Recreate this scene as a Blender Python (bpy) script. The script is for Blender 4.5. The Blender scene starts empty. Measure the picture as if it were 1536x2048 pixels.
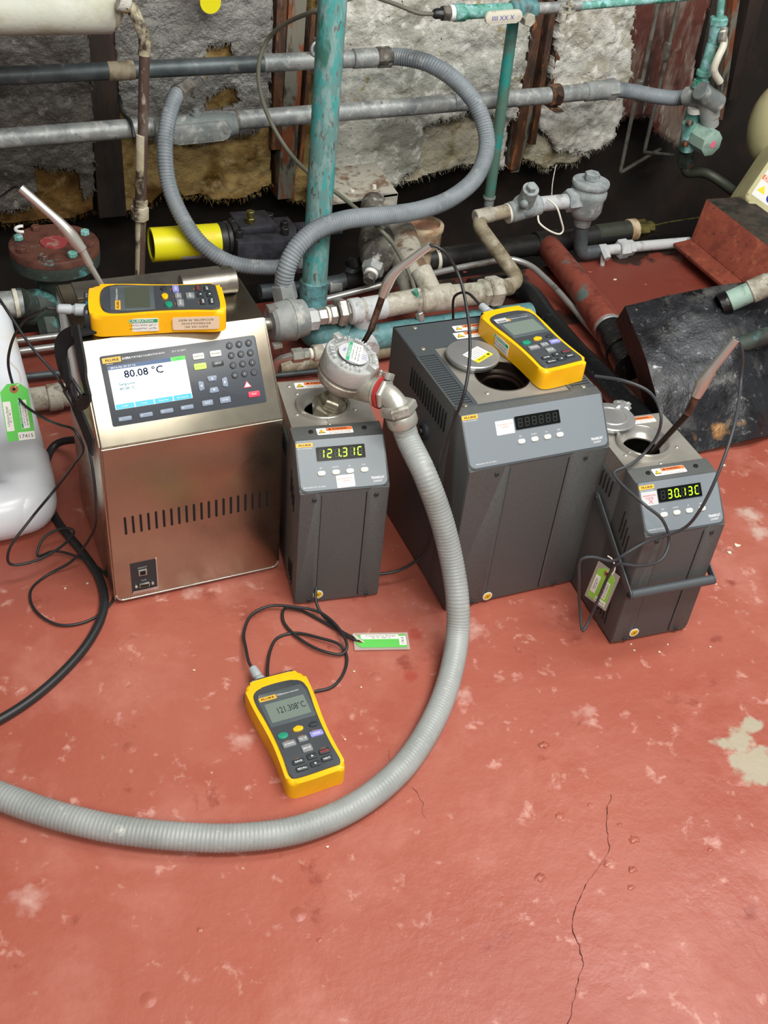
import bpy, bmesh, math, random
from math import radians, pi, cos, sin, sqrt, atan2
from mathutils import Vector, Matrix, noise
V = Vector
random.seed(7)
SC = bpy.context.scene
C = SC.collection

# ------------------------------------------------------------------ camera, world, light, exposure
FPX, PITCH, ROLL, CAMH, HEAD = 2133.7, radians(39.515), radians(6.3185), 1.0835, radians(27.27)
_f = V((sin(HEAD) * cos(PITCH), cos(HEAD) * cos(PITCH), -sin(PITCH)))
_r0 = V((cos(HEAD), -sin(HEAD), 0)); _u0 = _r0.cross(_f)
_r = _r0 * cos(ROLL) + _u0 * sin(ROLL); _u = _u0 * cos(ROLL) - _r0 * sin(ROLL)
cd = bpy.data.cameras.new('camera'); cam = bpy.data.objects.new('camera', cd); C.objects.link(cam)
cd.sensor_fit = 'VERTICAL'; cd.sensor_height = 36; cd.lens = FPX / 2048 * 36; cd.clip_start = 0.02
_m = Matrix((_r, _u, -_f)).transposed().to_4x4(); _m.translation = V((0, 0, CAMH)); cam.matrix_world = _m
SC.camera = cam
SC.view_settings.view_transform = 'Standard'; SC.view_settings.look = 'None'
SC.view_settings.gamma = 1; SC.view_settings.use_curve_mapping = False
SC.view_settings.exposure = 0.0
w = bpy.data.worlds.new('world'); SC.world = w; w.use_nodes = True
w.node_tree.nodes['Background'].inputs[0].default_value = (0.80, 0.86, 0.90, 1)
w.node_tree.nodes['Background'].inputs[1].default_value = 0.35

def area(name, loc, target, sx, sy, power, col=(1, 0.97, 0.9)):
    d = bpy.data.lights.new(name, 'AREA'); d.shape = 'RECTANGLE'; d.size = sx; d.size_y = sy; d.energy = power; d.color = col
    o = bpy.data.objects.new(name, d); C.objects.link(o); o.location = loc
    o.rotation_euler = (V(target) - V(loc)).to_track_quat('-Z', 'Y').to_euler(); return o
area('overhead_light', (0.75, 0.10, 2.28), (0.75, 0.35, 0), 1.3, 0.35, 46, (1, 0.98, 0.93))
area('overhead_light', (0.1, -1.1, 2.28), (0.4, 0.9, 0.2), 1.5, 0.6, 50, (1, 0.97, 0.88))
area('overhead_light', (1.5, 0.9, 2.1), (1.3, 2.25, 0.3), 1.2, 0.4, 26, (0.97, 1, 0.98))  # fill added to brighten the back wall, not an actual ceiling fixture

# ------------------------------------------------------------------ places in the room from sight lines
def ray(px, py): return _f + _r * ((px - 768) / FPX) - _u * ((py - 1024) / FPX)
def Q(px, py, z=None, Y=None, X=None):
    d = ray(px, py); o = V((0, 0, CAMH))
    t = (z - CAMH) / d.z if z is not None else (Y / d.y if Y is not None else X / d.x)
    return o + d * t
HN = V((sin(HEAD), cos(HEAD), 0))
def Qn(px, py, P, n=HN):
    d = ray(px, py); o = V((0, 0, CAMH)); return o + d * ((P - o).dot(n) / d.dot(n))
def R(P, px): return px * (P - V((0, 0, CAMH))).dot(_f) / FPX        # pixels to metres at P

# ------------------------------------------------------------------ colours and materials
def s2l(c): return c / 12.92 if c <= 0.04045 else ((c + 0.055) / 1.055) ** 2.4
def rgb(r, g, b): return (s2l(r / 255), s2l(g / 255), s2l(b / 255), 1)
MATS = {}
def mat(name, col, rough=0.5, metal=0.0, layers=(), bump=0, bscale=200, bdist=0.002, emit=None, estr=1, spec=0.5, rvar=0, stretch=(1, 1, 1), alpha=1, trans=0, coat=0, aniso=0):
    """layers: (colour, scale, low, high[, detail, seed, rough]) patches mixed over the base colour by noise"""
    if name in MATS: return MATS[name]
    m = bpy.data.materials.new(name); m.use_nodes = True; nt = m.node_tree; N = nt.nodes; L = nt.links
    b = N['Principled BSDF']; b.inputs['Roughness'].default_value = rough; b.inputs['Metallic'].default_value = metal
    b.inputs['Base Color'].default_value = col; b.inputs['Specular IOR Level'].default_value = spec
    b.inputs['Coat Weight'].default_value = coat; b.inputs['Transmission Weight'].default_value = trans; b.inputs['Alpha'].default_value = alpha
    if aniso: b.inputs['Anisotropic'].default_value = aniso
    if emit: b.inputs['Emission Color'].default_value = emit; b.inputs['Emission Strength'].default_value = estr
    tc = N.new('ShaderNodeTexCoord'); mp = N.new('ShaderNodeMapping'); mp.inputs['Scale'].default_value = stretch
    L.new(tc.outputs['Object'], mp.inputs['Vector']); co = mp.outputs['Vector']
    def nz(scale, detail=6, seed=0, dist=0.0):
        n = N.new('ShaderNodeTexNoise'); n.noise_dimensions = '4D'; n.inputs['W'].default_value = seed
        n.inputs['Scale'].default_value = scale; n.inputs['Detail'].default_value = detail; n.inputs['Roughness'].default_value = 0.62
        n.inputs['Distortion'].default_value = dist; L.new(co, n.inputs['Vector']); return n.outputs['Fac']
    cur = None
    for i, ly in enumerate(layers):
        c, sc, lo, hi = ly[:4]; det = ly[4] if len(ly) > 4 else 8; sd = ly[5] if len(ly) > 5 else i * 3.7 + len(name)
        mr = N.new('ShaderNodeMapRange'); mr.inputs[1].default_value = lo; mr.inputs[2].default_value = hi
        L.new(nz(sc, det, sd, 0.3), mr.inputs[0])
        mx = N.new('ShaderNodeMix'); mx.data_type = 'RGBA'; L.new(mr.outputs[0], mx.inputs[0])
        if cur: L.new(cur, mx.inputs[6])
        else: mx.inputs[6].default_value = col
        mx.inputs[7].default_value = c; cur = mx.outputs[2]
    if cur: L.new(cur, b.inputs['Base Color'])
    if rvar:
        mr = N.new('ShaderNodeMapRange'); mr.inputs[3].default_value = max(0.03, rough - rvar); mr.inputs[4].default_value = min(1, rough + rvar)
        mr.inputs[1].default_value = 0.3; mr.inputs[2].default_value = 0.7
        L.new(nz(bscale * 0.3, 5, 9), mr.inputs[0]); L.new(mr.outputs[0], b.inputs['Roughness'])
    if bump:
        bn = N.new('ShaderNodeBump'); bn.inputs['Strength'].default_value = bump; bn.inputs['Distance'].default_value = bdist
        L.new(nz(bscale, 6, 5), bn.inputs['Height']); L.new(bn.outputs[0], b.inputs['Normal'])
    MATS[name] = m; return m

M_ = {}
def D(k, *a, **kw): M_[k] = mat(k, *a, **kw); return M_[k]
D('stainless', rgb(180, 172, 154), 0.28, 1.0, layers=[(rgb(165, 156, 140), 6, 0.45, 0.7)], stretch=(1, 1, 1), bump=0.03, bscale=30, rvar=0.05)
D('stainless_dull', rgb(150, 146, 138), 0.38, 0.85, layers=[(rgb(95, 92, 85), 25, 0.5, 0.8)], rvar=0.08, bscale=60)
D('steel_bright', rgb(196, 194, 188), 0.24, 0.7, rvar=0.08, bscale=100)
D('steel_probe', rgb(200, 198, 190), 0.26, 0.7)
D('steel_stained', rgb(112, 86, 72), 0.35, 0.5, layers=[(rgb(60, 45, 38), 60, 0.4, 0.6)])
D('steel_dark', rgb(60, 50, 45), 0.35, 0.8)
D('membrane', rgb(62, 68, 76), 0.42)
D('membrane_deep', rgb(50, 54, 60), 0.4)
D('ink_white', rgb(225, 228, 230), 0.6); D('ink_black', rgb(18, 18, 20), 0.6); D('ink_red', rgb(200, 40, 45), 0.6); D('ink_blue', rgb(40, 50, 160), 0.6); D('ink_grey', rgb(150, 150, 150), 0.6)
D('badge_yellow', rgb(232, 176, 60), 0.5); D('ink_green', rgb(20, 130, 95), 0.6); D('ink_orange', rgb(225, 120, 40), 0.6)
D('lcd_white', rgb(200, 205, 210), 0.7, spec=0.1, emit=rgb(235, 242, 252), estr=0.85)
D('lcd_blue', rgb(20, 150, 210), 0.3, emit=rgb(10, 150, 215), estr=0.6)
D('lcd_navy', rgb(25, 60, 100), 0.3, emit=rgb(30, 75, 125), estr=0.4)
D('lcd_green', rgb(60, 190, 60), 0.3, emit=rgb(60, 200, 60), estr=0.5)
D('lcd_ink', rgb(12, 20, 48), 0.8, spec=0.05); D('lcd_teal', rgb(20, 110, 110), 0.8, spec=0.05)
D('key_grey', rgb(125, 140, 160), 0.5); D('key_white', rgb(215, 218, 212), 0.5); D('key_green', rgb(180, 245, 100), 0.5, emit=rgb(170, 255, 60), estr=0.5)
D('key_dark', rgb(48, 52, 58), 0.4); D('key_red', rgb(225, 50, 80), 0.5, emit=rgb(230, 30, 60), estr=0.3); D('lamp_pink', rgb(255, 200, 210), 0.5, emit=rgb(255, 170, 190), estr=1.0)
D('vent_black', rgb(10, 10, 11), 0.8)
D('bath_grey', rgb(85, 88, 88), 0.5, layers=[(rgb(77, 80, 80), 400, 0.4, 0.6)], bump=0.12, bscale=1500, bdist=0.0006)
D('bath_panel', rgb(118, 127, 134), 0.45, bump=0.05, bscale=1500, bdist=0.0005)
D('bath_strip', rgb(72, 78, 82), 0.45, bump=0.1, bscale=1500, bdist=0.0005)
D('bath_wear', rgb(150, 152, 150), 0.4)
D('plate_grey', rgb(158, 155, 148), 0.38, 0.35, rvar=0.06, bscale=80, layers=[(rgb(140, 137, 128), 10, 0.45, 0.7)])
D('well_metal', rgb(130, 125, 115), 0.3, 1.0, layers=[(rgb(60, 56, 50), 50, 0.4, 0.7)])
D('led_window', rgb(8, 12, 10), 0.15)
D('led_green', rgb(160, 230, 30), 0.4, emit=rgb(175, 245, 20), estr=1.5)
D('led_off', rgb(46, 50, 50), 0.5)
D('button_cream', rgb(226, 228, 210), 0.5)
D('sticker_white', rgb(232, 232, 228), 0.5); D('sticker_cream', rgb(226, 205, 178), 0.6); D('sticker_orange', rgb(230, 120, 60), 0.5); D('sticker_yellow', rgb(240, 220, 40), 0.5); D('sticker_green', rgb(40, 160, 110), 0.5); D('sticker_gold', rgb(235, 190, 40), 0.5)
D('sticker_grey', rgb(190, 192, 196), 0.5)
D('rubber_yellow', rgb(250, 188, 12), 0.42, layers=[(rgb(240, 168, 10), 30, 0.5, 0.8)], bump=0.08, bscale=600, bdist=0.0006)
D('meter_grey', rgb(62, 67, 72), 0.45, bump=0.05, bscale=900, bdist=0.0004)
D('meter_edge', rgb(46, 50, 54), 0.5)
D('meter_window', rgb(84, 92, 96), 0.18)
D('lcd_panel', rgb(116, 130, 122), 0.2); D('lcd_panel_dark', rgb(78, 84, 72), 0.2)
D('btn_green', rgb(32, 140, 110), 0.4); D('btn_yellow', rgb(245, 185, 20), 0.4); D('btn_lilac', rgb(140, 140, 205), 0.5); D('btn_grey', rgb(128, 132, 134), 0.5); D('btn_dark', rgb(50, 55, 58), 0.5)
D('plug_grey', rgb(160, 168, 172), 0.5); D('cable_black', rgb(34, 36, 38), 0.45); D('cable_grey', rgb(56, 60, 64), 0.5)
D('cable_olive', rgb(105, 105, 92), 0.6)
D('tag_green', rgb(96, 200, 88), 0.55); D('tag_lime', rgb(150, 205, 80), 0.55); D('eyelet_brown', rgb(160, 100, 60), 0.7); D('string_white', rgb(225, 222, 210), 0.8)
D('sleeve_clear', rgb(220, 215, 205), 0.25, alpha=0.35)
D('pvc_white', rgb(226, 232, 240), 0.28, layers=[(rgb(222, 218, 200), 12, 0.55, 0.75)])
D('strap_black', rgb(26, 27, 30), 0.85, bump=0.3, bscale=900, bdist=0.001)
D('conduit_grey', rgb(156, 161, 160), 0.42, layers=[(rgb(136, 142, 140), 14, 0.4, 0.65), (rgb(190, 190, 184), 60, 0.6, 0.75)], bump=0.1, bscale=300)
D('conduit_blue', rgb(134, 142, 148), 0.55, layers=[(rgb(104, 112, 118), 10, 0.45, 0.65), (rgb(172, 174, 172), 40, 0.58, 0.75)], bump=0.15, bscale=250)
D('galv', rgb(160, 164, 163), 0.5, 0.3, layers=[(rgb(122, 128, 129), 16, 0.40, 0.62), (rgb(192, 193, 189), 50, 0.50, 0.68), (rgb(96, 96, 90), 120, 0.60, 0.68)], bump=0.25, bscale=160)
D('galv_dark', rgb(92, 100, 104), 0.5, 0.4, layers=[(rgb(66, 74, 76), 12, 0.4, 0.6), (rgb(150, 152, 150), 26, 0.58, 0.72)], bump=0.2, bscale=160)
D('galv_paint', rgb(150, 154, 152), 0.62, layers=[(rgb(112, 120, 120), 14, 0.42, 0.6), (rgb(200, 200, 194), 30, 0.56, 0.7)], bump=0.3, bscale=200)
D('cast_alu', rgb(172, 172, 162), 0.42, 0.4, layers=[(rgb(125, 120, 108), 18, 0.48, 0.66), (rgb(215, 214, 206), 40, 0.56, 0.7)], bump=0.35, bscale=220)
D('cast_cap', rgb(186, 190, 188), 0.45, 0.35, layers=[(rgb(140, 146, 144), 30, 0.5, 0.66)], bump=0.3, bscale=220)
D('zinc', rgb(182, 182, 174), 0.34, 0.5, layers=[(rgb(120, 116, 104), 35, 0.5, 0.68)], bump=0.2, bscale=200)
D('nut_steel', rgb(165, 165, 158), 0.35, 0.5, layers=[(rgb(110, 104, 92), 50, 0.5, 0.66)], bump=0.15, bscale=200)
D('nut_oily', rgb(160, 155, 138), 0.3, 0.4, layers=[(rgb(92, 86, 68), 50, 0.50, 0.68)], bump=0.08, bscale=200)
D('gasket_red', rgb(165, 45, 45), 0.6)
D('teal_pipe', rgb(100, 142, 140), 0.55, layers=[(rgb(66, 156, 154), 38, 0.48, 0.54), (rgb(128, 160, 158), 60, 0.50, 0.58), (rgb(104, 90, 82), 110, 0.56, 0.60), (rgb(58, 112, 100), 26, 0.57, 0.64)], stretch=(1, 1, 0.35), bump=0.3, bscale=120)
D('teal_bright', rgb(104, 164, 152), 0.55, layers=[(rgb(152, 202, 204), 44, 0.47, 0.56), (rgb(52, 134, 110), 30, 0.54, 0.62), (rgb(120, 120, 112), 60, 0.6, 0.7)], bump=0.4, bscale=180)
D('teal_thin', rgb(82, 116, 104), 0.55, layers=[(rgb(34, 142, 136), 9, 0.5, 0.58), (rgb(110, 120, 108), 40, 0.56, 0.7)], bump=0.2, bscale=180)
D('teal_low', rgb(84, 130, 134), 0.5, layers=[(rgb(110, 160, 165), 25, 0.5, 0.65), (rgb(74, 84, 80), 40, 0.52, 0.66), (rgb(150, 150, 140), 22, 0.6, 0.72)], bump=0.35, bscale=150)
D('pale_green', rgb(150, 178, 165), 0.6, layers=[(rgb(110, 130, 120), 40, 0.5, 0.66)], bump=0.3, bscale=200)
D('handle_white', rgb(214, 212, 196), 0.5, layers=[(rgb(170, 165, 140), 40, 0.55, 0.7)])
D('crusty_pipe', rgb(176, 172, 158), 0.8, layers=[(rgb(130, 124, 108), 24, 0.48, 0.62), (rgb(205, 203, 195), 40, 0.54, 0.68), (rgb(74, 70, 60), 60, 0.6, 0.7), (rgb(140, 150, 120), 12, 0.6, 0.7)], bump=0.7, bscale=160, bdist=0.003)
D('crusty_dark', rgb(112, 108, 100), 0.8, layers=[(rgb(64, 60, 56), 28, 0.44, 0.6), (rgb(190, 188, 180), 50, 0.56, 0.68)], bump=0.8, bscale=140, bdist=0.003)
D('beige_pipe', rgb(150, 140, 118), 0.7, layers=[(rgb(110, 100, 78), 26, 0.48, 0.62), (rgb(192, 188, 174), 30, 0.55, 0.7)], bump=0.5, bscale=150)
D('trap_grey', rgb(156, 164, 166), 0.6, layers=[(rgb(120, 130, 132), 30, 0.5, 0.66), (rgb(186, 190, 190), 50, 0.55, 0.68)], bump=0.6, bscale=330, bdist=0.002)
D('white_paint', rgb(190, 194, 196), 0.6, layers=[(rgb(140, 142, 142), 40, 0.54, 0.68)], bump=0.5, bscale=200)
D('black_pipe', rgb(34, 34, 34), 0.45, layers=[(rgb(60, 56, 48), 30, 0.55, 0.7)], bump=0.25, bscale=150)
D('olive_pipe', rgb(52, 56, 46), 0.5, layers=[(rgb(34, 34, 30), 30, 0.5, 0.7)], bump=0.3, bscale=150)
D('black_hose', rgb(16, 17, 19), 0.28, layers=[(rgb(60, 72, 84), 90, 0.6, 0.72)], bump=0.3, bscale=160)
D('brass_dirty', rgb(125, 118, 66), 0.45, 0.7, layers=[(rgb(70, 66, 40), 50, 0.48, 0.64)])
D('red_pipe', rgb(132, 64, 50), 0.5, layers=[(rgb(92, 104, 100), 13, 0.54, 0.60), (rgb(100, 42, 34), 30, 0.5, 0.66), (rgb(38, 34, 32), 60, 0.62, 0.7)], bump=0.4, bscale=150)
D('silver_tube', rgb(170, 172, 170), 0.38, 0.6, layers=[(rgb(115, 105, 80), 18, 0.52, 0.64)])
D('tube_dull', rgb(128, 128, 120), 0.45, 0.5, layers=[(rgb(90, 80, 66), 30, 0.5, 0.66)])
D('red_steel', rgb(140, 68, 50), 0.65, layers=[(rgb(118, 54, 40), 24, 0.45, 0.60), (rgb(50, 36, 30), 90, 0.60, 0.66), (rgb(160, 92, 62), 40, 0.56, 0.7)], bump=0.5, bscale=140)
D('dirty_top', rgb(66, 58, 50), 0.8, layers=[(rgb(36, 34, 30), 40, 0.45, 0.6), (rgb(110, 74, 52), 30, 0.58, 0.7)], bump=0.6, bscale=160)
D('rust', rgb(92, 58, 36), 0.85, layers=[(rgb(58, 42, 34), 34, 0.46, 0.54), (rgb(146, 90, 48), 60, 0.56, 0.64), (rgb(108, 106, 96), 26, 0.58, 0.64)], stretch=(1, 1, 0.3), bump=0.8, bscale=120, bdist=0.004)
D('rust_dark', rgb(44, 34, 28), 0.85, layers=[(rgb(66, 46, 34), 14, 0.5, 0.66), (rgb(24, 20, 18), 30, 0.5, 0.66)], stretch=(1, 1, 0.3), bump=0.7, bscale=120, bdist=0.003)
D('rib_grey', rgb(112, 110, 98), 0.75, layers=[(rgb(122, 66, 36), 26, 0.50, 0.56), (rgb(60, 54, 46), 50, 0.54, 0.62)], stretch=(1, 1, 0.3), bump=0.6, bscale=120, bdist=0.003)
D('rusty_plate', rgb(92, 48, 40), 0.7, layers=[(rgb(128, 112, 100), 16, 0.50, 0.60), (rgb(52, 38, 36), 10, 0.48, 0.6), (rgb(170, 160, 145), 40, 0.58, 0.66)], stretch=(1, 1, 0.22), bump=0.6, bscale=100, bdist=0.004)
D('foil', rgb(150, 149, 145), 0.36, 0.4, layers=[(rgb(118, 116, 112), 9, 0.42, 0.62), (rgb(178, 176, 170), 60, 0.56, 0.70), (rgb(104, 94, 60), 80, 0.64, 0.68)], bump=0.9, bscale=70, bdist=0.010)
D('foil_dark', rgb(104, 100, 94), 0.45, 0.35, layers=[(rgb(78, 74, 69), 12, 0.44, 0.6), (rgb(140, 136, 128), 40, 0.57, 0.66)], bump=0.8, bscale=70, bdist=0.008)
D('wool_brown', rgb(112, 84, 46), 0.95, layers=[(rgb(74, 52, 28), 12, 0.45, 0.6), (rgb(140, 118, 78), 30, 0.54, 0.7)], bump=0.8, bscale=120, bdist=0.006, spec=0.1)
D('wool_gold', rgb(168, 142, 92), 0.95, layers=[(rgb(112, 84, 44), 10, 0.45, 0.6), (rgb(176, 160, 118), 30, 0.54, 0.7), (rgb(60, 46, 26), 70, 0.64, 0.72)], bump=0.9, bscale=120, bdist=0.006, spec=0.1)
D('wool_cream', rgb(210, 203, 180), 0.95, layers=[(rgb(164, 150, 112), 14, 0.48, 0.64), (rgb(216, 212, 200), 40, 0.52, 0.7), (rgb(90, 76, 50), 80, 0.66, 0.74)], bump=1.0, bscale=110, bdist=0.008, spec=0.1)
D('lagging', rgb(200, 200, 190), 0.85, layers=[(rgb(168, 168, 156), 9, 0.46, 0.60), (rgb(226, 226, 218), 40, 0.52, 0.60), (rgb(160, 146, 98), 20, 0.60, 0.67), (rgb(58, 54, 46), 110, 0.64, 0.68)], bump=1.0, bscale=90, bdist=0.007, spec=0.15)
D('lagging_white', rgb(212, 211, 202), 0.85, layers=[(rgb(182, 178, 162), 12, 0.48, 0.62), (rgb(232, 231, 225), 40, 0.52, 0.62), (rgb(84, 74, 56), 80, 0.64, 0.68)], bump=1.0, bscale=90, bdist=0.007, spec=0.15)
D('jacket_white', rgb(200, 204, 192), 0.55, layers=[(rgb(168, 168, 140), 7, 0.5, 0.68), (rgb(120, 112, 78), 18, 0.62, 0.74)], bump=0.3, bscale=50, bdist=0.004)
D('cream_pipe', rgb(176, 168, 140), 0.7, layers=[(rgb(60, 48, 40), 16, 0.49, 0.56), (rgb(204, 198, 178), 30, 0.52, 0.66), (rgb(90, 150, 140), 12, 0.62, 0.68)], bump=0.5, bscale=150)
D('pipe_brown', rgb(84, 66, 58), 0.6, layers=[(rgb(120, 112, 104), 25, 0.52, 0.64), (rgb(170, 164, 146), 40, 0.6, 0.68)], stretch=(1, 1, 0.4), bump=0.4, bscale=150)
D('flange_red', rgb(98, 60, 48), 0.6, layers=[(rgb(70, 40, 34), 25, 0.45, 0.62), (rgb(96, 128, 124), 40, 0.60, 0.66)], bump=0.4, bscale=140)
D('flange_green', rgb(60, 72, 66), 0.6, layers=[(rgb(80, 140, 140), 30, 0.56, 0.62), (rgb(42, 46, 42), 20, 0.48, 0.64), (rgb(110, 60, 40), 24, 0.62, 0.68)], bump=0.4, bscale=140)
D('flange_disc', rgb(150, 60, 62), 0.55, layers=[(rgb(150, 130, 118), 60, 0.5, 0.6)])
D('cyl_yellow', rgb(232, 224, 30), 0.4, layers=[(rgb(120, 112, 20), 90, 0.66, 0.72)])
D('block_dark', rgb(58, 58, 66), 0.45, layers=[(rgb(40, 40, 46), 30, 0.45, 0.6), (rgb(150, 150, 150), 160, 0.70, 0.74)], bump=0.2, bscale=200)
D('cup_beige', rgb(190, 172, 145), 0.6, layers=[(rgb(150, 118, 84), 25, 0.5, 0.64), (rgb(84, 60, 40), 60, 0.62, 0.7)], bump=0.3, bscale=150)
D('gel_pink', rgb(196, 150, 125), 0.35, layers=[(rgb(160, 110, 84), 30, 0.45, 0.6)], bump=0.6, bscale=80, bdist=0.004)
D('drum_cream', rgb(196, 190, 146), 0.45, layers=[(rgb(176, 168, 124), 12, 0.5, 0.66), (rgb(110, 100, 70), 90, 0.66, 0.72)])
D('tar_sheet', rgb(42, 44, 48), 0.28, 0.35, layers=[(rgb(104, 104, 102), 11, 0.55, 0.70), (rgb(158, 118, 74), 8, 0.62, 0.68), (rgb(24, 24, 26), 34, 0.50, 0.62), (rgb(150, 152, 150), 70, 0.60, 0.72)], bump=0.5, bscale=150, bdist=0.003, rvar=0.1)
D('tar_black', rgb(18, 18, 20), 0.22, layers=[(rgb(60, 58, 56), 60, 0.58, 0.7)], bump=0.5, bscale=90, bdist=0.004)
D('bracket_pale', rgb(168, 164, 152), 0.8, layers=[(rgb(116, 92, 70), 20, 0.52, 0.62), (rgb(90, 84, 74), 50, 0.55, 0.68)], bump=0.7, bscale=120)
D('bilge', rgb(22, 20, 16), 0.6, layers=[(rgb(38, 34, 26), 14, 0.5, 0.66), (rgb(110, 108, 100), 130, 0.70, 0.73)], bump=0.6, bscale=90, bdist=0.004)
D('hull_dark', rgb(34, 28, 24), 0.9, layers=[(rgb(54, 40, 32), 8, 0.48, 0.64)], bump=0.4, bscale=60)
D('ceiling_paint', rgb(200, 196, 182), 0.8); D('chip_pale', rgb(214, 206, 186), 0.8); D('chip_red', rgb(165, 84, 70), 0.7)
D('crack_dark', rgb(72, 30, 26), 0.9)
D('label_pink', rgb(235, 120, 150), 0.6)
# ------------------------------------------------------------------ mesh building
def catmull(pts, step):
    pts = [V(p) for p in pts]
    if len(pts) == 2:
        n = max(1, int((pts[1] - pts[0]).length / step)); return [pts[0].lerp(pts[1], i / n) for i in range(n + 1)]
    P = [pts[0] * 2 - pts[1]] + pts + [pts[-1] * 2 - pts[-2]]; out = []
    for i in range(1, len(P) - 2):
        a, b, c, d = P[i - 1], P[i], P[i + 1], P[i + 2]
        e = 0.5; t0 = 0; t1 = t0 + max((b - a).length, 1e-6) ** e; t2 = t1 + max((c - b).length, 1e-6) ** e; t3 = t2 + max((d - c).length, 1e-6) ** e
        n = max(2, int((c - b).length / step))
        for k in range(n):
            t = t1 + (t2 - t1) * k / n
            A1 = a * ((t1 - t) / (t1 - t0)) + b * ((t - t0) / (t1 - t0)); A2 = b * ((t2 - t) / (t2 - t1)) + c * ((t - t1) / (t2 - t1)); A3 = c * ((t3 - t) / (t3 - t2)) + d * ((t - t2) / (t3 - t2))
            B1 = A1 * ((t2 - t) / (t2 - t0)) + A2 * ((t - t0) / (t2 - t0)); B2 = A2 * ((t3 - t) / (t3 - t1)) + A3 * ((t - t1) / (t3 - t1))
            out.append(B1 * ((t2 - t) / (t2 - t1)) + B2 * ((t - t1) / (t2 - t1)))
    out.append(pts[-1]); return out
def bend(pts, rad, n=6):
    """straight runs with rounded corners"""
    pts = [V(p) for p in pts]; out = [pts[0]]
    for i in range(1, len(pts) - 1):
        a, b, c = pts[i - 1], pts[i], pts[i + 1]; r = min(rad, (a - b).length * 0.49, (c - b).length * 0.49)
        p = b + (a - b).normalized() * r; q = b + (c - b).normalized() * r
        for k in range(n + 1):
            t = k / n; out.append(p * (1 - t) ** 2 + b * 2 * t * (1 - t) + q * t * t)
    out.append(pts[-1]); return out

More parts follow.
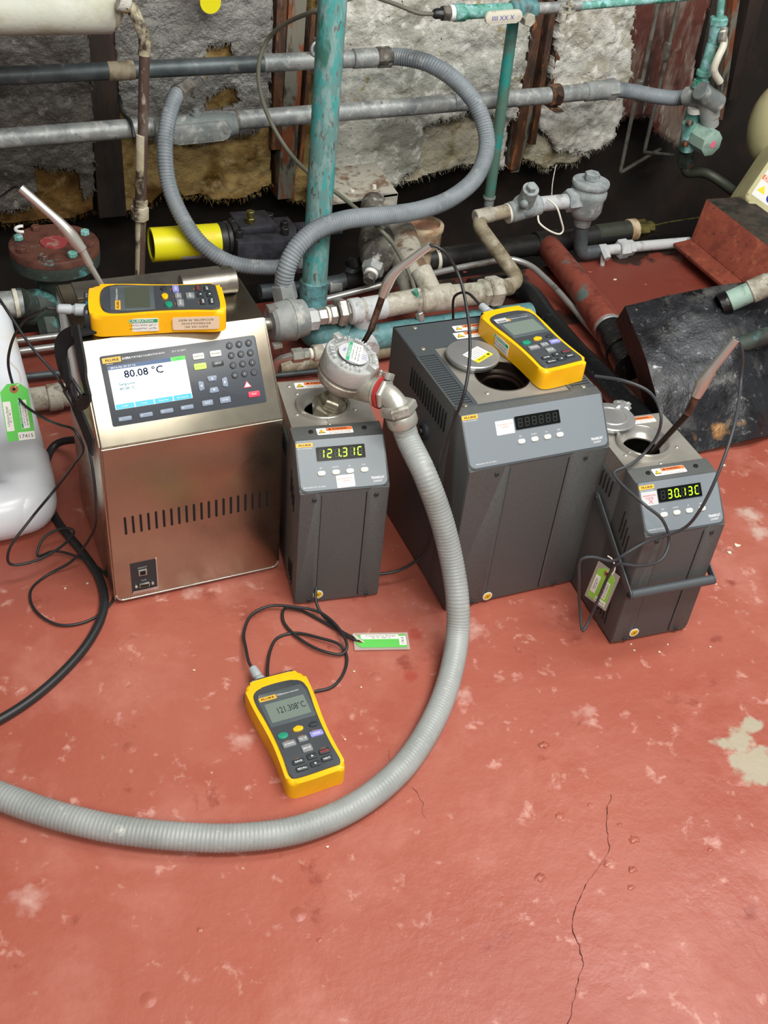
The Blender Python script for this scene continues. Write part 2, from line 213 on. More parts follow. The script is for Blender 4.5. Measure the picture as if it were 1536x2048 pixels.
class MB:
    def __init__(s, M=None): s.b = bmesh.new(); s.M = M or Matrix()
    def add(s, verts, faces):
        vs = [s.b.verts.new(s.M @ V(v)) for v in verts]
        for f in faces:
            try: s.b.faces.new([vs[i] for i in f])
            except ValueError: pass
        return vs
    def box(s, x0, x1, y0, y1, z0, z1, bev=0, seg=2):
        vs = s.add([(x, y, z) for x in (x0, x1) for y in (y0, y1) for z in (z0, z1)], [(0, 1, 3, 2), (4, 6, 7, 5), (0, 4, 5, 1), (2, 3, 7, 6), (0, 2, 6, 4), (1, 5, 7, 3)])
        if bev: s._bev(vs, bev, seg)
        return s
    def _bev(s, vs, bev, seg=2):
        es = set(e for v in vs for e in v.link_edges); bmesh.ops.bevel(s.b, geom=list(es) + vs, offset=bev, segments=seg, affect='EDGES', profile=0.5, clamp_overlap=True)
    def prism(s, poly, d, bev=0, seg=2, cap=True, capbev=None):
        """poly: 3D points, d: extrusion vector"""
        n = len(poly); d = V(d); a = [V(p) for p in poly]; 
        fs = [(i, (i + 1) % n, n + (i + 1) % n, n + i) for i in range(n)]
        fs += [tuple(range(n - 1, -1, -1)), tuple(range(n, 2 * n))]
        vs = s.add(a + [p + d for p in a], fs)
        if capbev:
            es = []
            for v in vs[n:]:
                for e in v.link_edges:
                    if e.other_vert(v) in vs[n:]: es.append(e)
            bmesh.ops.bevel(s.b, geom=list(set(es)), offset=capbev, segments=seg, affect='EDGES', profile=0.5, clamp_overlap=True)
        elif bev: s._bev(vs, bev, seg)
        return s
    def ring(s, c, u, v, r, seg, ph=0): return [s.b.verts.new(s.M @ (c + u * (cos(2 * pi * k / seg + ph) * r) + v * (sin(2 * pi * k / seg + ph) * r))) for k in range(seg)]
    def lathe(s, p0, ax, prof, seg=28, ph=0, cap=True):
        """prof: (radius, distance along axis)"""
        p0 = V(p0); ax = V(ax).normalized(); u = ax.orthogonal().normalized()
        if abs(ax.z) > 0.9: u = (V((1, 0, 0)) - ax * ax.x).normalized()
        v = ax.cross(u); rs = [s.ring(p0 + ax * t, u, v, max(r, 1e-5), seg, ph) for r, t in prof]
        for a, b in zip(rs, rs[1:]):
            for k in range(seg): s.b.faces.new((a[k], a[(k + 1) % seg], b[(k + 1) % seg], b[k]))
        if cap: s.b.faces.new(rs[0][::-1]); s.b.faces.new(rs[-1])
        return s
    def cyl(s, p0, p1, r, r1=None, seg=24, ch=0):
        p0 = V(p0); p1 = V(p1); l = (p1 - p0).length; r1 = r if r1 is None else r1
        pr = [(r, 0), (r1, l)] if not ch else [(r - ch, 0), (r, ch), (r1, l - ch), (r1 - ch, l)]
        return s.lathe(p0, p1 - p0, pr, seg)
    def hexa(s, p0, p1, r, ph=0):
        p0 = V(p0); p1 = V(p1); l = (p1 - p0).length; c = min(r * 0.12, l * 0.3); return s.lathe(p0, p1 - p0, [(r - c, 0), (r, c), (r, l - c), (r - c, l)], 6, ph)
    def tube(s, pts, r, seg=16, step=0.01, ridge=None, raw=False, cap=True):
        P = [V(p) for p in pts] if raw else catmull(pts, step)
        if ridge:
            Ltot = sum((b - a).length for a, b in zip(P, P[1:])); 
            st = ridge[0] / 4; Q2 = [P[0]]; acc = 0
            for a, b in zip(P, P[1:]):
                l = (b - a).length
                while acc + l >= st:
                    t = (st - acc) / l; a = a.lerp(b, t); Q2.append(a.copy()); l = (b - a).length; acc = 0
                    if l < 1e-9: break
                acc += l
            P = Q2
        n = len(P); T = [(P[min(i + 1, n - 1)] - P[max(i - 1, 0)]).normalized() for i in range(n)]
        u = T[0].orthogonal().normalized(); prev = None; L = 0
        for i in range(n):
            u = (u - T[i] * u.dot(T[i])).normalized(); v = T[i].cross(u)
            if i: L += (P[i] - P[i - 1]).length
            rr = r(i / (n - 1)) if callable(r) else r
            if ridge:
                rg = []
                for k in range(seg):
                    a = 2 * pi * k / seg; w_ = cos(2 * pi * L / ridge[0] + a * ridge[2]); q = rr + ridge[1] * w_
                    rg.append(s.b.verts.new(s.M @ (P[i] + u * (cos(a) * q) + v * (sin(a) * q))))
            else: rg = s.ring(P[i], u, v, rr, seg)
            if prev:
                for k in range(seg): s.b.faces.new((prev[k], prev[(k + 1) % seg], rg[(k + 1) % seg], rg[k]))
            elif cap: s.b.faces.new(rg[::-1])
            prev = rg
        if cap: s.b.faces.new(prev)
        return s
    def ribbon(s, pts, nrm, w, t=0.002, step=0.01):
        P = catmull(pts, step); n = len(P); prev = None
        for i in range(n):
            T = (P[min(i + 1, n - 1)] - P[max(i - 1, 0)]).normalized(); nn = V(nrm(i / (n - 1)) if callable(nrm) else nrm); sd = T.cross(nn).normalized(); nn = sd.cross(T).normalized()
            q = [P[i] + sd * a * w / 2 + nn * b * t / 2 for a, b in ((-1, -1), (1, -1), (1, 1), (-1, 1))]; rg = [s.b.verts.new(s.M @ x) for x in q]
            if prev:
                for k in range(4): s.b.faces.new((prev[k], prev[(k + 1) % 4], rg[(k + 1) % 4], rg[k]))
            else: s.b.faces.new(rg[::-1])
            prev = rg
        s.b.faces.new(prev); return s
    def ball(s, c, r, sc=(1, 1, 1), seg=20):
        r_ = bmesh.ops.create_uvsphere(s.b, u_segments=seg, v_segments=seg // 2, radius=r)
        for v in r_['verts']: v.co = s.M @ (V(c) + V((v.co.x * sc[0], v.co.y * sc[1], v.co.z * sc[2])))
        return s
    def torus(s, c, ax, R_, r, seg=32, ss=10, a0=0, a1=2 * pi):
        ax = V(ax).normalized(); u = ax.orthogonal().normalized(); v = ax.cross(u)
        full = abs(a1 - a0 - 2 * pi) < 1e-6; n = seg
        pts = [V(c) + (u * cos(a0 + (a1 - a0) * k / n) + v * sin(a0 + (a1 - a0) * k / n)) * R_ for k in range(n + 1)]
        return s.tube(pts, r, ss, raw=True, cap=not full)
    def plate_hole(s, x0, x1, y0, y1, cx, cy, r, z0, z1, seg=48):
        """slab with a round hole"""
        for z, fl in ((z1, False), (z0, True)):
            pass
        ins = []; outs = []
        for k in range(seg):
            a = 2 * pi * (k + 0.5) / seg; dx, dy = cos(a), sin(a); ins.append((cx + dx * r, cy + dy * r))
            t = min(((x1 - cx) / dx if dx > 0 else (x0 - cx) / dx) if abs(dx) > 1e-9 else 9, ((y1 - cy) / dy if dy > 0 else (y0 - cy) / dy) if abs(dy) > 1e-9 else 9)
            outs.append([cx + dx * t, cy + dy * t])
        for X_, Y_ in ((x0, y0), (x0, y1), (x1, y0), (x1, y1)):
            o = min(outs, key=lambda q: (q[0] - X_) ** 2 + (q[1] - Y_) ** 2); o[0] = X_; o[1] = Y_
        n = seg; vv = [(x, y, z1) for x, y in ins] + [(x, y, z1) for x, y in outs] + [(x, y, z0) for x, y in ins] + [(x, y, z0) for x, y in outs]; f = []
        for k in range(n):
            j = (k + 1) % n; f += [(k, n + k, n + j, j), (n + k, 3 * n + k, 3 * n + j, n + j), (2 * n + k, k, j, 2 * n + j), (3 * n + k, 2 * n + k, 2 * n + j, 3 * n + j)]
        s.add(vv, f); return s

WM = {}
def obj(name, mb, m, parent=None, world=False, smooth=40, label=None):
    b = mb.b; bmesh.ops.recalc_face_normals(b, faces=b.faces[:])
    me = bpy.data.meshes.new(name); b.to_mesh(me); b.free()
    if smooth:
        me.polygons.foreach_set('use_smooth', [True] * len(me.polygons)); me.set_sharp_from_angle(angle=radians(smooth))
    for q in (m if isinstance(m, (list, tuple)) else [m]): me.materials.append(M_[q] if isinstance(q, str) else q)
    o = bpy.data.objects.new(name, me); C.objects.link(o)
    if parent:
        o.parent = parent; WM[o.name] = WM[parent.name]
        if world: me.transform(WM[parent.name].inverted())
    if label: o['label'] = label
    return o
def thing(name, label, cat, loc=(0, 0, 0), rz=0, group=None, M=None):
    o = bpy.data.objects.new(name, None); C.objects.link(o); o.empty_display_size = 0.02
    M = M or (Matrix.Translation(V(loc)) @ Matrix.Rotation(rz, 4, 'Z')); o.matrix_world = M; WM[o.name] = M
    o['label'] = label; o['category'] = cat
    if group: o['group'] = group
    return o
def single(name, mb, m, label, cat, group=None, smooth=40, kind=None):
    b = mb.b; vs = [v.co for v in b.verts]
    c = V(((min(v.x for v in vs) + max(v.x for v in vs)) / 2, (min(v.y for v in vs) + max(v.y for v in vs)) / 2, min(v.z for v in vs)))
    o = obj(name, mb, m, smooth=smooth); o.data.transform(Matrix.Translation(-c)); o.location = c; WM[o.name] = Matrix.Translation(c)
    o['label'] = label; o['category'] = cat
    if group: o['group'] = group
    if kind: o['kind'] = kind
    return o
def part_of_single(o, name, mb, m, **k): return obj(name, mb, m, o, world=True, **k)
def struct(name, mb, m, smooth=40, parent=None):
    o = obj(name, mb, m, smooth=smooth)
    if parent: o.parent = parent
    o['kind'] = 'structure'; return o

TXT = {}
def text(s, h, parent, M, m='ink_white', width=None, align='CENTER', name='lettering', bold=0.0, world=False, label=None, depth=0.00012):
    """flat raised lettering; h is the cap height, centred on M's origin in its x-y plane"""
    key = (s, bold)
    if key not in TXT:
        cu = bpy.data.curves.new('t', 'FONT'); cu.body = s; cu.size = 1; cu.align_x = 'LEFT'; cu.offset = bold; cu.resolution_u = 2
        t = bpy.data.objects.new('t', cu); C.objects.link(t); bpy.context.view_layer.update()
        me = bpy.data.meshes.new_from_object(t.evaluated_get(bpy.context.evaluated_depsgraph_get())); bpy.data.objects.remove(t); bpy.data.curves.remove(cu)
        TXT[key] = me
    me = TXT[key].copy()
    xs = [v.co.x for v in me.vertices]; ys = [v.co.y for v in me.vertices]
    x0, x1, y0, y1 = min(xs), max(xs), min(ys), max(ys); k = h / 0.70; kx = k if not width else width / (x1 - x0)
    off = {'CENTER': -(x0 + x1) / 2, 'LEFT': -x0, 'RIGHT': -x1}[align]
    me.transform(M @ Matrix.Translation((0, 0, depth)) @ Matrix.Diagonal((kx, k, 1, 1)) @ Matrix.Translation((off, -0.35, 0)))
    me.name = name; me.materials.clear(); me.materials.append(M_[m]); o = bpy.data.objects.new(name, me); C.objects.link(o); o.parent = parent; WM[o.name] = WM[parent.name]
    if world: me.transform(WM[parent.name].inverted())
    if label: o['label'] = label
    return o
def frame(o, ex, ey): ex = V(ex).normalized(); ey = V(ey); ey = (ey - ex * ey.dot(ex)).normalized(); n = ex.cross(ey); m = Matrix((ex, ey, n)).transposed().to_4x4(); m.translation = V(o); return m
def T(x, y, z=0, r=0): return Matrix.Translation((x, y, z)) @ Matrix.Rotation(r, 4, 'Z')
def rrect(x0, x1, y0, y1, r, n=5, which=(1, 1, 1, 1)):
    """rounded rectangle outline, corners BL BR TR TL"""
    out = []
    for (cx, cy, a0, k) in ((x0, y0, pi, 0), (x1, y0, 1.5 * pi, 1), (x1, y1, 0, 2), (x0, y1, 0.5 * pi, 3)):
        if not which[k]: out.append(V((cx, cy, 0))); continue
        ccx = cx + (r if k in (0, 3) else -r); ccy = cy + (r if k in (0, 1) else -r)
        for i in range(n + 1): a = a0 + pi / 2 * i / n; out.append(V((ccx + cos(a) * r, ccy + sin(a) * r, 0)))
    return out
def pad(x0, x1, y0, y1, r, z0, z1, M, capbev=None, **k):
    mb = MB(M); p = rrect(x0, x1, y0, y1, r, **k); p = [V((q.x, q.y, z0)) for q in p]; mb.prism(p, (0, 0, z1 - z0), capbev=capbev); return mb
def tri(M, s, z=0.0003): mb = MB(M); mb.prism([V((-s, -s * 0.6, 0)), V((s, -s * 0.6, 0)), V((0, s, 0))], (0, 0, z)); return mb

def scribble(w, h, parent, M, m='ink_black', seed=0, world=False):
    """illegible handwriting: one wavering stroke"""
    rs = random.Random(seed); mb = MB(M); n = max(8, int(w / h * 3)); pts = [V((-w / 2 + w * k / n + rs.uniform(-.3, .3) * w / n, rs.uniform(-.5, .5) * h, 0.0002)) for k in range(n + 1)]
    for i in range(n):
        if rs.random() < 0.12: continue
        a, b = pts[i], pts[i + 1]; d = V((-(b - a).y, (b - a).x, 0)).normalized() * h * 0.10; mb.add([a - d, b - d, b + d, a + d], [(0, 1, 2, 3)])
    return obj('handwriting', mb, m, parent, world=world, smooth=0)
# ------------------------------------------------------------------ room
mb = MB(); mb.box(-2.5, 4.5, -1.6, 1.86, -0.02, 0); 
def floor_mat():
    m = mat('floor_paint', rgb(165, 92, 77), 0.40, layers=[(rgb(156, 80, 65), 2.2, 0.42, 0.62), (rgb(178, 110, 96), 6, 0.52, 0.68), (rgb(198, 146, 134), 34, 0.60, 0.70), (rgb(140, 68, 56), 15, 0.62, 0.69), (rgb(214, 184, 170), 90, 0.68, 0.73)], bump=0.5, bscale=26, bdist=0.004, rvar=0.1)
    nt = m.node_tree; N = nt.nodes; L = nt.links; b = N['Principled BSDF']
    tc = N.new('ShaderNodeTexCoord')
    def patch(spots, col, jag, sc, soft=0.004, amount=1.0):
        n = N.new('ShaderNodeTexNoise'); n.inputs['Scale'].default_value = sc; n.inputs['Detail'].default_value = 8; L.new(tc.outputs['Object'], n.inputs['Vector'])
        cur = None
        for x, y, r in spots:
            v = N.new('ShaderNodeVectorMath'); v.operation = 'DISTANCE'; L.new(tc.outputs['Object'], v.inputs[0]); v.inputs[1].default_value = (x, y, 0)
            a = N.new('ShaderNodeMath'); a.operation = 'MULTIPLY_ADD'; L.new(n.outputs['Fac'], a.inputs[0]); a.inputs[1].default_value = jag; L.new(v.outputs['Value'], a.inputs[2])
            mr = N.new('ShaderNodeMapRange'); L.new(a.outputs[0], mr.inputs[0]); mr.inputs[1].default_value = r + jag / 2 + soft; mr.inputs[2].default_value = r + jag / 2 - soft
            if cur is None: cur = mr.outputs[0]
            else:
                x_ = N.new('ShaderNodeMath'); x_.operation = 'MAXIMUM'; L.new(cur, x_.inputs[0]); L.new(mr.outputs[0], x_.inputs[1]); cur = x_.outputs[0]
        sc_ = N.new('ShaderNodeMath'); sc_.operation = 'MULTIPLY'; L.new(cur, sc_.inputs[0]); sc_.inputs[1].default_value = amount
        mx = N.new('ShaderNodeMix'); mx.data_type = 'RGBA'; L.new(sc_.outputs[0], mx.inputs[0]); L.new(b.inputs['Base Color'].links[0].from_socket, mx.inputs[6]); mx.inputs[7].default_value = col
        L.new(mx.outputs[2], b.inputs['Base Color'])
    def S(*l): return [(Q(x, y, z=0).x, Q(x, y, z=0).y, r) for x, y, r in l]
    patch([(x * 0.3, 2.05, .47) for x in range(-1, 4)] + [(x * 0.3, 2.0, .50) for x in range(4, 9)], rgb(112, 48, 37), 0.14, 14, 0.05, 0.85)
    patch(S((1480, 1480, .018), (1510, 1530, .030), (1450, 1490, .012), (1500, 1450, .014)), rgb(168, 158, 138), 0.05, 50)
    patch(S((1500, 1030, .012), (1520, 1060, .014)), rgb(196, 170, 158), 0.07, 45, 0.01, 0.8)
    patch(S((920, 1390, .006), (480, 1480, .006), (950, 1260, .008), (60, 1800, .010), (380, 1180, .008), (1180, 1430, .005)), rgb(206, 168, 158), 0.06, 60, 0.012, 0.7)
    patch(S((825, 1350, .011), (830, 1270, .008)), rgb(158, 66, 54), 0.03, 30, 0.003, 0.7)
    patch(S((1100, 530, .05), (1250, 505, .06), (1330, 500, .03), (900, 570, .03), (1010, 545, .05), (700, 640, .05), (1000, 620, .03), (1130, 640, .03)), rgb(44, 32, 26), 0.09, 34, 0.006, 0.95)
    patch(S((1420, 1070, .008), (1440, 1100, .010), (1300, 1180, .02), (60, 760, .02)), rgb(120, 56, 46), 0.06, 40, 0.01, 0.6)
    # pimples in the paint
    vo = N.new('ShaderNodeTexVoronoi'); vo.inputs['Scale'].default_value = 11; L.new(tc.outputs['Object'], vo.inputs['Vector'])
    mr = N.new('ShaderNodeMapRange'); mr.inputs[1].default_value = 0.10; mr.inputs[2].default_value = 0.02; L.new(vo.outputs['Distance'], mr.inputs[0])
    b2 = N.new('ShaderNodeBump'); b2.inputs['Strength'].default_value = 0.7; b2.inputs['Distance'].default_value = 0.003; L.new(mr.outputs[0], b2.inputs['Height'])
    L.new(b.inputs['Normal'].links[0].from_socket, b2.inputs['Normal']); L.new(b2.outputs[0], b.inputs['Normal'])
    return m
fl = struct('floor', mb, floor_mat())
mb = MB()
for x, yy, r in ((1088, 1490, .0075), (1080, 1755, .007), (1265, 1740, .006), (1268, 1680, .007), (1215, 1728, .006), (1120, 1632, .006), (1240, 1650, .004), (1262, 1775, .005), (1180, 1610, .004), (400, 1860, .004), (1420, 1700, .004), (640, 1880, .004)):
    q = Q(x, yy, z=0); a = mb.b.verts[:] ; mb.ball((0, 0, 0), 1, (r, r * 0.75, r * 0.38), 20)
    for v in mb.b.verts:
        if v not in a: v.co += q + V((noise.noise(v.co * 300 + q * 9) * r * .4, noise.noise(v.co * 300 + q * 7) * r * .4, -0.0004))
struct('trim_3', mb, M_.get('floor_paint') or MATS['floor_paint'], smooth=80)
# long crack running towards the viewer
def crack(pts, w0):
    mb = MB(); P = catmull([Q(x, y, z=0) for x, y in pts], 0.004); L_ = []; 
    for i, p in enumerate(P):
        j = noise.noise(V((p.x * 60, p.y * 60, 3))) * 0.005 + noise.noise(V((p.x * 200, p.y * 200, 1))) * 0.002; wd = w0 * (0.35 + abs(noise.noise(V((p.x * 90, p.y * 90, 7)))) * 1.6)
        L_.append((V((p.x + j - wd, p.y, 0.0006)), V((p.x + j + wd, p.y, 0.0006))))
    for a, b in zip(L_, L_[1:]): mb.add([a[0], a[1], b[1], b[0]], [(0, 1, 2, 3)])
    struct('trim_1', mb, 'crack_dark', parent=None)
crack([(1222, 1590), (1210, 1640), (1218, 1700), (1165, 1780), (1145, 1850), (1165, 1920), (1150, 1990), (1135, 2060)], 0.0007)
crack([(775, 1500), (800, 1560), (835, 1590), (850, 1640)], 0.0002)
mb = MB(); mb.box(-2.5, 4.5, 1.78, 3.2, -0.30, -0.27); struct('floor', mb, 'bilge')
mb = MB(); mb.box(-2.5, 4.5, 1.845, 1.86, -0.27, -0.02); struct('trim_2', mb, 'red_steel')
mb = MB(); mb.box(-2.5, 4.5, 2.42, 2.45, -0.27, 2.4); struct('wall_back', mb, 'hull_dark')
mb = MB(); mb.box(-2.5, 4.5, -1.6, 2.42, 2.4, 2.43); struct('ceiling', mb, 'ceiling_paint')

# ------------------------------------------------------------------ small shared details
def screw(parent, p, n, r=0.0028, m='steel_bright', name='screw'):
    mb = MB(); n = V(n).normalized(); mb.lathe(V(p), n, [(r, 0), (r, r * 0.3), (r * 0.75, r * 0.55), (r * 0.35, r * 0.6), (r * 0.3, r * 0.2)], 14); return obj(name, mb, m, parent)
def warning_label(parent, M, w, h, lines=('THE HOT OIL MAY CAUSE', 'SEVERE BURNS'), edge=False):
    pl = obj('warning_label', pad(-w / 2, w / 2, -h / 2, h / 2, h * 0.12, 0, 0.0004, M), 'sticker_white', parent)
    obj('orange_band', pad(-w / 2 + w * 0.27, w / 2 - w * .01, 0, h / 2 - h * .04, h * 0.03, 0.0004, 0.0006, M), 'sticker_orange', pl)
    obj('warning_triangle', tri(M @ T(-w * 0.365, -h * 0.05, 0.0004), h * 0.36), 'ink_black', pl); obj('warning_triangle', tri(M @ T(-w * 0.365, -h * 0.05, 0.0007), h * 0.27), 'sticker_gold', pl)
    text('!', h * 0.22, pl, M @ T(-w * 0.365, -h * 0.05, 0.001), 'ink_black')
    obj('warning_triangle', tri(M @ T(-w * 0.13, h * 0.25, 0.0006), h * 0.15), 'ink_black', pl)
    text('WARNING', h * 0.26, pl, M @ T(w * 0.14, h * 0.25, 0.0006), 'ink_black', width=w * 0.42, bold=0.02)
    for i, s in enumerate(lines): text(s, h * 0.10 if len(lines) > 1 else h * .2, pl, M @ T(w * 0.12, -h * 0.16 - i * h * 0.19, 0.0004), 'ink_black', width=w * 0.6)
    return pl
def badge(parent, M, w, h, sub=True, rot=0):
    b = obj('maker_badge', pad(-w / 2, w / 2, -h / 2, h / 2, h * 0.08, 0, 0.0004, M), 'badge_yellow', parent)
    text('FLUKE', h * 0.42, b, M @ T(w * 0.03, 0, 0.0004), 'ink_black', width=w * 0.72, bold=0.03)
    if sub: text('Hart Scientific', h * 0.26, b, M @ T(0, -h * 0.78, 0), 'ink_white', width=w * 0.9)
    return b
SEG = {'0': 'abcdef', '1': 'bc', '2': 'abged', '3': 'abgcd', '4': 'fgbc', '5': 'afgcd', '6': 'afgedc', '7': 'abc', '8': 'abcdefg', '9': 'abcdfg', 'C': 'afed', ' ': ''}
def digit(M, ch, w, h, t, only=None):
    mb = MB(M @ Matrix(((1, 0.08, 0, 0), (0, 1, 0, 0), (0, 0, 1, 0), (0, 0, 0, 1))))
    P = {'a': (-w / 2, w / 2, h / 2, 0), 'g': (-w / 2, w / 2, 0, 0), 'd': (-w / 2, w / 2, -h / 2, 0), 'b': (0, h / 2, w / 2, 1), 'c': (-h / 2, 0, w / 2, 1), 'f': (0, h / 2, -w / 2, 1), 'e': (-h / 2, 0, -w / 2, 1)}
    for k in SEG[ch]:
        a, b, c, v = P[k]; a += t * 0.7; b -= t * 0.7
        pl = [(a - t / 2, c), (a, c + t / 2), (b, c + t / 2), (b + t / 2, c), (b, c - t / 2), (a, c - t / 2)]
        pl = [V((y, x, 0)) if v else V((x, y, 0)) for x, y in pl]; mb.prism(pl, (0, 0, 0.0002))
    return mb
def led_display(parent, M, x0, x1, y0, y1, s, dot=None):
    d = obj('led_display', pad(x0, x1, y0, y1, 0.0012, 0, 0.0012, M), 'led_window', parent, label='black display window with glowing green digits' if s.strip() else 'dark unlit display window')
    n = 6; pitch = (x1 - x0) * 0.157; cx = (x0 + x1) / 2; h = (y1 - y0) * 0.58; w = pitch * 0.52
    for i in range(n):
        Mi = M @ T(cx + (i - 2.5) * pitch, (y0 + y1) / 2, 0.0012)
        unl = ''.join(k for k in 'abcdefg' if k not in SEG[s[i]]); SEG['_' + unl] = unl; SEG['#'] = unl
        obj('unlit_digit', digit(Mi, '#', w, h, h * 0.07), 'led_off', d)
        if s[i] != ' ': obj('lit_digit', digit(Mi, s[i], w, h, h * 0.13), 'led_green', d)
        if dot == i: obj('decimal_point', pad(w * 0.72, w * 1.02, -h / 2 - h * .05, -h / 2 + h * 0.12, 0.0002, 0, 0.0002, Mi), 'led_green', d)
    return d
def panel_bits(th, pn, M, W, disp, digits, dot, btn_y, btn_x, model, spec, trans_xy, bw=0.0105, bh=0.0060):
    led_display(th, M @ T(0, 0, 0.001), *disp, digits, dot)
    for x, s in zip(btn_x, ('SET', 'DOWN', 'UP', 'EXIT')):
        b = obj('button', pad(-bw / 2, bw / 2, -bh / 2, bh / 2, bh * 0.49, 0.001, 0.0026, M @ T(x, btn_y), capbev=0.0005, n=6), 'button_cream', th)
        text(s, 0.0017, pn, M @ T(x, btn_y + 0.0068, 0.001), 'ink_white')
    text('TRANSCAT', 0.0032, pn, M @ T(trans_xy[0], trans_xy[1], 0.001), 'ink_white', width=0.0185, bold=0.03)
    text(model, 0.0027, pn, M @ T(trans_xy[0], trans_xy[1] - 0.0046, 0.001), 'ink_white', width=0.0125)
    text(spec, 0.0017, pn, M @ T(0.021 if W < 0.15 else 0.026, 0.0062, 0.001), 'ink_white', width=0.030)

def instrument_sticker(th, M, w, h, cross=False):
    s = obj('sticker', pad(-w / 2, w / 2, -h / 2, h / 2, 0.0008, 0, 0.0005, M), 'sticker_white' if not cross else 'sticker_grey', th)
    text('INSTRUMENTATION', h * 0.12, s, M @ T(0, h * 0.2, 0.0005), 'ink_red', width=w * 0.8); text('STANDARD', h * 0.12, s, M @ T(0, h * 0.02, 0.0005), 'ink_red', width=w * 0.5)
    if cross:
        mb = MB(M @ T(w * 0.05, -h * 0.22, 0.0005)); 
        for a in (0.7, -0.8): mb.M = M @ T(w * 0.05, -h * 0.22, 0.0005, a); mb.box(-h * .22, h * .22, -0.0003, 0.0003, 0, 0.0002)
        obj('red_cross', mb, 'ink_red', s)
    return s

def bath(name, label, loc, rz, W, hc, d1, h1, strip, D_, top, well, big=False):
    """metal-cased bench bath: front, sloped panel, top with a well"""
    th = thing(name, label, 'calibration bath', loc, rz)
    d2, h2 = strip; t = 0.003
    mb = MB()   # casing
    prof = [(0.0, 0.004), (0.0, hc), (d1, h1), (d2, h2), (d2 + 0.002, h2), (d2 + 0.002, 0.004)]
    mb.prism([V((0, y, z)) for y, z in prof], (W, 0, 0), bev=0.0045, seg=3)
    for x in (0.0005, W - t - 0.0005): mb.box(x, x + t, d2 - 0.005, D_, 0.004, (h2 if big else 0.226), bev=0.0012)
    mb.box(0.0005, W - 0.0005, D_ - t, D_, 0.004, (h2 if big else 0.226)); mb.box(0.004, W - 0.004, d2, D_ - t, 0.004, 0.008)
    obj('casing', mb, 'bath_grey', th)
    Ls = sqrt(d1 * d1 + (h1 - hc) ** 2); MP = frame((0, 0, hc), (1, 0, 0), (0, d1, h1 - hc))
    # rim around the sloped panel
    r = 0.010
    mb = MB(MP); mb.prism([V((q.x, q.y, -0.002)) for q in rrect(0.0004, W - 0.0004, -0.001, Ls + 0.0005, r, 6, (1, 1, 0, 0))], (0, 0, 0.0028), capbev=0.0008); obj('panel_rim', mb, 'bath_strip', th)
    pn = obj('display_panel', pad(0.0028, W - 0.0028, 0.0016, Ls - 0.0006, r - 0.002, 0.0005, 0.001, MP, which=(1, 1, 0, 0)), 'bath_panel', th)
    # front flaps folded round from the sides
    for s in (0, 1):
        x0, x1 = (0.0, 0.0300 if not big else 0.062) if not s else (W - (0.031 if not big else 0.062), W)
        mb = MB(frame((0, 0, 0), (1, 0, 0), (0, 0, 1))); mb.prism([V((q.x, q.y, -0.001)) for q in rrect(x0 + .0005, x1 - .0005, 0.006, hc - 0.001, 0.008, 6, (1, 1, s == 0, s == 1) if not s else (1, 1, 0, 1))], (0, 0, 0.0022), capbev=0.0008)
        obj('side_flap', mb, 'bath_grey', th)
        mb = MB(); xs = (x1 if not s else x0); mb.box(xs - 0.0006, xs + 0.0006, -0.0004, 0.001, 0.008, hc - 0.008); obj('seam', mb, 'vent_black', th)
        for zz, xx in ((0.0095, 0.6), (hc - 0.0125, 0.62)): screw(th, ((x0 + (x1 - x0) * (0.68 if not s else 0.42)), -0.0012, zz), (0, -1, 0), 0.0034, 'meter_edge')
    # rubber feet
    for fx in (0.012, W - 0.012):
        for fy in (0.014, D_ - 0.014): mb = MB(); mb.cyl((fx, fy, 0), (fx, fy, 0.006), 0.008); obj('foot', mb, 'strap_black', th)
    # caution disc at the lower left of the front
    dx, dz = (0.033, 0.019) if not big else (0.066, 0.014)
    Md = frame((dx, -0.0013, dz), (1, 0, 0), (0, 0, 1)); mb = MB(); mb.cyl((dx, -0.0012, dz), (dx, -0.0020, dz), 0.0075, seg=28); s = obj('round_sticker', mb, 'sticker_white', th)
    mb = MB(); mb.cyl((dx, -0.0020, dz), (dx, -0.0023, dz), 0.0058, seg=28); obj('yellow_disc', mb, 'sticker_gold', s)
    mb = MB(Md @ T(0, 0, 0.0011, 0.5)); mb.box(-0.0045, 0.0045, -0.0003, 0.0003, 0, 0.0002); mb.box(-0.0003, 0.0003, -0.003, 0.003, 0, 0.0002); obj('printed_mark', mb, 'ink_black', s)
    return th, pn, MP, Ls

def well_parts(th, c, z, ro, ri, rise, depth=0.1, ringm='steel_bright'):
    x, y = c
    mb = MB(); mb.lathe((x, y, z), (0, 0, 1), [(ro, -0.002), (ro, rise), (ro - 0.001, rise + 0.001), (ro - 0.003, rise + 0.001), (ro - 0.004, rise), (ro - 0.005, -0.001), (ri + 0.002, -0.006), (ri, -0.008), (ri, -0.010), (ri + 0.001, -0.011)], 56, cap=False); obj('well_ring', mb, ringm, th)
    mb = MB(); mb.lathe((x, y, z), (0, 0, 1), [(ri + 0.001, -0.009), (ri + 0.001, -depth), (0.001, -depth)], 40, cap=False); obj('well_cup', mb, 'well_metal', th)

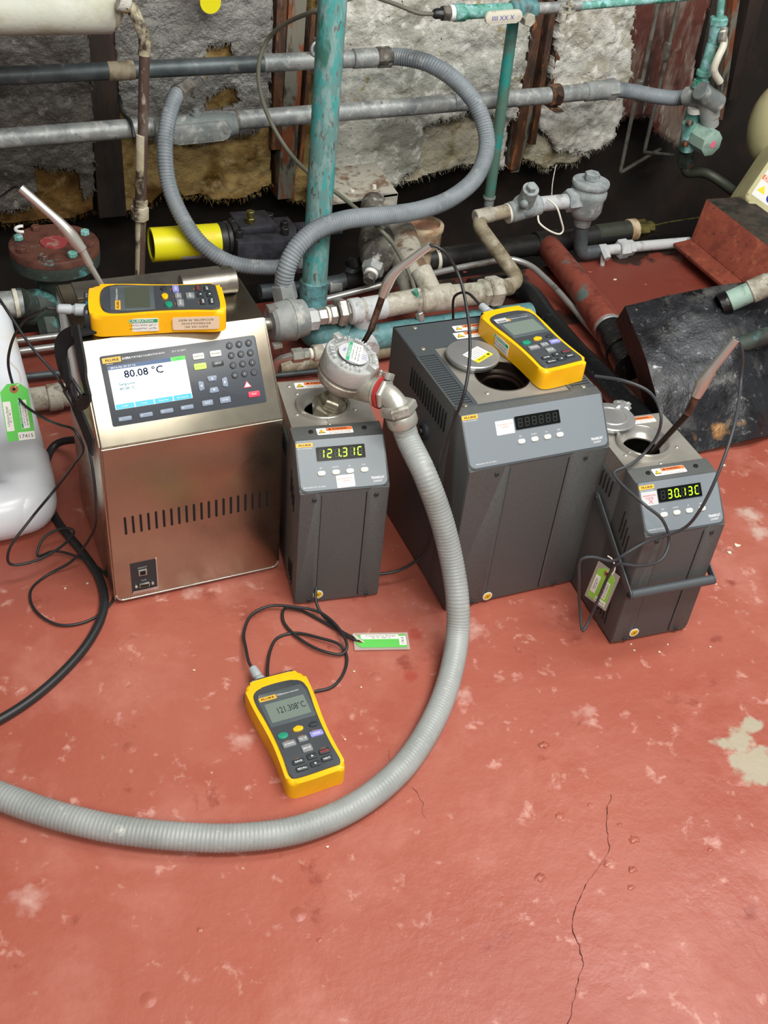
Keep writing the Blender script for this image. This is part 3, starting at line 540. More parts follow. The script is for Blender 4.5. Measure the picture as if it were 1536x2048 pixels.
def small_bath(name, label, loc, rz, s, dot, handle):
    W, hc, d1, h1 = 0.1227, 0.2063, 0.0475, 0.2563; strip = (0.0745, 0.2579); D_ = 0.189
    wx, wy = (0.0548, 0.1215) if not handle else (0.0535, 0.1260)
    th, pn, MP, Ls = bath(name, label, loc, rz, W, hc, d1, h1, strip, D_, None, None)
    mb = MB(); mb.plate_hole(0.003, W - 0.003, 0.0755, D_, wx, wy, 0.0345, 0.2545, 0.2560)
    for x in (0.003, W - 0.0045): mb.box(x, x + 0.0015, 0.0755, D_, 0.226, 0.2555)
    mb.box(0.003, W - 0.003, D_ - 0.0015, D_, 0.226, 0.2555); obj('top_plate', mb, 'plate_grey', th)
    well_parts(th, (wx, wy), 0.2560, 0.0372, 0.0255, 0.0062)
    for x, y in ((0.0180, 0.176), (0.0255, 0.156), (0.0160, 0.1068), (0.0968, 0.1082), (0.0550, 0.0800)): screw(th, (x, y, 0.2560), (0, 0, 1), 0.0028)
    for x in (0.026, 0.099): screw(th, (x, 0.063, 0.2574), (0, 0, 1), 0.0034, 'vent_black')
    Mt = frame((0.058 if not handle else 0.057, 0.0615, 0.2577), (1, 0, 0), (0, 1, 0.06)); warning_label(th, Mt, 0.049, 0.0135)
    warning_label(th, T(0.052 if not handle else 0.075, 0.176 if not handle else 0.178, 0.2560), 0.052, 0.0150, ('DO NOT OPERATE WITHOUT', 'WATER AND OIL'))
    badge(th, MP @ T(0.0130, 0.0622, 0.0010), 0.0225, 0.0054)
    panel_bits(th, pn, MP, W, (0.0278, 0.0935, 0.0398, 0.0580), s, dot, 0.0236, (0.0319, 0.0513, 0.0703, 0.0900), '2300BT', 'MICRO-BATH -30°C TO +200°C', (0.1070, 0.0118))
    if handle: instrument_sticker(th, MP @ T(0.0148, 0.0470, 0.001), 0.0235, 0.0185, True)
    else: instrument_sticker(th, MP @ T(0.0630, 0.0108, 0.0010, 0.03), 0.0245, 0.0165, False)
    # side louvres
    def slot(y, z0, z1):
        mb = MB(); mb.box(-0.0012, 0.001, y - 0.0008, y + 0.0008, z0, z1, bev=0.0004); obj('vent_slot', mb, 'vent_black', th)
        mb = MB(); mb.box(W - 0.001, W + 0.0012, y - 0.0008, y + 0.0008, z0, z1, bev=0.0004); obj('vent_slot', mb, 'vent_black', th)
    for i in range(5): slot(0.096 + i * 0.009, 0.196 - 0.0 * i, 0.222)
    for i in range(4): slot(0.030 + i * 0.0075, 0.150 + i * 0.006, 0.205 - (3 - i) * 0.008)
    for i in range(4): slot(0.026 + i * 0.0075, 0.018 + i * 0.002, 0.058 - i * 0.002)
    if handle:
        mb = MB(); yb, zb = -0.012, 0.1120; py, pz = 0.1155, 0.180
        d = V((0, yb - py, zb - pz)); u = d.normalized(); n_ = V((0, -u.z, u.y))
        for sx in (-1, 1):
            x = -0.0055 if sx < 0 else W + 0.0035; a = V((x, py, pz)); b = V((x, yb, zb)); q = []
            for k in range(9): an = pi / 2 + pi * k / 8; q.append(a + u * cos(an) * 0.0075 + n_ * sin(an) * 0.0075)
            for k in range(9): an = -pi / 2 + pi * k / 8; q.append(b + u * cos(an) * 0.0065 + n_ * sin(an) * 0.0065)
            mb2 = MB(); mb2.prism(q, (0.002, 0, 0), bev=0.0006); obj('handle_arm', mb2, 'bath_strip', th)
            screw(th, (x if sx < 0 else x + .002, py, pz), (sx, 0, 0), 0.0036, 'meter_edge'); screw(th, (x if sx < 0 else x + .002, yb, zb), (sx, 0, 0), 0.0036, 'vent_black')
        mb = MB(); mb.cyl((-0.0035, yb, zb), (W + 0.0035, yb, zb), 0.0068, ch=0.001); obj('handle_grip', mb, 'bath_strip', th)
    return th

bathB = small_bath('calibration_bath', 'small grey bath showing 121.31C with the metal sensor head in its well', (0.3959, 1.0134, 0), radians(18.56 - 27.27), '12131C', 2, False)
bathD = small_bath('calibration_bath', 'small dark grey bench bath showing 30.13C, with a carrying handle swung down in front', (0.7946, 0.7983, 0), radians(22.45 - 27.27), ' 3013C', 2, True)

# ---- the large grey bath
W, hc, d1, h1 = 0.2134, 0.2567, 0.0453, 0.3127
bathC, pn, MP, Ls = bath('calibration_bath', 'large dark grey bench bath with an unlit display and a yellow meter on its top', (0.5974, 0.9340, 0), radians(25.91 - 27.27), W, hc, d1, h1, (0.060, 0.3140), 0.2741, None, None, big=True)
th = bathC
mb = MB(); zt = 0.3125
# top skin: dark frame pieces around the plate and louvres
mb.box(0.001, 0.034, 0.060, 0.0655, zt - 0.002, zt + 0.0015); mb.box(0.034, 0.174, 0.058, 0.0620, zt - 0.002, zt + 0.0015); mb.box(0.174, W - 0.001, 0.060, 0.0655, zt - 0.002, zt + 0.0015)
mb.box(0.001, W - 0.001, 0.2050, 0.2735, zt - 0.002, zt + 0.0015); mb.box(0.0290, 0.0350, 0.0655, 0.2050, zt - 0.002, zt + 0.0015); mb.box(0.1730, 0.1790, 0.0655, 0.2050, zt - 0.002, zt + 0.0015)
mb.box(0.001, 0.0290, 0.190, 0.2050, zt - 0.002, zt + 0.0015); mb.box(0.179, W - 0.001, 0.190, 0.2050, zt - 0.002, zt + 0.0015)
obj('top_cover', mb, 'bath_strip', th)
for x0, x1 in ((0.0015, 0.0290), (0.179, W - 0.0015)):
    mb = MB(); n = 22
    for i in range(n): y = 0.0665 + i * (0.190 - 0.0665) / n; mb.box(x0, x1, y, y + 0.0030, zt - 0.002, zt + 0.001)
    mb.box(x0 - .0005, x0 + 0.0015, 0.0655, 0.190, zt - 0.002, zt + 0.001)
    obj('louvre', mb, 'bath_strip', th)
mb = MB(); mb.box(0.004, 0.030, 0.064, 0.192, 0.290, 0.292); mb.box(0.178, W - 0.004, 0.064, 0.192, 0.290, 0.292); obj('inner_tray', mb, 'vent_black', th)
mb = MB(); mb.plate_hole(0.0350, 0.1730, 0.0620, 0.2050, 0.0985, 0.1185, 0.0375, zt - 0.003, zt + 0.0002); obj('top_plate', mb, 'plate_grey', th)
mb = MB(); mb.lathe((0.0985, 0.1185, zt), (0, 0, 1), [(0.0378, -0.002), (0.0385, 0.0008), (0.0375, 0.0012), (0.0362, 0), (0.0355, -0.012), (0.030, -0.014), (0.0295, -0.018), (0.0265, -0.019), (0.026, -0.021)], 56, cap=False); obj('well_ring', mb, 'steel_dark', th)
mb = MB(); mb.lathe((0.0985, 0.1185, zt), (0, 0, 1), [(0.0265, -0.019), (0.0265, -0.13), (0.001, -0.13)], 40, cap=False); obj('well_cup', mb, 'well_metal', th)
for x, y in ((0.0295, 0.2625), (0.0181, 0.2064), (0.0156, 0.0625), (0.1946, 0.0625), (0.205, 0.262)): screw(th, (x, y, zt + 0.0015), (0, 0, 1), 0.0034, 'nut_oily')
for x, y in ((0.0587, 0.0838), (0.1400, 0.0850)): screw(th, (x, y, zt), (0, 0, 1), 0.0034)
warning_label(th, T(0.112, 0.246, zt + 0.0016, -0.04), 0.056, 0.0145); warning_label(th, T(0.108, 0.2275, zt + 0.0016), 0.062, 0.0165, ('DO NOT OPERATE WITHOUT', 'WATER AND OIL'))
badge(th, MP @ T(0.0130, 0.0680, 0.0010), 0.0230, 0.0056)
panel_bits(th, pn, MP, W, (0.0762, 0.1430, 0.0418, 0.0594), '      ', None, 0.0262, (0.0812, 0.1010, 0.1203, 0.1392), '2450BT', 'MICRO-BATH -30°C TO +200°C', (0.1944, 0.0125))
instrument_sticker(th, MP @ T(0.0607, 0.0479, 0.001), 0.0265, 0.0185, False)
for i in range(14):
    y = 0.0815 + i * 0.0088
    mb = MB(); mb.box(-0.0012, 0.001, y - 0.0013, y + 0.0013, 0.2625, 0.2940, bev=0.0008); obj('vent_slot', mb, 'vent_black', th)
    mb = MB(); mb.box(W - 0.001, W + 0.0012, y - 0.0013, y + 0.0013, 0.2625, 0.2940, bev=0.0008); obj('vent_slot', mb, 'vent_black', th)
mb = MB(); mb.lathe((0, 0.135, 0.228), (-1, 0, 0), [(0.0135, -0.001), (0.0135, 0.004), (0.011, 0.006), (0.008, 0.006), (0.007, 0.003), (0.0045, 0.003), (0.004, 0.008), (0.001, 0.008)], 28); obj('side_knob', mb, 'meter_edge', th)

# ------------------------------------------------------------------ the stainless bath with a colour screen
W, hc, d1, h1, D_ = 0.2423, 0.2700, 0.0817, 0.3765, 0.232
th = bathA = thing('calibration_bath', 'brushed stainless steel bath with a lit colour screen reading 80.08 °C', 'calibration bath', (0.1589, 1.0944, 0), 0)
mb = MB(); mb.prism([V((0.004, y, z)) for y, z in [(0.0025, 0.012), (0.0025, hc - .001), (d1 + .001, h1 - 0.003), (D_ - 0.002, h1 - 0.003), (D_ - 0.002, 0.012)]], (W - 0.008, 0, 0)); obj('inner_case', mb, 'vent_black', th)
for x in (0, W - 0.0035):
    mb = MB(); mb.prism([V((x, y, z)) for y, z in [(0.003, 0.006), (0.003, hc), (d1 + 0.001, h1 - 0.0015), (D_, h1 - 0.0015), (D_, 0.006)]], (0.0035, 0, 0), bev=0.0010); obj('side_panel', mb, 'stainless', th)
# front cover: rounded-corner sheet, sloped sheet, top sheet
MF = frame((0, 0, 0), (1, 0, 0), (0, 0, 1))
mb = MB(MF); mb.prism([V((q.x, q.y, -0.003)) for q in rrect(0.0022, W - 0.0022, 0.006, hc - 0.0005, 0.010, 6, (1, 1, 0, 0))], (0, 0, 0.0045), capbev=0.0018, seg=3); obj('front_panel', mb, 'stainless', th)
MP = frame((0, 0, hc), (1, 0, 0), (0, d1, h1 - hc)); Ls = 0.1342
mb = MB(MP); mb.prism([V((q.x, q.y, -0.003)) for q in rrect(0.0022, W - 0.0022, 0, Ls + 0.001, 0.001, 1, (0, 0, 0, 0))], (0, 0, 0.0045), capbev=0.0018, seg=3)
mb.M = Matrix(); mb.box(0.0022, W - 0.0022, d1 - 0.0008, D_, h1 - 0.003, h1 + 0.0002, bev=0.0012); obj('top_cover', mb, 'stainless', th)
mb = MB(); mb.box(0.02, W - 0.02, 0.185, D_ - 0.002, h1 + 0.0002, h1 + 0.003, bev=0.001); obj('tank_cover', mb, 'stainless_dull', th)
mb = MB(MF); mb.tube([V((q.x, q.y, 0.0012)) for q in rrect(0.0030, W - 0.0030, 0.0068, hc + .1, 0.010, 6, (1, 1, 0, 0))][0:14], 0.0013, 8, raw=True); obj('edge_trim', mb, 'steel_bright', th)
for i in range(20):
    x = 0.0236 + i * (0.2200 - 0.0236) / 19; mb = MB(MF); mb.prism([V((q.x, q.y, 0.0010)) for q in rrect(x - 0.0016, x + 0.0016, 0.1255, 0.1555, 0.0015, 5)], (0, 0, 0.0009)); obj('vent_slot', mb, 'vent_black', th)
# port recess
mb = MB(MF); mb.box(0.0245, 0.0615, 0.015, 0.072, 0.0012, 0.0019); rc = obj('port_plate', mb, 'meter_edge', th)
mb = MB(MF); mb.prism([V((0.0245, 0.0145, 0.0016)), V((0.0615, 0.0145, 0.0016)), V((0.0600, 0.0205, 0.003)), V((0.026, 0.0205, 0.003))], (0, 0, 0.0005)); mb.box(0.0600, 0.0615, 0.015, 0.072, 0.0019, 0.0030); obj('bent_edge', mb, 'steel_bright', rc)
mb = MB(MF); mb.box(0.0350, 0.0470, 0.0470, 0.0580, 0.0019, 0.0040, bev=0.0006); u = obj('usb_port', mb, 'nut_steel', th); mb = MB(MF); mb.box(0.0372, 0.0448, 0.0490, 0.0560, 0.0040, 0.0043); obj('socket', mb, 'vent_black', u)
mb = MB(MF); mb.box(0.0345, 0.0495, 0.0250, 0.0325, 0.0019, 0.0050, bev=0.0012); u = obj('serial_port', mb, 'nut_steel', th)
mb = MB(MF); mb.box(0.0362, 0.0478, 0.0265, 0.0310, 0.0050, 0.0053); obj('socket', mb, 'vent_black', u)
for i in range(9): mb = MB(MF); x = 0.0375 + (i % 5) * 0.0022 + (0.0011 if i > 4 else 0); y = 0.0298 if i < 5 else 0.0278; mb.box(x - .0003, x + .0003, y - .0003, y + .0003, 0.0053, 0.0060); obj('pin', mb, 'brass_dirty', u)
for x in (0.0305, 0.0535): mb = MB(MF); mb.hexa((x, 0.0288, 0.0019), (x, 0.0288, 0.005), 0.0022); obj('jack_nut', mb, 'steel_bright', u)
text('USB DEVICE', 0.0017, rc, MF @ T(0.0412, 0.0612, 0.0019)); text('RS-232', 0.0017, rc, MF @ T(0.0420, 0.0370, 0.0019))
for i in range(4): mb = MB(); mb.cyl(((0.02, W - 0.02)[i % 2], (0.02, D_ - 0.02)[i // 2], 0), ((0.02, W - 0.02)[i % 2], (0.02, D_ - 0.02)[i // 2], 0.012), 0.012); obj('foot', mb, 'strap_black', th)
# membrane keypad
cp = obj('control_panel', pad(0.0218, 0.2228, 0.0247, 0.1132, 0.003, 0.0015, 0.0024, MP, capbev=0.0004), 'membrane', th)
ML = MP @ T(0, 0, 0.0024)
badge(th, ML @ T(0.0358, 0.1068), 0.0230, 0.0065, False)
text('Calibration', 0.0014, cp, ML @ T(0.0325, 0.1022)); text('6109A', 0.0028, cp, ML @ T(0.0490, 0.1068), align='LEFT', bold=0.02)
text('PORTABLE CALIBRATION BATH', 0.0022, cp, ML @ T(0.0605, 0.1068), align='LEFT', width=0.042); text('35°C TO 250°C', 0.0022, cp, ML @ T(0.112, 0.1068), align='LEFT', width=0.018)
sc = obj('screen', pad(0.0292, 0.1270, 0.0450, 0.0995, 0.0008, 0, 0.0006, ML), 'lcd_white', th, label='lit colour screen'); MS = ML @ T(0, 0, 0.0006)
obj('status_bar', pad(0.0292, 0.1085, 0.0945, 0.0995, 0.0003, 0, 0.0002, MS), 'lcd_navy', sc); obj('status_bar', pad(0.1087, 0.1270, 0.0945, 0.0995, 0.0003, 0, 0.0002, MS), 'lcd_green', sc)
text('2016-06-30 01:16', 0.0026, sc, MS @ T(0.0325, 0.0970, 0.0002), align='LEFT', width=0.031); text('Stable', 0.0022, sc, MS @ T(0.1178, 0.0970, 0.0002), 'lcd_navy')
text('80.08 °C', 0.0090, sc, MS @ T(0.0475, 0.0872), 'lcd_ink', align='LEFT', width=0.049, bold=0.012, depth=0.0005)
text('Setpoint', 0.0032, sc, MS @ T(0.0390, 0.0755), 'lcd_teal', align='LEFT', width=0.020, bold=0.012, depth=0.0004); text('80.08 °C', 0.0032, sc, MS @ T(0.0390, 0.0698), 'lcd_teal', align='LEFT', width=0.019, bold=0.012, depth=0.0004)
for i, s in enumerate(('Profile', 'Probe', 'Ramp Rate', 'Edit Setpoint')):
    x = 0.0298 + i * 0.0244; obj('soft_tab', pad(x, x + 0.0232, 0.0452, 0.0515, 0.0003, 0, 0.0002, MS), 'lcd_blue', sc); text(s, 0.0020, sc, MS @ T(x + 0.0116, 0.0484, 0.0002))
def key(x, y, w, h, m, s, tm='ink_white', th_=None, r=0.0010, sz=0.0019, kn='key'):
    k = obj(kn, pad(x - w / 2, x + w / 2, y - h / 2, y + h / 2, r, 0, 0.0013, ML, capbev=0.0004), m, bathA)
    if s: text(s, sz, k, ML @ T(x, y, 0.0013), tm, width=min(w * 0.8, len(s) * sz * 0.85))
    return k
key(0.1442, 0.0962, 0.0145, 0.0075, 'key_white', 'MONITOR', 'ink_black'); key(0.1668, 0.0966, 0.0145, 0.0075, 'key_white', 'PROGRAM', 'ink_black')
key(0.1441, 0.0833, 0.0155, 0.0075, 'key_green', 'SETPOINT', 'ink_black'); key(0.1677, 0.0838, 0.0145, 0.0068, 'key_dark', 'SETUP')
for x, y, w_, h_, a in ((0.1564, 0.0655, 0.0130, 0.0068, 0), (0.1561, 0.0512, 0.0130, 0.0066, pi), (0.1411, 0.0585, 0.0072, 0.0125, pi / 2), (0.1718, 0.0587, 0.0072, 0.0130, -pi / 2)):
    mb = MB(ML @ T(x, y, 0, a)); mb.prism([V(q) for q in ((-0.0066, 0.0028, 0), (-0.0048, -0.0032, 0), (0.0048, -0.0032, 0), (0.0066, 0.0028, 0), (0.004, 0.0038, 0), (-0.004, 0.0038, 0))][::-1], (0, 0, 0.0013), capbev=0.0003)
    k = obj('arrow_key', mb, 'key_grey', th); obj('arrow', tri(ML @ T(x, y, 0.0013, a), 0.0016, 0.0002), 'ink_white', k)
key(0.1447, 0.0360, 0.0140, 0.0068, 'key_grey', 'BACK'); key(0.1682, 0.0362, 0.0140, 0.0075, 'key_grey', 'ENTER')
for i, x in enumerate((0.0384, 0.0649, 0.0913, 0.1176)): key(x, 0.0328 + i * 0.0006, 0.0165, 0.0052, 'key_grey', None); text('F%d' % (i + 1), 0.0020, cp, ML @ T(x - 0.0052, 0.0328 + i * 0.0006, 0.0014))
for i, s in enumerate(('7', '8', '9', '4', '5', '6', '1', '2', '3', '+/-', '0', '.')):
    x = 0.1868 + (i % 3) * 0.0129; y = 0.1041 - (i // 3) * 0.0128
    mb = MB(ML); mb.lathe((x, y, 0), (0, 0, 1), [(0.0043, 0), (0.0043, 0.001), (0.0036, 0.0016)], 24); k = obj('number_key', mb, 'key_dark', th); text(s, 0.0020, k, ML @ T(x, y, 0.0016))
k = obj('warning_lamp', tri(ML @ T(0.2005, 0.0507), 0.0055, 0.0008), 'key_red', th, label='glowing pink warning triangle'); obj('lamp_lens', tri(ML @ T(0.2005, 0.0507, 0.0008), 0.0040, 0.0004), 'lamp_pink', k)
key(0.2073, 0.0378, 0.0150, 0.0072, 'key_red', 'STOP')
# carrying bar on the top right
mb = MB(); mb.cyl((0.150, 0.158, h1 + 0.016), (0.225, 0.158, h1 + 0.016), 0.016, seg=32, ch=0.001); obj('carrying_bar', mb, 'stainless_dull', th)
for x, z in ((W, 0.30), (W, 0.2)): screw(th, (x, 0.06, z), (1, 0, 0), 0.004)
# ------------------------------------------------------------------ hand-held yellow meters
def outline(top, scale_w=1.0, inset=0.0):
    """meter outline: wide head, waist, rounded foot"""
    L_ = 0.166; half = [(0.0, 0.030), (0.004, 0.0355), (0.012, 0.0375), (0.030, 0.0368), (0.060, 0.0360), (0.085, 0.0372), (0.110, 0.0395), (0.140, 0.0410), (0.156, 0.0405), (0.163, 0.0370), (0.166, 0.0310)]
    return [(w, y) for y, w in half]
def meter(name, label, M, reading, stickers=(), dark=False, window_sticker=False):
    th = thing(name, label, 'thermometer', M=M)
    half = outline(0); P = [V((w, y, 0)) for w, y in half] + [V((-w, y, 0)) for w, y in half[::-1]]
    P = catmull(P + [P[0]], 0.004)[:-1]
    mb = MB(); mb.prism([p.copy() for p in P], (0, 0, 0.0285), capbev=0.006, seg=4)
    obj('holster', mb, 'rubber_yellow', th, smooth=60)
    # dark face, standing a little proud
    fp = [(0.0295, 0.0075), (0.0322, 0.011), (0.0310, 0.040), (0.0308, 0.070), (0.0325, 0.100), (0.0352, 0.128), (0.0340, 0.143), (0.0280, 0.1495), (0.0140, 0.1525)]
    F = [V((w, y, 0.0235)) for w, y in fp] + [V((-w, y, 0.0235)) for w, y in fp[::-1]]; F = catmull(F + [F[0]], 0.004)[:-1]
    mb = MB(); mb.prism([p.copy() for p in F], (0, 0, 0.0068), capbev=0.0016, seg=2); obj('face', mb, 'meter_grey', th, smooth=60)
    z = 0.0303
    mb = MB(); mb.prism([V(q) for q in ((-0.0300, 0.0868, z - 0.0005), (0.0298, 0.0868, z - 0.0005), (0.0322, 0.1300, z - 0.0005), (0.0285, 0.1410, z - 0.0005), (-0.0285, 0.1410, z - 0.0005), (-0.0322, 0.1300, z - 0.0005))], (0, 0, 0.0012), capbev=0.0004); wn = obj('window', mb, 'meter_window', th)
    lc = obj('lcd', pad(-0.0262, 0.0258, 0.0925, 0.1230, 0.0012, z + 0.0007, z + 0.0010, Matrix()), 'lcd_panel' if not dark else 'lcd_panel_dark', th, label='lcd reading 121.308°C' if reading else 'blank lcd')
    if reading: text(reading, 0.0098, lc, T(0.0045, 0.1085, z + 0.0010), 'ink_black', width=0.036)
    zb = z + 0.0007
    b = obj('maker_badge', pad(-0.0300, -0.0075, 0.1285, 0.1350, 0.0006, zb, zb + 0.0003, Matrix()), 'badge_yellow', th); text('FLUKE', 0.0028, b, T(-0.0187, 0.1318, zb + 0.0003), 'ink_black', width=0.017, bold=0.03)
    text('1524', 0.0026, wn, T(-0.0060, 0.1330, zb), align='LEFT'); text('REFERENCE THERMOMETER', 0.0018, wn, T(0.0010, 0.1325, zb), align='LEFT', width=0.022)
    def oval(x, y, w, h, m, n_='button'):
        mb = MB(T(x, y, z - 0.0005)); pts = [V((cos(2 * pi * k / 24) * w / 2, sin(2 * pi * k / 24) * h / 2, 0)) for k in range(24)]; mb.prism(pts, (0, 0, 0.0026), capbev=0.0008); return obj(n_, mb, m, th)
    oval(-0.0204, 0.0697, 0.0135, 0.0095, 'btn_green'); oval(0.0008, 0.0735, 0.0135, 0.0080, 'btn_yellow'); oval(0.0212, 0.0740, 0.0125, 0.0075, 'meter_edge')
    def kb(x, y, w, h, m, s, tm='ink_white', top=None):
        k = obj('button', pad(x - w / 2, x + w / 2, y - h / 2, y + h / 2, 0.0014, z - 0.0005, z + 0.0019, Matrix(), capbev=0.0006), m, th)
        if s == '^': obj('arrow', tri(T(x, y, z + 0.0019), 0.0017, 0.0002), tm, k)
        elif s == 'v': obj('arrow', tri(T(x, y, z + 0.0019, pi), 0.0017, 0.0002), tm, k)
        elif s: text(s, 0.0024, k, T(x, y, z + 0.0019), tm, width=min(w * 0.78, len(s) * 0.0023), bold=0.02)
        if top: text(top, 0.0015, wn, T(x, y + h / 2 + 0.0018, z), 'ink_orange')
    kb(-0.0175, 0.0553, 0.0165, 0.0085, 'btn_grey', 'STATS', top='RESET'); kb(0.0008, 0.0570, 0.0120, 0.0080, 'btn_grey', '°C °F', top='Ω mV'); kb(0.0195, 0.0592, 0.0165, 0.0078, 'btn_lilac', 'HOLD', top='TREND')
    kb(0.0006, 0.0420, 0.0128, 0.0105, 'btn_grey', 'SETUP')
    kb(-0.0158, 0.0270, 0.0150, 0.0068, 'btn_dark', 'SAVE', top='LOG'); kb(0.0022, 0.0288, 0.0125, 0.0080, 'btn_dark', '^'); kb(0.0192, 0.0305, 0.0140, 0.0072, 'btn_dark', 'ENTER', 'ink_red', top='HOME')
    kb(-0.0150, 0.0160, 0.0150, 0.0068, 'btn_dark', 'RECALL'); kb(0.0022, 0.0172, 0.0125, 0.0072, 'btn_dark', 'v'); kb(0.0180, 0.0195, 0.0140, 0.0070, 'btn_dark', 'NEXT')
    # connector block behind the head
    mb = MB(); mb.box(-0.030, 0.030, 0.158, 0.1735, 0.005, 0.0245, bev=0.002); cb = obj('connector_block', mb, 'meter_edge', th)
    text('RS232', 0.0022, cb, T(-0.0225, 0.1698, 0.0246)); text('DC 12V', 0.0022, cb, T(0.020, 0.1698, 0.0246)); text('PROBE', 0.0022, cb, T(0.0, 0.1698, 0.0246), 'lcd_blue')
    for s in stickers: s(th)
    if window_sticker:
        s = obj('barcode_sticker', pad(-0.0320, -0.0120, 0.1270, 0.1375, 0.0008, z + 0.0014, z + 0.0018, Matrix() @ T(0, 0, 0)), 'sticker_grey', th)
        for i in range(12): mb = MB(); x = -0.029 + i * 0.0012; mb.box(x, x + 0.0003 + 0.0004 * (i % 3 == 0), 0.1282, 0.1315, z + 0.0018, z + 0.002); obj('bar', mb, 'ink_black', s)
    return th
def Mpose(bx, by, z, ang, tilt=0): return Matrix.Translation((bx, by, z)) @ Matrix.Rotation(radians(ang - 90), 4, 'Z') @ Matrix.Rotation(tilt, 4, 'Y')
def address_sticker(th):
    w, h = 0.058, 0.018; M = frame((-0.0388, 0.038, 0.0140), (0, -1, 0), (0, 0, 1))
    st = obj('address_sticker', pad(-w / 2, w / 2, -h / 2, h / 2, 0.003, 0, 0.0004, M), 'sticker_cream', th)
    for i, s in enumerate(('ENDO USA, INC', '870 PARKDALE ROAD', 'ROCHESTER, MI 48307')): text(s, h * 0.16, st, M @ T(0, -h * 0.28 + i * h * 0.27, 0.0004, pi), 'ink_black', width=w * (0.5, 0.62, 0.74)[i])
m3 = meter('handheld_thermometer', 'yellow and grey handheld thermometer lying on the red floor, reading 121.308°C', Mpose(0.317, 0.7075, 0, 90.5), '121.308°C')
def cal_left(y, w):
    def f(th):
        h = 0.018; M = frame((-0.0392, y, 0.0140), (0.01, -1, 0), (0, 0, 1))
        st = obj('calibration_sticker', pad(-w / 2, w / 2, -h / 2, h / 2, 0.001, 0, 0.0006, M), 'sticker_white', th)
        obj('green_band', pad(-w / 2 + .001, w / 2 - .001, h * 0.18, h / 2 - 0.001, 0.0003, 0.0006, 0.0008, M), 'sticker_green', st)
        text('CALIBRATION', h * 0.2, st, M @ T(0, h * 0.33, 0.0008), 'ink_white', width=w * 0.7, bold=0.02)
        for i in range(2): scribble(w * 0.85, h * 0.13, st, M @ T(0, -h * 0.02 - i * h * 0.24, 0.0006), seed=i)
    return f
m1 = meter('handheld_thermometer', 'yellow handheld thermometer lying sideways on top of the stainless bath', Mpose(0.3475, 1.1860, 0.3797, 168.6), None, (cal_left(0.105, 0.042), address_sticker), dark=True)
m2 = meter('handheld_thermometer', 'yellow handheld thermometer with a barcode sticker, lying on the large grey bath', Mpose(0.768, 1.0035, 0.3142, 94.3), None, (cal_left(0.108, 0.052),), window_sticker=True)

# ------------------------------------------------------------------ loose lids
def round_lid(name, label, c, r, tag):
    th = thing(name, label, 'lid', c)
    mb = MB(); mb.lathe((0, 0, 0), (0, 0, 1), [(r - 0.004, 0), (r - 0.003, 0.003), (r - 0.0005, 0.005), (r, 0.0065), (r, 0.0095), (r - 0.0012, 0.0108), (r - 0.003, 0.0110), (0.0001, 0.0112)], 56); obj('disc', mb, 'steel_lid', th)
    if tag:
        M = T(0.0045, -0.0065, 0.0113, radians(206)); s = obj('paper_label', pad(-0.017, 0.017, -0.0145, 0.0050, 0.0004, 0, 0.0002, M), 'sticker_white', th)
        for i in range(5): text('THE LID MAY BE HOT WHEN', 0.0016, s, M @ T(0, 0.0025 - i * 0.0034, 0.0002), 'ink_black', width=0.027)
        s = obj('yellow_strip', pad(-0.017, 0.017, 0.0052, 0.0132, 0.0004, 0, 0.0002, M), 'sticker_yellow', th); text('CAUTION', 0.0036, s, M @ T(0.003, 0.0092, 0.0002), 'ink_black', width=0.018, bold=0.02); obj('triangle', tri(M @ T(-0.0115, 0.0088, 0.0002), 0.003, 0.0002), 'ink_black', s)
    else:
        mb = MB(); mb.torus((0, 0, 0.0108), (0, 0, 1), r * 0.62, 0.0012, 48, 8); obj('raised_ring', mb, 'steel_lid', th)
    return th
D('steel_lid', rgb(196, 198, 198), 0.34, 0.75, rvar=0.08, bscale=60)
c = bathC.matrix_world @ V((0.0745, 0.1645, 0.3138)); round_lid('round_lid', 'round aluminium lid with a yellow caution sticker, half covering the well of the large bath', c, 0.0375, True)
c = Q(1222, 836, z=0.2640); round_lid('round_lid', 'plain round metal lid resting on the back of the small bath with the handle', V((c.x, c.y, 0.2565)), 0.0340, False)

# ------------------------------------------------------------------ cast sensor head standing in the well, and its conduit
A0 = bathB.matrix_world @ V((0.0560, 0.1195, 0.254)); A0 = Qn(653, 829, A0); P1 = Qn(708, 706, A0 - HN * 0.010); ax = (P1 - A0).normalized(); H = (P1 - A0).length; print('HEAD', H)
th = thing('sensor_head', 'cast metal sensor head with a round screw cap, tilted over the 121.31C bath', 'sensor', loc=A0)
def S(t): return A0 + ax * (t * H / 0.097)
mb = MB(); mb.hexa(S(0.002), S(0.018), 0.0255, 0.2); obj('lock_nut', mb, 'nut_oily', th, world=True)
mb = MB(); mb.cyl(S(0.016), S(0.020), 0.0205); mb.hexa(S(0.019), S(0.030), 0.0175, 0.5); obj('union_nut', mb, 'nut_oily', th, world=True)
mb = MB(); mb.lathe(S(0.028), ax, [(0.0125, 0), (0.0125, 0.004), (0.011, 0.005), (0.0118, 0.0065), (0.011, 0.008), (0.0118, 0.0095), (0.011, 0.011), (0.0125, 0.013), (0.0135, 0.022)], 28); obj('neck', mb, 'nut_oily', th, world=True)
mb = MB(); mb.lathe(S(0.044), ax, [(0.013, 0), (0.024, 0.004), (0.0345, 0.014), (0.0368, 0.020), (0.0370, 0.026), (0.0355, 0.027), (0.036, 0.030)], 48); body = obj('housing', mb, 'cast_alu', th, world=True)
capz = 0.068
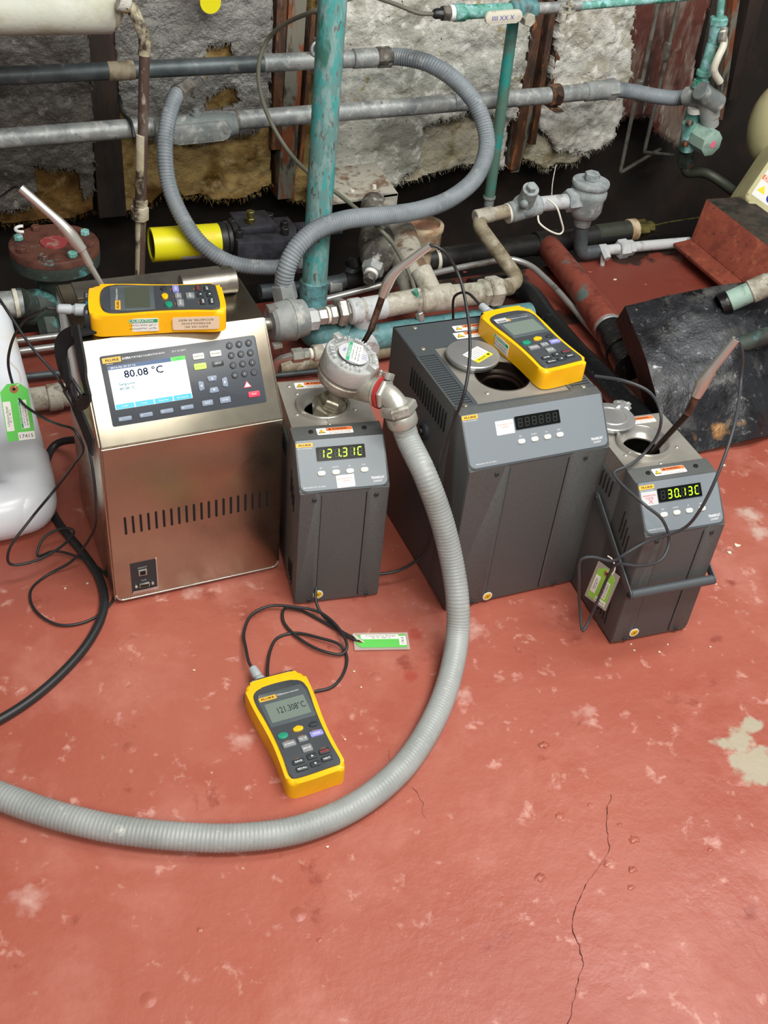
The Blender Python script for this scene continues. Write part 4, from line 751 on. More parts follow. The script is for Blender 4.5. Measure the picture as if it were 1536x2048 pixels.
mb = MB(); mb.lathe(S(capz), ax, [(0.0372, 0.004), (0.0376, 0.005), (0.0376, 0.026), (0.0362, 0.0290), (0.0240, 0.0290), (0.0235, 0.0275), (0.0001, 0.0275)], 56)
cap = obj('screw_cap', mb, 'cast_cap', th, world=True)
u = (_r - ax * _r.dot(ax)).normalized(); v = ax.cross(u)
Mc = frame(S(capz + 0.0290), u, v)
for a in (2.35, -0.6):
    mb = MB(Mc @ Matrix.Rotation(a, 4, 'Z')); mb.box(0.0265, 0.0385, -0.0055, 0.0055, -0.012, 0.004, bev=0.001); obj('lug', mb, 'cast_cap', cap, world=True)
for i, ch in enumerate('KEEP TIGHT WHEN CIRCUIT ALIVE '):
    if ch == ' ': continue
    a = -2.6 - i * 0.205
    if any(abs((a - b_ + pi) % (2 * pi) - pi) < 0.25 for b_ in (2.35, -0.6)): continue
    text(ch, 0.0052, cap, Mc @ Matrix.Rotation(a + pi / 2 + pi, 4, 'Z') @ T(0, 0.0300, 0.0), 'white_paint', bold=0.04, world=True, depth=0.0005)
Mi = frame(S(capz + 0.0275), u, v)
mb = MB(); mb.cyl(S(capz + 0.0275), S(capz + 0.0279), 0.0205, seg=40); d_ = obj('name_plate', mb, 'sticker_grey', th, world=True)
text('HH', 0.004, d_, Mi @ T(-0.0125, 0.004, 0.0005, 1.2), 'ink_blue', world=True)
for i in range(3): scribble(0.007, 0.0018, d_, Mi @ T(0.0150, 0.003 - i * 0.004, 0.0005, -0.1), 'ink_blue', i, world=True)
st = obj('calibration_sticker', pad(-0.0088, 0.0105, -0.0195, 0.0215, 0.0005, 0.0016, 0.0020, Mi @ T(0, 0, 0, -0.13)), 'sticker_white', th, world=True)
obj('green_band', pad(-0.0086, -0.0042, -0.0193, 0.0213, 0.0002, 0.0020, 0.0021, Mi @ T(0, 0, 0, -0.13)), 'sticker_green', st, world=True)
text('CALIBRATION', 0.0030, st, Mi @ T(0, 0, 0.0021, -0.13) @ T(-0.0064, 0.001, 0, pi / 2), 'ink_white', width=0.026, world=True)
for i in range(3): scribble(0.030, 0.0022, st, Mi @ T(0, 0, 0.0021, -0.13) @ T(-0.0012 + i * 0.0042, 0.001, 0, pi / 2), 'ink_black', i, world=True)
# side outlet towards the lower right
O0 = S(0.054); O1 = Qn(764, 786, O0 - HN * 0.030); od = (O1 - O0).normalized(); Lo = (O1 - O0).length
def SO(t): return O0 + od * t
mb = MB(); mb.cyl(SO(0.018), SO(Lo - 0.004), 0.0190, 0.0175); mb.cyl(SO(Lo - 0.008), SO(Lo - 0.003), 0.0205, ch=0.001); obj('outlet', mb, 'cast_alu', th, world=True)
mb = MB(); mb.cyl(SO(Lo - 0.003), SO(Lo + 0.001), 0.0215, seg=36); obj('red_gasket', mb, 'gasket_red', th, world=True)
e = SO(Lo + 0.0015); wing = (_u - od * _u.dot(od)).normalized()
mb = MB(); mb.hexa(SO(Lo + 0.001), SO(Lo + 0.008), 0.0205); obj('clamp_ring', mb, 'zinc', th, world=True)
mb = MB(frame(SO(Lo + 0.004) , od, wing)); mb.box(-0.003, 0.004, 0.018, 0.028, -0.008, 0.008, bev=0.0015); obj('wing', mb, 'zinc', th, world=True)
mb = MB(); q = SO(Lo - 0.010) + wing * 0.0205; mb.cyl(q, q + wing * 0.004, 0.004, seg=14); mb.ball(q + wing * 0.0055, 0.0032); mb.tube([q + wing * 0.004, q + wing * 0.006 + od * 0.006, q + od * 0.012 + wing * 0.002, q + od * 0.014 - wing * 0.002], 0.0012, 8, 0.002); obj('ground_screw', mb, 'zinc', th, world=True)
E0 = SO(Lo + 0.008); E1 = Qn(797, 815, E0 + V((0, 0, 0)) - HN * 0.012); E2 = Qn(806, 846, E1 - HN * 0.004)
mb = MB(); mb.tube([SO(Lo + 0.004), E0, E1, E2], 0.0150, 24, 0.003); obj('elbow', mb, 'zinc', th, world=True)
ed = (E2 - E1).normalized()
mb = MB(); mb.hexa(E1 - ed * 0.006, E1 + ed * 0.009, 0.0245, 0.3); mb.lathe(E1 + ed * 0.010, ed, [(0.0200, 0), (0.0208, 0.002), (0.0208, 0.012), (0.0190, 0.016)], 28); obj('conduit_nut', mb, 'zinc', th, world=True)
C0 = E1 + ed * 0.024
mb = MB(); mb.cyl(C0, C0 + ed * 0.0022, 0.0182, seg=32); obj('sealing_ring', mb, 'gasket_red', th, world=True)
pts = [C0, C0 + ed * 0.02] + [Q(x, y, z=z) for x, y, z in ((848, 945, .243), (880, 1030, .190), (903, 1120, .130), (915, 1200, .085), (915, 1270, .045), (898, 1360, .022), (862, 1450, .0175), (800, 1540, .0175), (710, 1612, .0175), (600, 1658, .0175), (480, 1675, .0175), (360, 1673, .0175), (230, 1658, .0175), (110, 1630, .0175), (0, 1592, .0175), (-110, 1545, .0175), (-240, 1490, .0175), (-400, 1420, 0.0175))]
mb = MB(); mb.tube(pts, 0.0160, 22, 0.006, ridge=(0.0048, 0.00032, 1)); single('flexible_conduit', mb, 'conduit_grey', 'long light grey ribbed conduit curving across the red floor from the sensor head', 'conduit', smooth=0 or 60)

# ------------------------------------------------------------------ temperature probes with their cables
def probe(name, label, plane, pts_px, r_handle, shaft_m, cable_pts, plug=None, cm='cable_black', cr=0.0022, tipcap=None):
    """pts_px: tip(cable end), bend, sleeve end, stain end, shaft end"""
    P = [Qn(x, y, plane) for x, y in pts_px]
    th = thing(name, label, 'probe', loc=P[-1])
    hp = bend(P[:3], 0.03, 8); n = len(hp)
    mb = MB(); mb.tube(hp, lambda t: r_handle * (0.85 + 0.42 * min(1, t * 1.3)) if t < 0.97 else r_handle * 1.05, 20, raw=True); obj('handle', mb, 'steel_probe', th, world=True)
    mb = MB(); mb.cyl(P[2], P[3], r_handle * 0.78); obj('collar', mb, shaft_m, th, world=True)
    mb = MB(); mb.cyl(P[3], P[4], r_handle * 0.62, r_handle * 0.55); obj('shaft', mb, 'steel_dark' if shaft_m != 'steel_probe' else 'steel_probe', th, world=True)
    st = P[0] + (P[0] - P[1]).normalized() * 0.001
    mb = MB(); mb.tube([P[0] - (P[0] - P[1]).normalized() * 0.004, st] + cable_pts, cr, 10, 0.006); cb = obj('cable', mb, cm, th, world=True, smooth=60)
    if plug:
        a, b = plug; d = (b - a).normalized()
        mb = MB(); mb.lathe(a, d, [(0.0040, 0), (0.0060, 0.002), (0.0064, 0.016), (0.0050, 0.018), (0.0056, 0.020), (0.0075, 0.022), (0.0078, (b - a).length)], 24); obj('plug', mb, 'plug_grey', th, world=True)
    return th
def mpt(m, x, y, z): return WM[m.name] @ V((x, y, z))
# probe in the stainless bath
pl = V((0.2000, 1.300, 0.38))
pa = mpt(m1, -0.004, 0.206, 0.020); pb = mpt(m1, -0.004, 0.172, 0.017)
cab = [Q(x, y, Y=Y) for x, y, Y in ((10, 388, 1.40), (-30, 420, 1.42), (-60, 520, 1.40), (0, 600, 1.28), (60, 690, 1.22), (115, 755, 1.18))] + [Q(x, y, X=X) for x, y, X in ((140, 800, .138), (166, 850, .146), (184, 930, .147), (192, 1010, .146))] + [Q(x, y, z=z) for x, y, z in ( (180, 1075, .08), (140, 1125, .02), (95, 1150, .004), (62, 1180, .004), (70, 1220, .004), (120, 1250, .004), (180, 1240, .004), (226, 1200, .004), (220, 1160, .006), (180, 1125, .01), (110, 1102, .012), (75, 1112, .02), (88, 1075, .035), (130, 1056, .045), (148, 1064, .05), (120, 1095, .05), (60, 1125, .05), (20, 1128, .055), (18, 1100, .08), (60, 1040, .11), (105, 985, .12))] + [Q(x, y, X=X) for x, y, X in ((150, 925, .138), (165, 890, .144), (150, 862, .138), (120, 850, .125))] + [Q(x, y, Y=Y) for x, y, Y in ((82, 833, 1.24), (40, 800, 1.28), (18, 740, 1.30), (22, 690, 1.28), (50, 640, 1.24), (85, 620, 1.21))] + [pa + (pa - pb) * 0.35, pa]
probe('temperature_probe', 'bent steel probe standing in the back of the stainless bath at the left', pl, [(41, 376), (128, 452), (165, 500), (180, 530), (215, 590)], 0.0062, 'steel_probe', cab, (pa, pb), cr=0.0019)
# probe in the small bath beside the sensor head
pl = bathB.matrix_world @ V((0.058, 0.155, 0.25))
pa = mpt(m3, -0.0165, 0.200, 0.016); pb = mpt(m3, -0.013, 0.171, 0.016)
cab = [Qn(x, y, pl) for x, y in ((885, 500), (915, 545))] + [Q(x, y, z=z) for x, y, z in ((934, 620, .43), (940, 700, .40), (930, 780, .37), (905, 850, .32), (880, 920, .26), (868, 1000, .19), (862, 1060, .13), (845, 1110, .07), (800, 1140, .04), (740, 1150, .035), (690, 1149, .035), (650, 1156, .035), (632, 1178, .03), (636, 1215, .015), (665, 1250, .005), (700, 1272, .004), (722, 1281, .005), (706, 1278, .006), (680, 1262, .006), (640, 1240, .004), (600, 1220, .004), (570, 1216, .004), (566, 1240, .004), (590, 1270, .005), (640, 1300, .006), (685, 1308, .006), (694, 1295, .01), (680, 1260, .012), (640, 1225, .012), (590, 1214, .012), (540, 1212, .010), (505, 1228, .007), (488, 1265, .007), (492, 1298, .012))] + [pa + (pa - pb) * 0.3, pa]
probe('temperature_probe', 'bent steel probe rising behind the sensor head, wired to the floor meter', pl, [(860, 491), (783, 548), (765, 592), (742, 660), (700, 730)], 0.0058, 'steel_stained', cab, (pa, pb), cr=0.0021)
# probe in the right-hand small bath
pl = bathD.matrix_world @ V((0.0520, 0.1260, 0.25))
pa = mpt(m2, -0.012, 0.200, 0.018); pb = mpt(m2, -0.010, 0.171, 0.017)
cab = [Qn(x, y, pl) for x, y in ((1484, 700), (1482, 760))] + [Q(x, y, z=z) for x, y, z in ((1466, 860, .36), (1435, 950, .32), (1400, 1020, .27), (1370, 1055, .235), (1330, 1072, .215), (1290, 1085, .20), (1250, 1108, .185), (1225, 1122, .17), (1185, 1114, .165), (1163, 1118, .16), (1158, 1160, .12), (1160, 1220, .055), (1166, 1262, .03), (1178, 1240, .04), (1200, 1190, .09), (1218, 1150, .135), (1235, 1128, .165), (1280, 1132, .175), (1322, 1120, .19), (1338, 1085, .205), (1325, 1040, .24), (1290, 1010, .26), (1240, 965, .262), (1228, 945, .262), (1260, 930, .266), (1290, 905, .272), (1315, 870, .30), (1322, 830, .33), (1300, 785, .34), (1250, 762, .345), (1190, 752, .335))] + [Q(x, y, z=z) for x, y, z in ((1120, 765, .3175),)] + [Q(1085, 760, z=.316)]
cab = cab[:-2]
probe('temperature_probe', 'bent steel probe leaning out of the bath with the handle', pl, [(1472, 678), (1413, 752), (1392, 792), (1375, 828), (1288, 922)], 0.0066, 'steel_stained', cab, None, cr=0.0021, cm='cable_grey')
# second lead from the back of the meter on the large bath
mb = MB(); mb.tube([pb, pa] + [Q(x, y, Y=Y) for x, y, Y in ((935, 586, 1.235), (910, 592, 1.26), (906, 640, 1.28))], 0.0020, 10, 0.004); ld = single('meter_lead', mb, 'cable_black', 'short black lead plugged into the meter on the large grey bath', 'cable')
mb = MB(); mb.lathe(pa, pb - pa, [(0.0040, 0), (0.0060, 0.002), (0.0064, 0.016), (0.0050, 0.018), (0.0075, 0.022), (0.0078, (pb - pa).length)], 24); part_of_single(ld, 'plug', mb, 'plug_grey')
mb = MB(); k = mpt(m3, 0.002, 0.172, 0.014)
mb.tube([mpt(m3, 0.000, 0.170, 0.012), mpt(m3, -0.001, 0.180, 0.010)] + [Q(x, y, z=z) for x, y, z in ((541, 1300, .004), (556, 1275, .003), (590, 1266, .003), (640, 1276, .0075), (680, 1290, .0085), (693, 1310, .004), (688, 1345, .003), (664, 1374, .003), (630, 1383, .003))], 0.0021, 10, 0.005); single('meter_lead', mb, 'cable_black', 'black lead looping on the red floor beside the yellow meter', 'cable')

# ------------------------------------------------------------------ calibration tags
def tag(label, M, w, h, green, number, lines, string_pts, sleeve=False, rot=False):
    th = thing('tag', label, 'tag', M=M)
    if sleeve: obj('clear_sleeve', pad(-w / 2 - 0.004, w / 2 + 0.004, -h / 2 - 0.004, h / 2 + 0.003, 0.001, -0.0007, 0.0, Matrix()), 'sleeve_clear', th)
    mb = MB(); c_ = w * 0.28; mb.prism([V(q) for q in ((-w / 2, -h / 2, 0), (w / 2, -h / 2, 0), (w / 2, h / 2 - c_, 0), (w / 2 - c_, h / 2, 0), (-w / 2 + c_, h / 2, 0), (-w / 2, h / 2 - c_, 0))], (0, 0, 0.0005)); obj('card', mb, green, th)
    mb = MB(); mb.lathe((0, h / 2 - c_ * 0.75, 0.0005), (0, 0, 1), [(w * 0.15, 0), (w * 0.15, 0.0004), (w * 0.06, 0.0004)], 24, cap=False); obj('eyelet', mb, 'eyelet_brown', th)
    mb = MB(); mb.cyl((0, h / 2 - c_ * 0.75, 0.0004), (0, h / 2 - c_ * 0.75, 0.0006), w * 0.06); obj('hole', mb, 'vent_black', th)
    s = obj('number_label', pad(-w * 0.1, w * 0.49, -h / 2, -h / 2 + h * 0.14, 0.0003, 0.0005, 0.0008, Matrix()) if not rot else pad(-w * 0.35, w * 0.35, -h / 2, -h / 2 + h * 0.14, 0.0003, 0.0005, 0.0008, Matrix()), 'sticker_white', th); text(number, h * 0.065, s, T(w * 0.19 if not rot else 0, -h / 2 + h * 0.068, 0.0008), 'ink_black', width=w * 0.48)
    if not rot:
        s = obj('paper_label', pad(-w * 0.47, -w * 0.20, -h * 0.32, h * 0.2, 0.0003, 0.0005, 0.0008, Matrix()), 'sticker_white', th); text('Calibration Range', h * 0.035, s, T(-w * 0.37, -h * 0.06, 0.0008, pi / 2), 'ink_black', width=h * 0.36); text(lines, h * 0.035, s, T(-w * 0.28, -h * 0.06, 0.0008, pi / 2), 'ink_black', width=h * 0.24)
        s = obj('calibration_sticker', pad(w * 0.06, w * 0.36, -h * 0.30, h * 0.2, 0.0003, 0.0005, 0.0008, Matrix()), 'sticker_white', th); obj('green_band', pad(w * 0.07, w * 0.14, -h * 0.29, h * 0.19, 0.0002, 0.0008, 0.0009, Matrix()), 'sticker_green', s)
        text('CALIBRATION', w * 0.05, s, T(w * 0.105, -h * 0.05, 0.0009, pi / 2), 'ink_white', width=h * 0.32); scribble(h * 0.4, w * 0.06, s, T(w * 0.2, -h * 0.05, 0.0008, pi / 2)); scribble(h * 0.4, w * 0.06, s, T(w * 0.29, -h * 0.05, 0.0008, pi / 2), seed=3)
    else:
        s = obj('paper_label', pad(w * 0.13, w * 0.49, -h * 0.36, h * 0.40, 0.0003, 0.0005, 0.0008, Matrix()), 'sticker_white', th); text('Calibration Range', w * 0.09, s, T(w * 0.38, 0.0, 0.0008, pi / 2 + pi), 'ink_black', width=h * 0.6); text(lines, w * 0.09, s, T(w * 0.23, 0, 0.0008, -pi / 2), 'ink_black', width=h * 0.4)
    if string_pts:
        mb = MB(); mb.tube(string_pts, 0.0010, 8, 0.001, ridge=(0.0030, 0.0004, 1)); obj('string', mb, 'string_white', th, world=True)
    return th
c = Q(34, 824, Y=1.275); n = (V((0, 0, CAMH)) - c).normalized(); n = (n + V((0, 0, -0.25))).normalized(); nrm = n
def onpl(px, py): return Qn(px, py, c, nrm)
up = onpl(30, 775) - onpl(38, 880); ex = up.cross(n) * -1; ex = onpl(67, 815) - onpl(5, 822)
Mt = frame(onpl(35, 824), ex, up); w_ = (onpl(65, 865) - onpl(10, 876)).length; h_ = (onpl(33, 758) - onpl(40, 872)).length
tag('green card tag numbered 17415 hanging in front of the white plastic pipe', Mt, w_, h_, 'tag_green', '17415', '-40 °C - 400 °C', [onpl(28, 775), onpl(40, 765), onpl(38, 745), onpl(24, 728), onpl(14, 718)])
c = V((0, 0, 0.004)); a = Q(812, 1281, z=0.004); b_ = Q(712, 1283, z=0.004); Mt = frame((a + b_) / 2, (Q(760, 1262, z=0.004) - Q(765, 1300, z=0.004)), (b_ - a))
tag('lime tag numbered 17414 in a clear sleeve, lying on the red floor by the cable', Mt, 0.024, (a - b_).length, 'tag_green', '17414', '-40 °C  400 °C', [Q(727, 1284, z=.006), Q(712, 1274, z=.014), Q(706, 1270, z=.012), Q(716, 1280, z=.007)], sleeve=True, rot=True)
c = bathD.matrix_world @ V((-0.016, 0.03, 0.12)); nx = (bathD.matrix_world.to_3x3() @ V((-1, -0.45, 0.1))).normalized()
def onq(px, py): return Qn(px, py, c, nx)
up = (onq(1222, 1132) - onq(1188, 1214)).normalized(); ex = up.cross(nx)
Mt = frame(onq(1204, 1172), ex, up); tag('lime tag in a clear sleeve hanging at the side of the handled bath', Mt, 0.030, 0.058, 'tag_lime', '17413', '-40 °C  400 °C', [onq(1214, 1143), onq(1224, 1148), onq(1230, 1135), onq(1224, 1118), onq(1215, 1112)], sleeve=True)

# ------------------------------------------------------------------ black strap, thick cable and white plastic pipe at the left
mb = MB(); X0 = 0.143
SP = [(150, 640, .20), (135, 652, .15), (123, 690, .145), (126, 730, .142), (140, 770, .140), (152, 810, .139), (168, 850, .139), (186, 895, .139)]
mb.ribbon([V((0.205, 1.195, 0.383)), V((0.170, 1.190, 0.383))] + [Q(x, y, X=X) for x, y, X in SP[2:]], lambda t: V((-1, -0.6, 0.25)) if t > 0.15 else V((0, 0, 1)), 0.022, 0.003, 0.006)
s_ = single('strap', mb, 'strap_black', 'black webbing strap with a buckle hanging down the left side of the stainless bath', 'strap')
mb = MB(); mb.ribbon([Q(x, y, X=X) for x, y, X in ((130, 720, .138), (140, 775, .136), (158, 810, .134), (174, 790, .136), (168, 750, .140), (160, 700, .142), (152, 655, .144))], V((-1, -0.6, 0.25)), 0.012, 0.003, 0.006); part_of_single(s_, 'strap_loop', mb, 'strap_black')
q = Q(146, 785, X=.133); mb = MB(frame(q, (0.3, -0.8, -0.5), (0, 0.4, 1))); 
mb.box(-0.010, 0.010, -0.014, -0.010, -0.002, 0.002, bev=0.001); mb.box(-0.010, 0.010, 0.010, 0.014, -0.002, 0.002, bev=0.001); mb.box(-0.012, -0.009, -0.014, 0.014, -0.002, 0.002, bev=0.001); mb.box(0.009, 0.012, -0.014, 0.014, -0.002, 0.002, bev=0.001); part_of_single(s_, 'buckle', mb, 'cable_black')
mb = MB(); mb.tube([Q(x, y, z=z) for x, y, z in ((185, 905, .05), (150, 880, .03), (110, 890, .012), (90, 940, .008), (95, 1000, .008), (120, 1050, .007), (165, 1105, .007), (200, 1160, .007), (208, 1215, .007), (180, 1280, .007), (120, 1350, .007), (50, 1408, .007), (-30, 1455, .007), (-120, 1495, .007))], 0.0062, 14, 0.008); single('power_cable', mb, 'cable_black', 'thick black cable curving over the red floor at the left edge', 'cable')
th = thing('plastic_pipe', 'thick white plastic pipe with an elbow at the left edge', 'pipe', loc=Q(50, 1030, z=0.0))
a = Q(62, 1012, z=0.043); b_ = Q(-28, 640, z=0.150); c = Q(-160, 1052, z=0.043); d = (b_ - a).normalized(); e = (c - a).normalized()
mb = MB(); mb.tube(bend([b_, a + d * 0.03, a, a + e * 0.03, c], 0.0305, 8), 0.0395, 36, raw=True); obj('tube', mb, 'pvc_white', th, world=True)
mb = MB(); mb.tube(bend([a + d * 0.085, a, a + e * 0.085], 0.055, 12), 0.0425, 40, raw=True); obj('elbow', mb, 'pvc_white', th, world=True)

mb = MB(); q = Q(1243, 814, z=0.262); mb.ball((0, 0, 0), 0.013, (1.3, 0.8, 0.6), 20)
for v in mb.b.verts: h = noise.noise(v.co * 120) * 0.5 + noise.noise(v.co * 260) * 0.3; v.co = v.co * (1 + h) + q
single('foil_scrap', mb, 'steel_lid', 'crumpled scrap of silver foil behind the plain round lid', 'foil', smooth=20)
# ------------------------------------------------------------------ hull insulation, ribs and plating at the back
def inside(poly, x, y):
    c = False; n = len(poly); j = n - 1
    for i in range(n):
        if (poly[i][1] > y) != (poly[j][1] > y) and x < (poly[j][0] - poly[i][0]) * (y - poly[i][1]) / (poly[j][1] - poly[i][1]) + poly[i][0]: c = not c
        j = i
    return c
def sheet(polys_px, Y, thick, jag, rough, seed, holes=(), cell=0.005, lean=0.0, fray=5, fl_len=0.016):
    """torn sheet: outline from sight lines at distance Y, ragged edge, lumpy front"""
    PZ = [[(q.x, q.z) for q in (Q(x, y, Y=Y) for x, y in p)] for p in polys_px]; HZ = [[(q.x, q.z) for q in (Q(x, y, Y=Y) for x, y in p)] for p in holes]
    xs = [p[0] for P in PZ for p in P]; zs = [p[1] for P in PZ for p in P]; x0, x1, z0, z1 = min(xs) - .02, max(xs) + .02, min(zs) - .02, max(zs) + .02
    nx, nz_ = int((x1 - x0) / cell), int((z1 - z0) / cell); mb = MB(); vf = {}; vb = {}; cells = set()
    def ok(x, z):
        jx = (noise.noise(V((x * 22, z * 22, seed))) + 0.6 * noise.noise(V((x * 70, z * 70, seed + 5)))) * jag; jz = (noise.noise(V((x * 22, z * 22, seed + 9))) + 0.6 * noise.noise(V((x * 70, z * 70, seed + 15)))) * jag
        return any(inside(P, x + jx, z + jz) for P in PZ) and not any(inside(P, x + jx, z + jz) for P in HZ)
    for i in range(nx):
        for j in range(nz_):
            if ok(x0 + (i + .5) * cell, z0 + (j + .5) * cell): cells.add((i, j))
    def gv(d, i, j, back):
        if (i, j) not in d:
            x = x0 + i * cell; z = z0 + j * cell; edge = any((i + a, j + b) not in cells for a in (-1, 0) for b in (-1, 0))
            h = noise.fractal(V((x * 14, z * 14, seed * 1.3)), 1.0, 2.1, 4) * rough + noise.noise(V((x * 55, z * 55, seed))) * rough * 0.35
            if edge: jx = noise.noise(V((x * 120, z * 120, 3))) * cell * 0.6; jz = noise.noise(V((x * 120, z * 120, 8))) * cell * 0.6
            else: jx = jz = 0
            y = Y - h + (0.0 if not back else thick + abs(rough)); 
            if edge and not back: y += thick * 0.35
            d[(i, j)] = mb.b.verts.new((x + jx, y + lean * (z1 - z), z + jz))
        return d[(i, j)]
    for (i, j) in cells:
        f = [gv(vf, i + a, j + b, 0) for a, b in ((0, 0), (1, 0), (1, 1), (0, 1))]; mb.b.faces.new(f)
        k = [gv(vb, i + a, j + b, 1) for a, b in ((0, 0), (0, 1), (1, 1), (1, 0))]; mb.b.faces.new(k)
        for a, b, (p, q) in ((-1, 0, ((0, 0), (0, 1))), (1, 0, ((1, 1), (1, 0))), (0, -1, ((1, 0), (0, 0))), (0, 1, ((0, 1), (1, 1)))):
            if (i + a, j + b) not in cells:
                mb.b.faces.new([gv(vf, i + q[0], j + q[1], 0), gv(vf, i + p[0], j + p[1], 0), gv(vb, i + p[0], j + p[1], 1), gv(vb, i + q[0], j + q[1], 1)])
    rs = random.Random(int(seed))
    for (i, j) in list(cells):          # frayed fibres along the torn lower edge
        if (i, j - 1) not in cells and fray:
            for k in range(fray):
                x = x0 + (i + rs.random()) * cell; zz_ = z0 + (j + 0.6) * cell; yy = Y + rs.uniform(-0.3, 1) * thick * 0.5; l = rs.uniform(0.2, 1) ** 3 * fl_len; dx = rs.uniform(-.9, .9) * l; w_ = 0.00032
                mb.add([(x - w_, yy, zz_), (x + w_, yy, zz_), (x + dx * .5 + w_, yy - 0.002, zz_ - l * 0.6), (x + dx, yy - 0.002, zz_ - l), (x + dx * .5 - w_, yy - 0.002, zz_ - l * .6)], [(0, 1, 2, 3, 4)])
    return mb
def panel(label, parts, cat='insulation', group=None):
    """parts: (name, sheet mesh, material)"""
    vs = parts[0][1].b.verts; vs = [v.co for v in vs]; loc = V((sum(v.x for v in vs) / len(vs), vs[0].y, min(v.z for v in vs)))
    th = thing('insulation_panel', label, cat, loc=loc, group=group)
    for n, mb, m in parts: obj(n, mb, m, th, world=True, smooth=60)
    return th
panel('dull foil-faced insulation panel at the far left, torn open to brown wool at its foot', [
    ('wool', sheet([[(-60, 250), (175, 250), (190, 330), (188, 425), (150, 440), (60, 448), (-60, 455)]], 2.27, 0.04, 0.006, 3, jag=0.006) if False else sheet([[(-60, 250), (175, 250), (190, 330), (190, 425), (150, 438), (60, 446), (-60, 452)]], 2.27, 0.04, 0.006, 0.008, 3), 'wool_brown'),
    ('facing', sheet([[(-60, -60), (172, -60), (178, 60), (188, 240), (188, 375), (172, 400), (158, 345), (70, 335), (72, 380), (66, 412), (20, 425), (-60, 395)]], 2.245, 0.006, 0.004, 0.006, 11), 'foil_dark')])
panel('silvery foil insulation panel behind the left conduits with brown torn spots', [
    ('wool', sheet([[(222, 60), (540, 60), (545, 370), (510, 392), (440, 404), (390, 395), (330, 390), (300, 415), (240, 425)]], 2.275, 0.04, 0.008, 0.010, 5), 'wool_gold'),
    ('facing', sheet([[(222, -60), (545, -60), (545, 120), (540, 210), (520, 262), (470, 272), (380, 285), (300, 280), (258, 255), (238, 180)]], 2.25, 0.006, 0.005, 0.007, 21, holes=[[(408, 95), (465, 88), (468, 118), (440, 130), (408, 125)], [(412, 195), (470, 170), (485, 205), (440, 220), (412, 222)]]), 'foil')])
panel('dirty white insulation panel behind the teal post, ragged along its foot', [
    ('wool', sheet([[(640, 320), (940, 230), (990, 260), (985, 330), (930, 335), (880, 345), (800, 370), (660, 372)]], 2.275, 0.04, 0.012, 0.012, 31), 'wool_cream'),
    ('facing', sheet([[(640, -60), (1065, -60), (1050, 150), (1035, 235), (940, 222), (850, 260), (842, 330), (790, 372), (735, 350), (690, 368), (640, 368)]], 2.24, 0.012, 0.009, 0.010, 33), 'lagging')])
panel('narrow yellow-stained wool strip between the rusty rib and the teal post', [
    ('wool', sheet([[(616, -60), (668, -60), (640, 340), (630, 400), (598, 405), (575, 395), (578, 330), (612, 200)]], 2.285, 0.03, 0.008, 0.008, 41), 'wool_gold')])
panel('white insulation slab right of the orange-rusted bars, frayed lower edge', [
    ('wool', sheet([[(1040, 210), (1240, 190), (1225, 270), (1200, 300), (1155, 322), (1100, 340), (1045, 325)]], 2.275, 0.04, 0.012, 0.012, 51), 'wool_cream'),
    ('facing', sheet([[(1128, -60), (1276, -60), (1272, 60), (1262, 150), (1250, 215), (1225, 285), (1170, 310), (1120, 300), (1085, 250), (1112, 130)]], 2.235, 0.014, 0.011, 0.012, 53), 'lagging_white')])
panel('small scrap of white insulation hanging behind the thin teal pipe', [
    ('facing', sheet([[(985, 245), (1050, 130), (1064, 40), (1040, 40), (1012, 330), (975, 345)]], 2.255, 0.02, 0.008, 0.010, 61), 'lagging_white')])
panel('torn yellow insulation batt low beside the wool strip at the foot of the left rib', [
    ('wool', sheet([[(196, 340), (262, 330), (300, 410), (255, 428), (218, 432), (205, 380)]], 2.29, 0.03, 0.008, 0.010, 71), 'wool_brown')])

def bar(name, label, px, Y, w, d, m, cat='rib', flange=0, fw=0, tilt=0):
    """hull rib: web with optional flange"""
    a, b = Q(*px[0], Y=Y), Q(*px[1], Y=Y + tilt); mb = MB(); dx = V((w / 2, 0, 0)); dy = V((0, d, 0))
    ax = (b - a)
    mb.prism([a - dx, a + dx, a + dx + dy, a - dx + dy], ax, bev=0.001)
    if flange: fx = V((fw / 2, 0, 0)); fy = V((0, -0.006, 0)); mb.prism([a - fx + fy * flange, a + fx + fy * flange, a + fx, a - fx], ax, bev=0.001)
    return single(name, mb, m, label, cat)
bar('hull_rib', 'dark rusty vertical rib between the two left foil panels', ((190, -30), (225, 432)), 2.262, 0.055, 0.10, 'rust_dark', flange=1, fw=0.06)
bar('hull_rib', 'grey and rust streaked vertical rib behind the thin cable, left of the teal post', ((598, -30), (572, 398)), 2.258, 0.040, 0.10, 'rib_grey')
bar('hull_rib', 'narrow rust-red edge strip left of the grey streaked rib', ((566, -30), (552, 300)), 2.252, 0.022, 0.09, 'rust')
bar('hull_rib', 'rusty strip close behind the teal post', ((628, 30), (602, 330)), 2.250, 0.010, 0.10, 'rust')
bar('hull_rib', 'orange-rusted vertical bar right beside the thin teal pipe', ((1082, 5), (1030, 340)), 2.242, 0.026, 0.10, 'rust', tilt=0.0)
bar('hull_rib', 'orange-rusted vertical bar under the pipe clamp', ((1110, 5), (1066, 290)), 2.236, 0.016, 0.10, 'rust')
bar('hull_rib', 'thin orange-rusted bar along the left edge of the white slab', ((1135, 5), (1104, 185)), 2.236, 0.012, 0.10, 'rust')
bar('hull_rib', 'grey steel bar ending in a rusty hook below the conduit', ((1068, 205), (1030, 345)), 2.250, 0.022, 0.08, 'rib_grey')
bar('hull_rib', 'blue-grey painted bar between the two orange-rusted bars', ((1124, 10), (1088, 270)), 2.262, 0.018, 0.08, 'galv_dark')
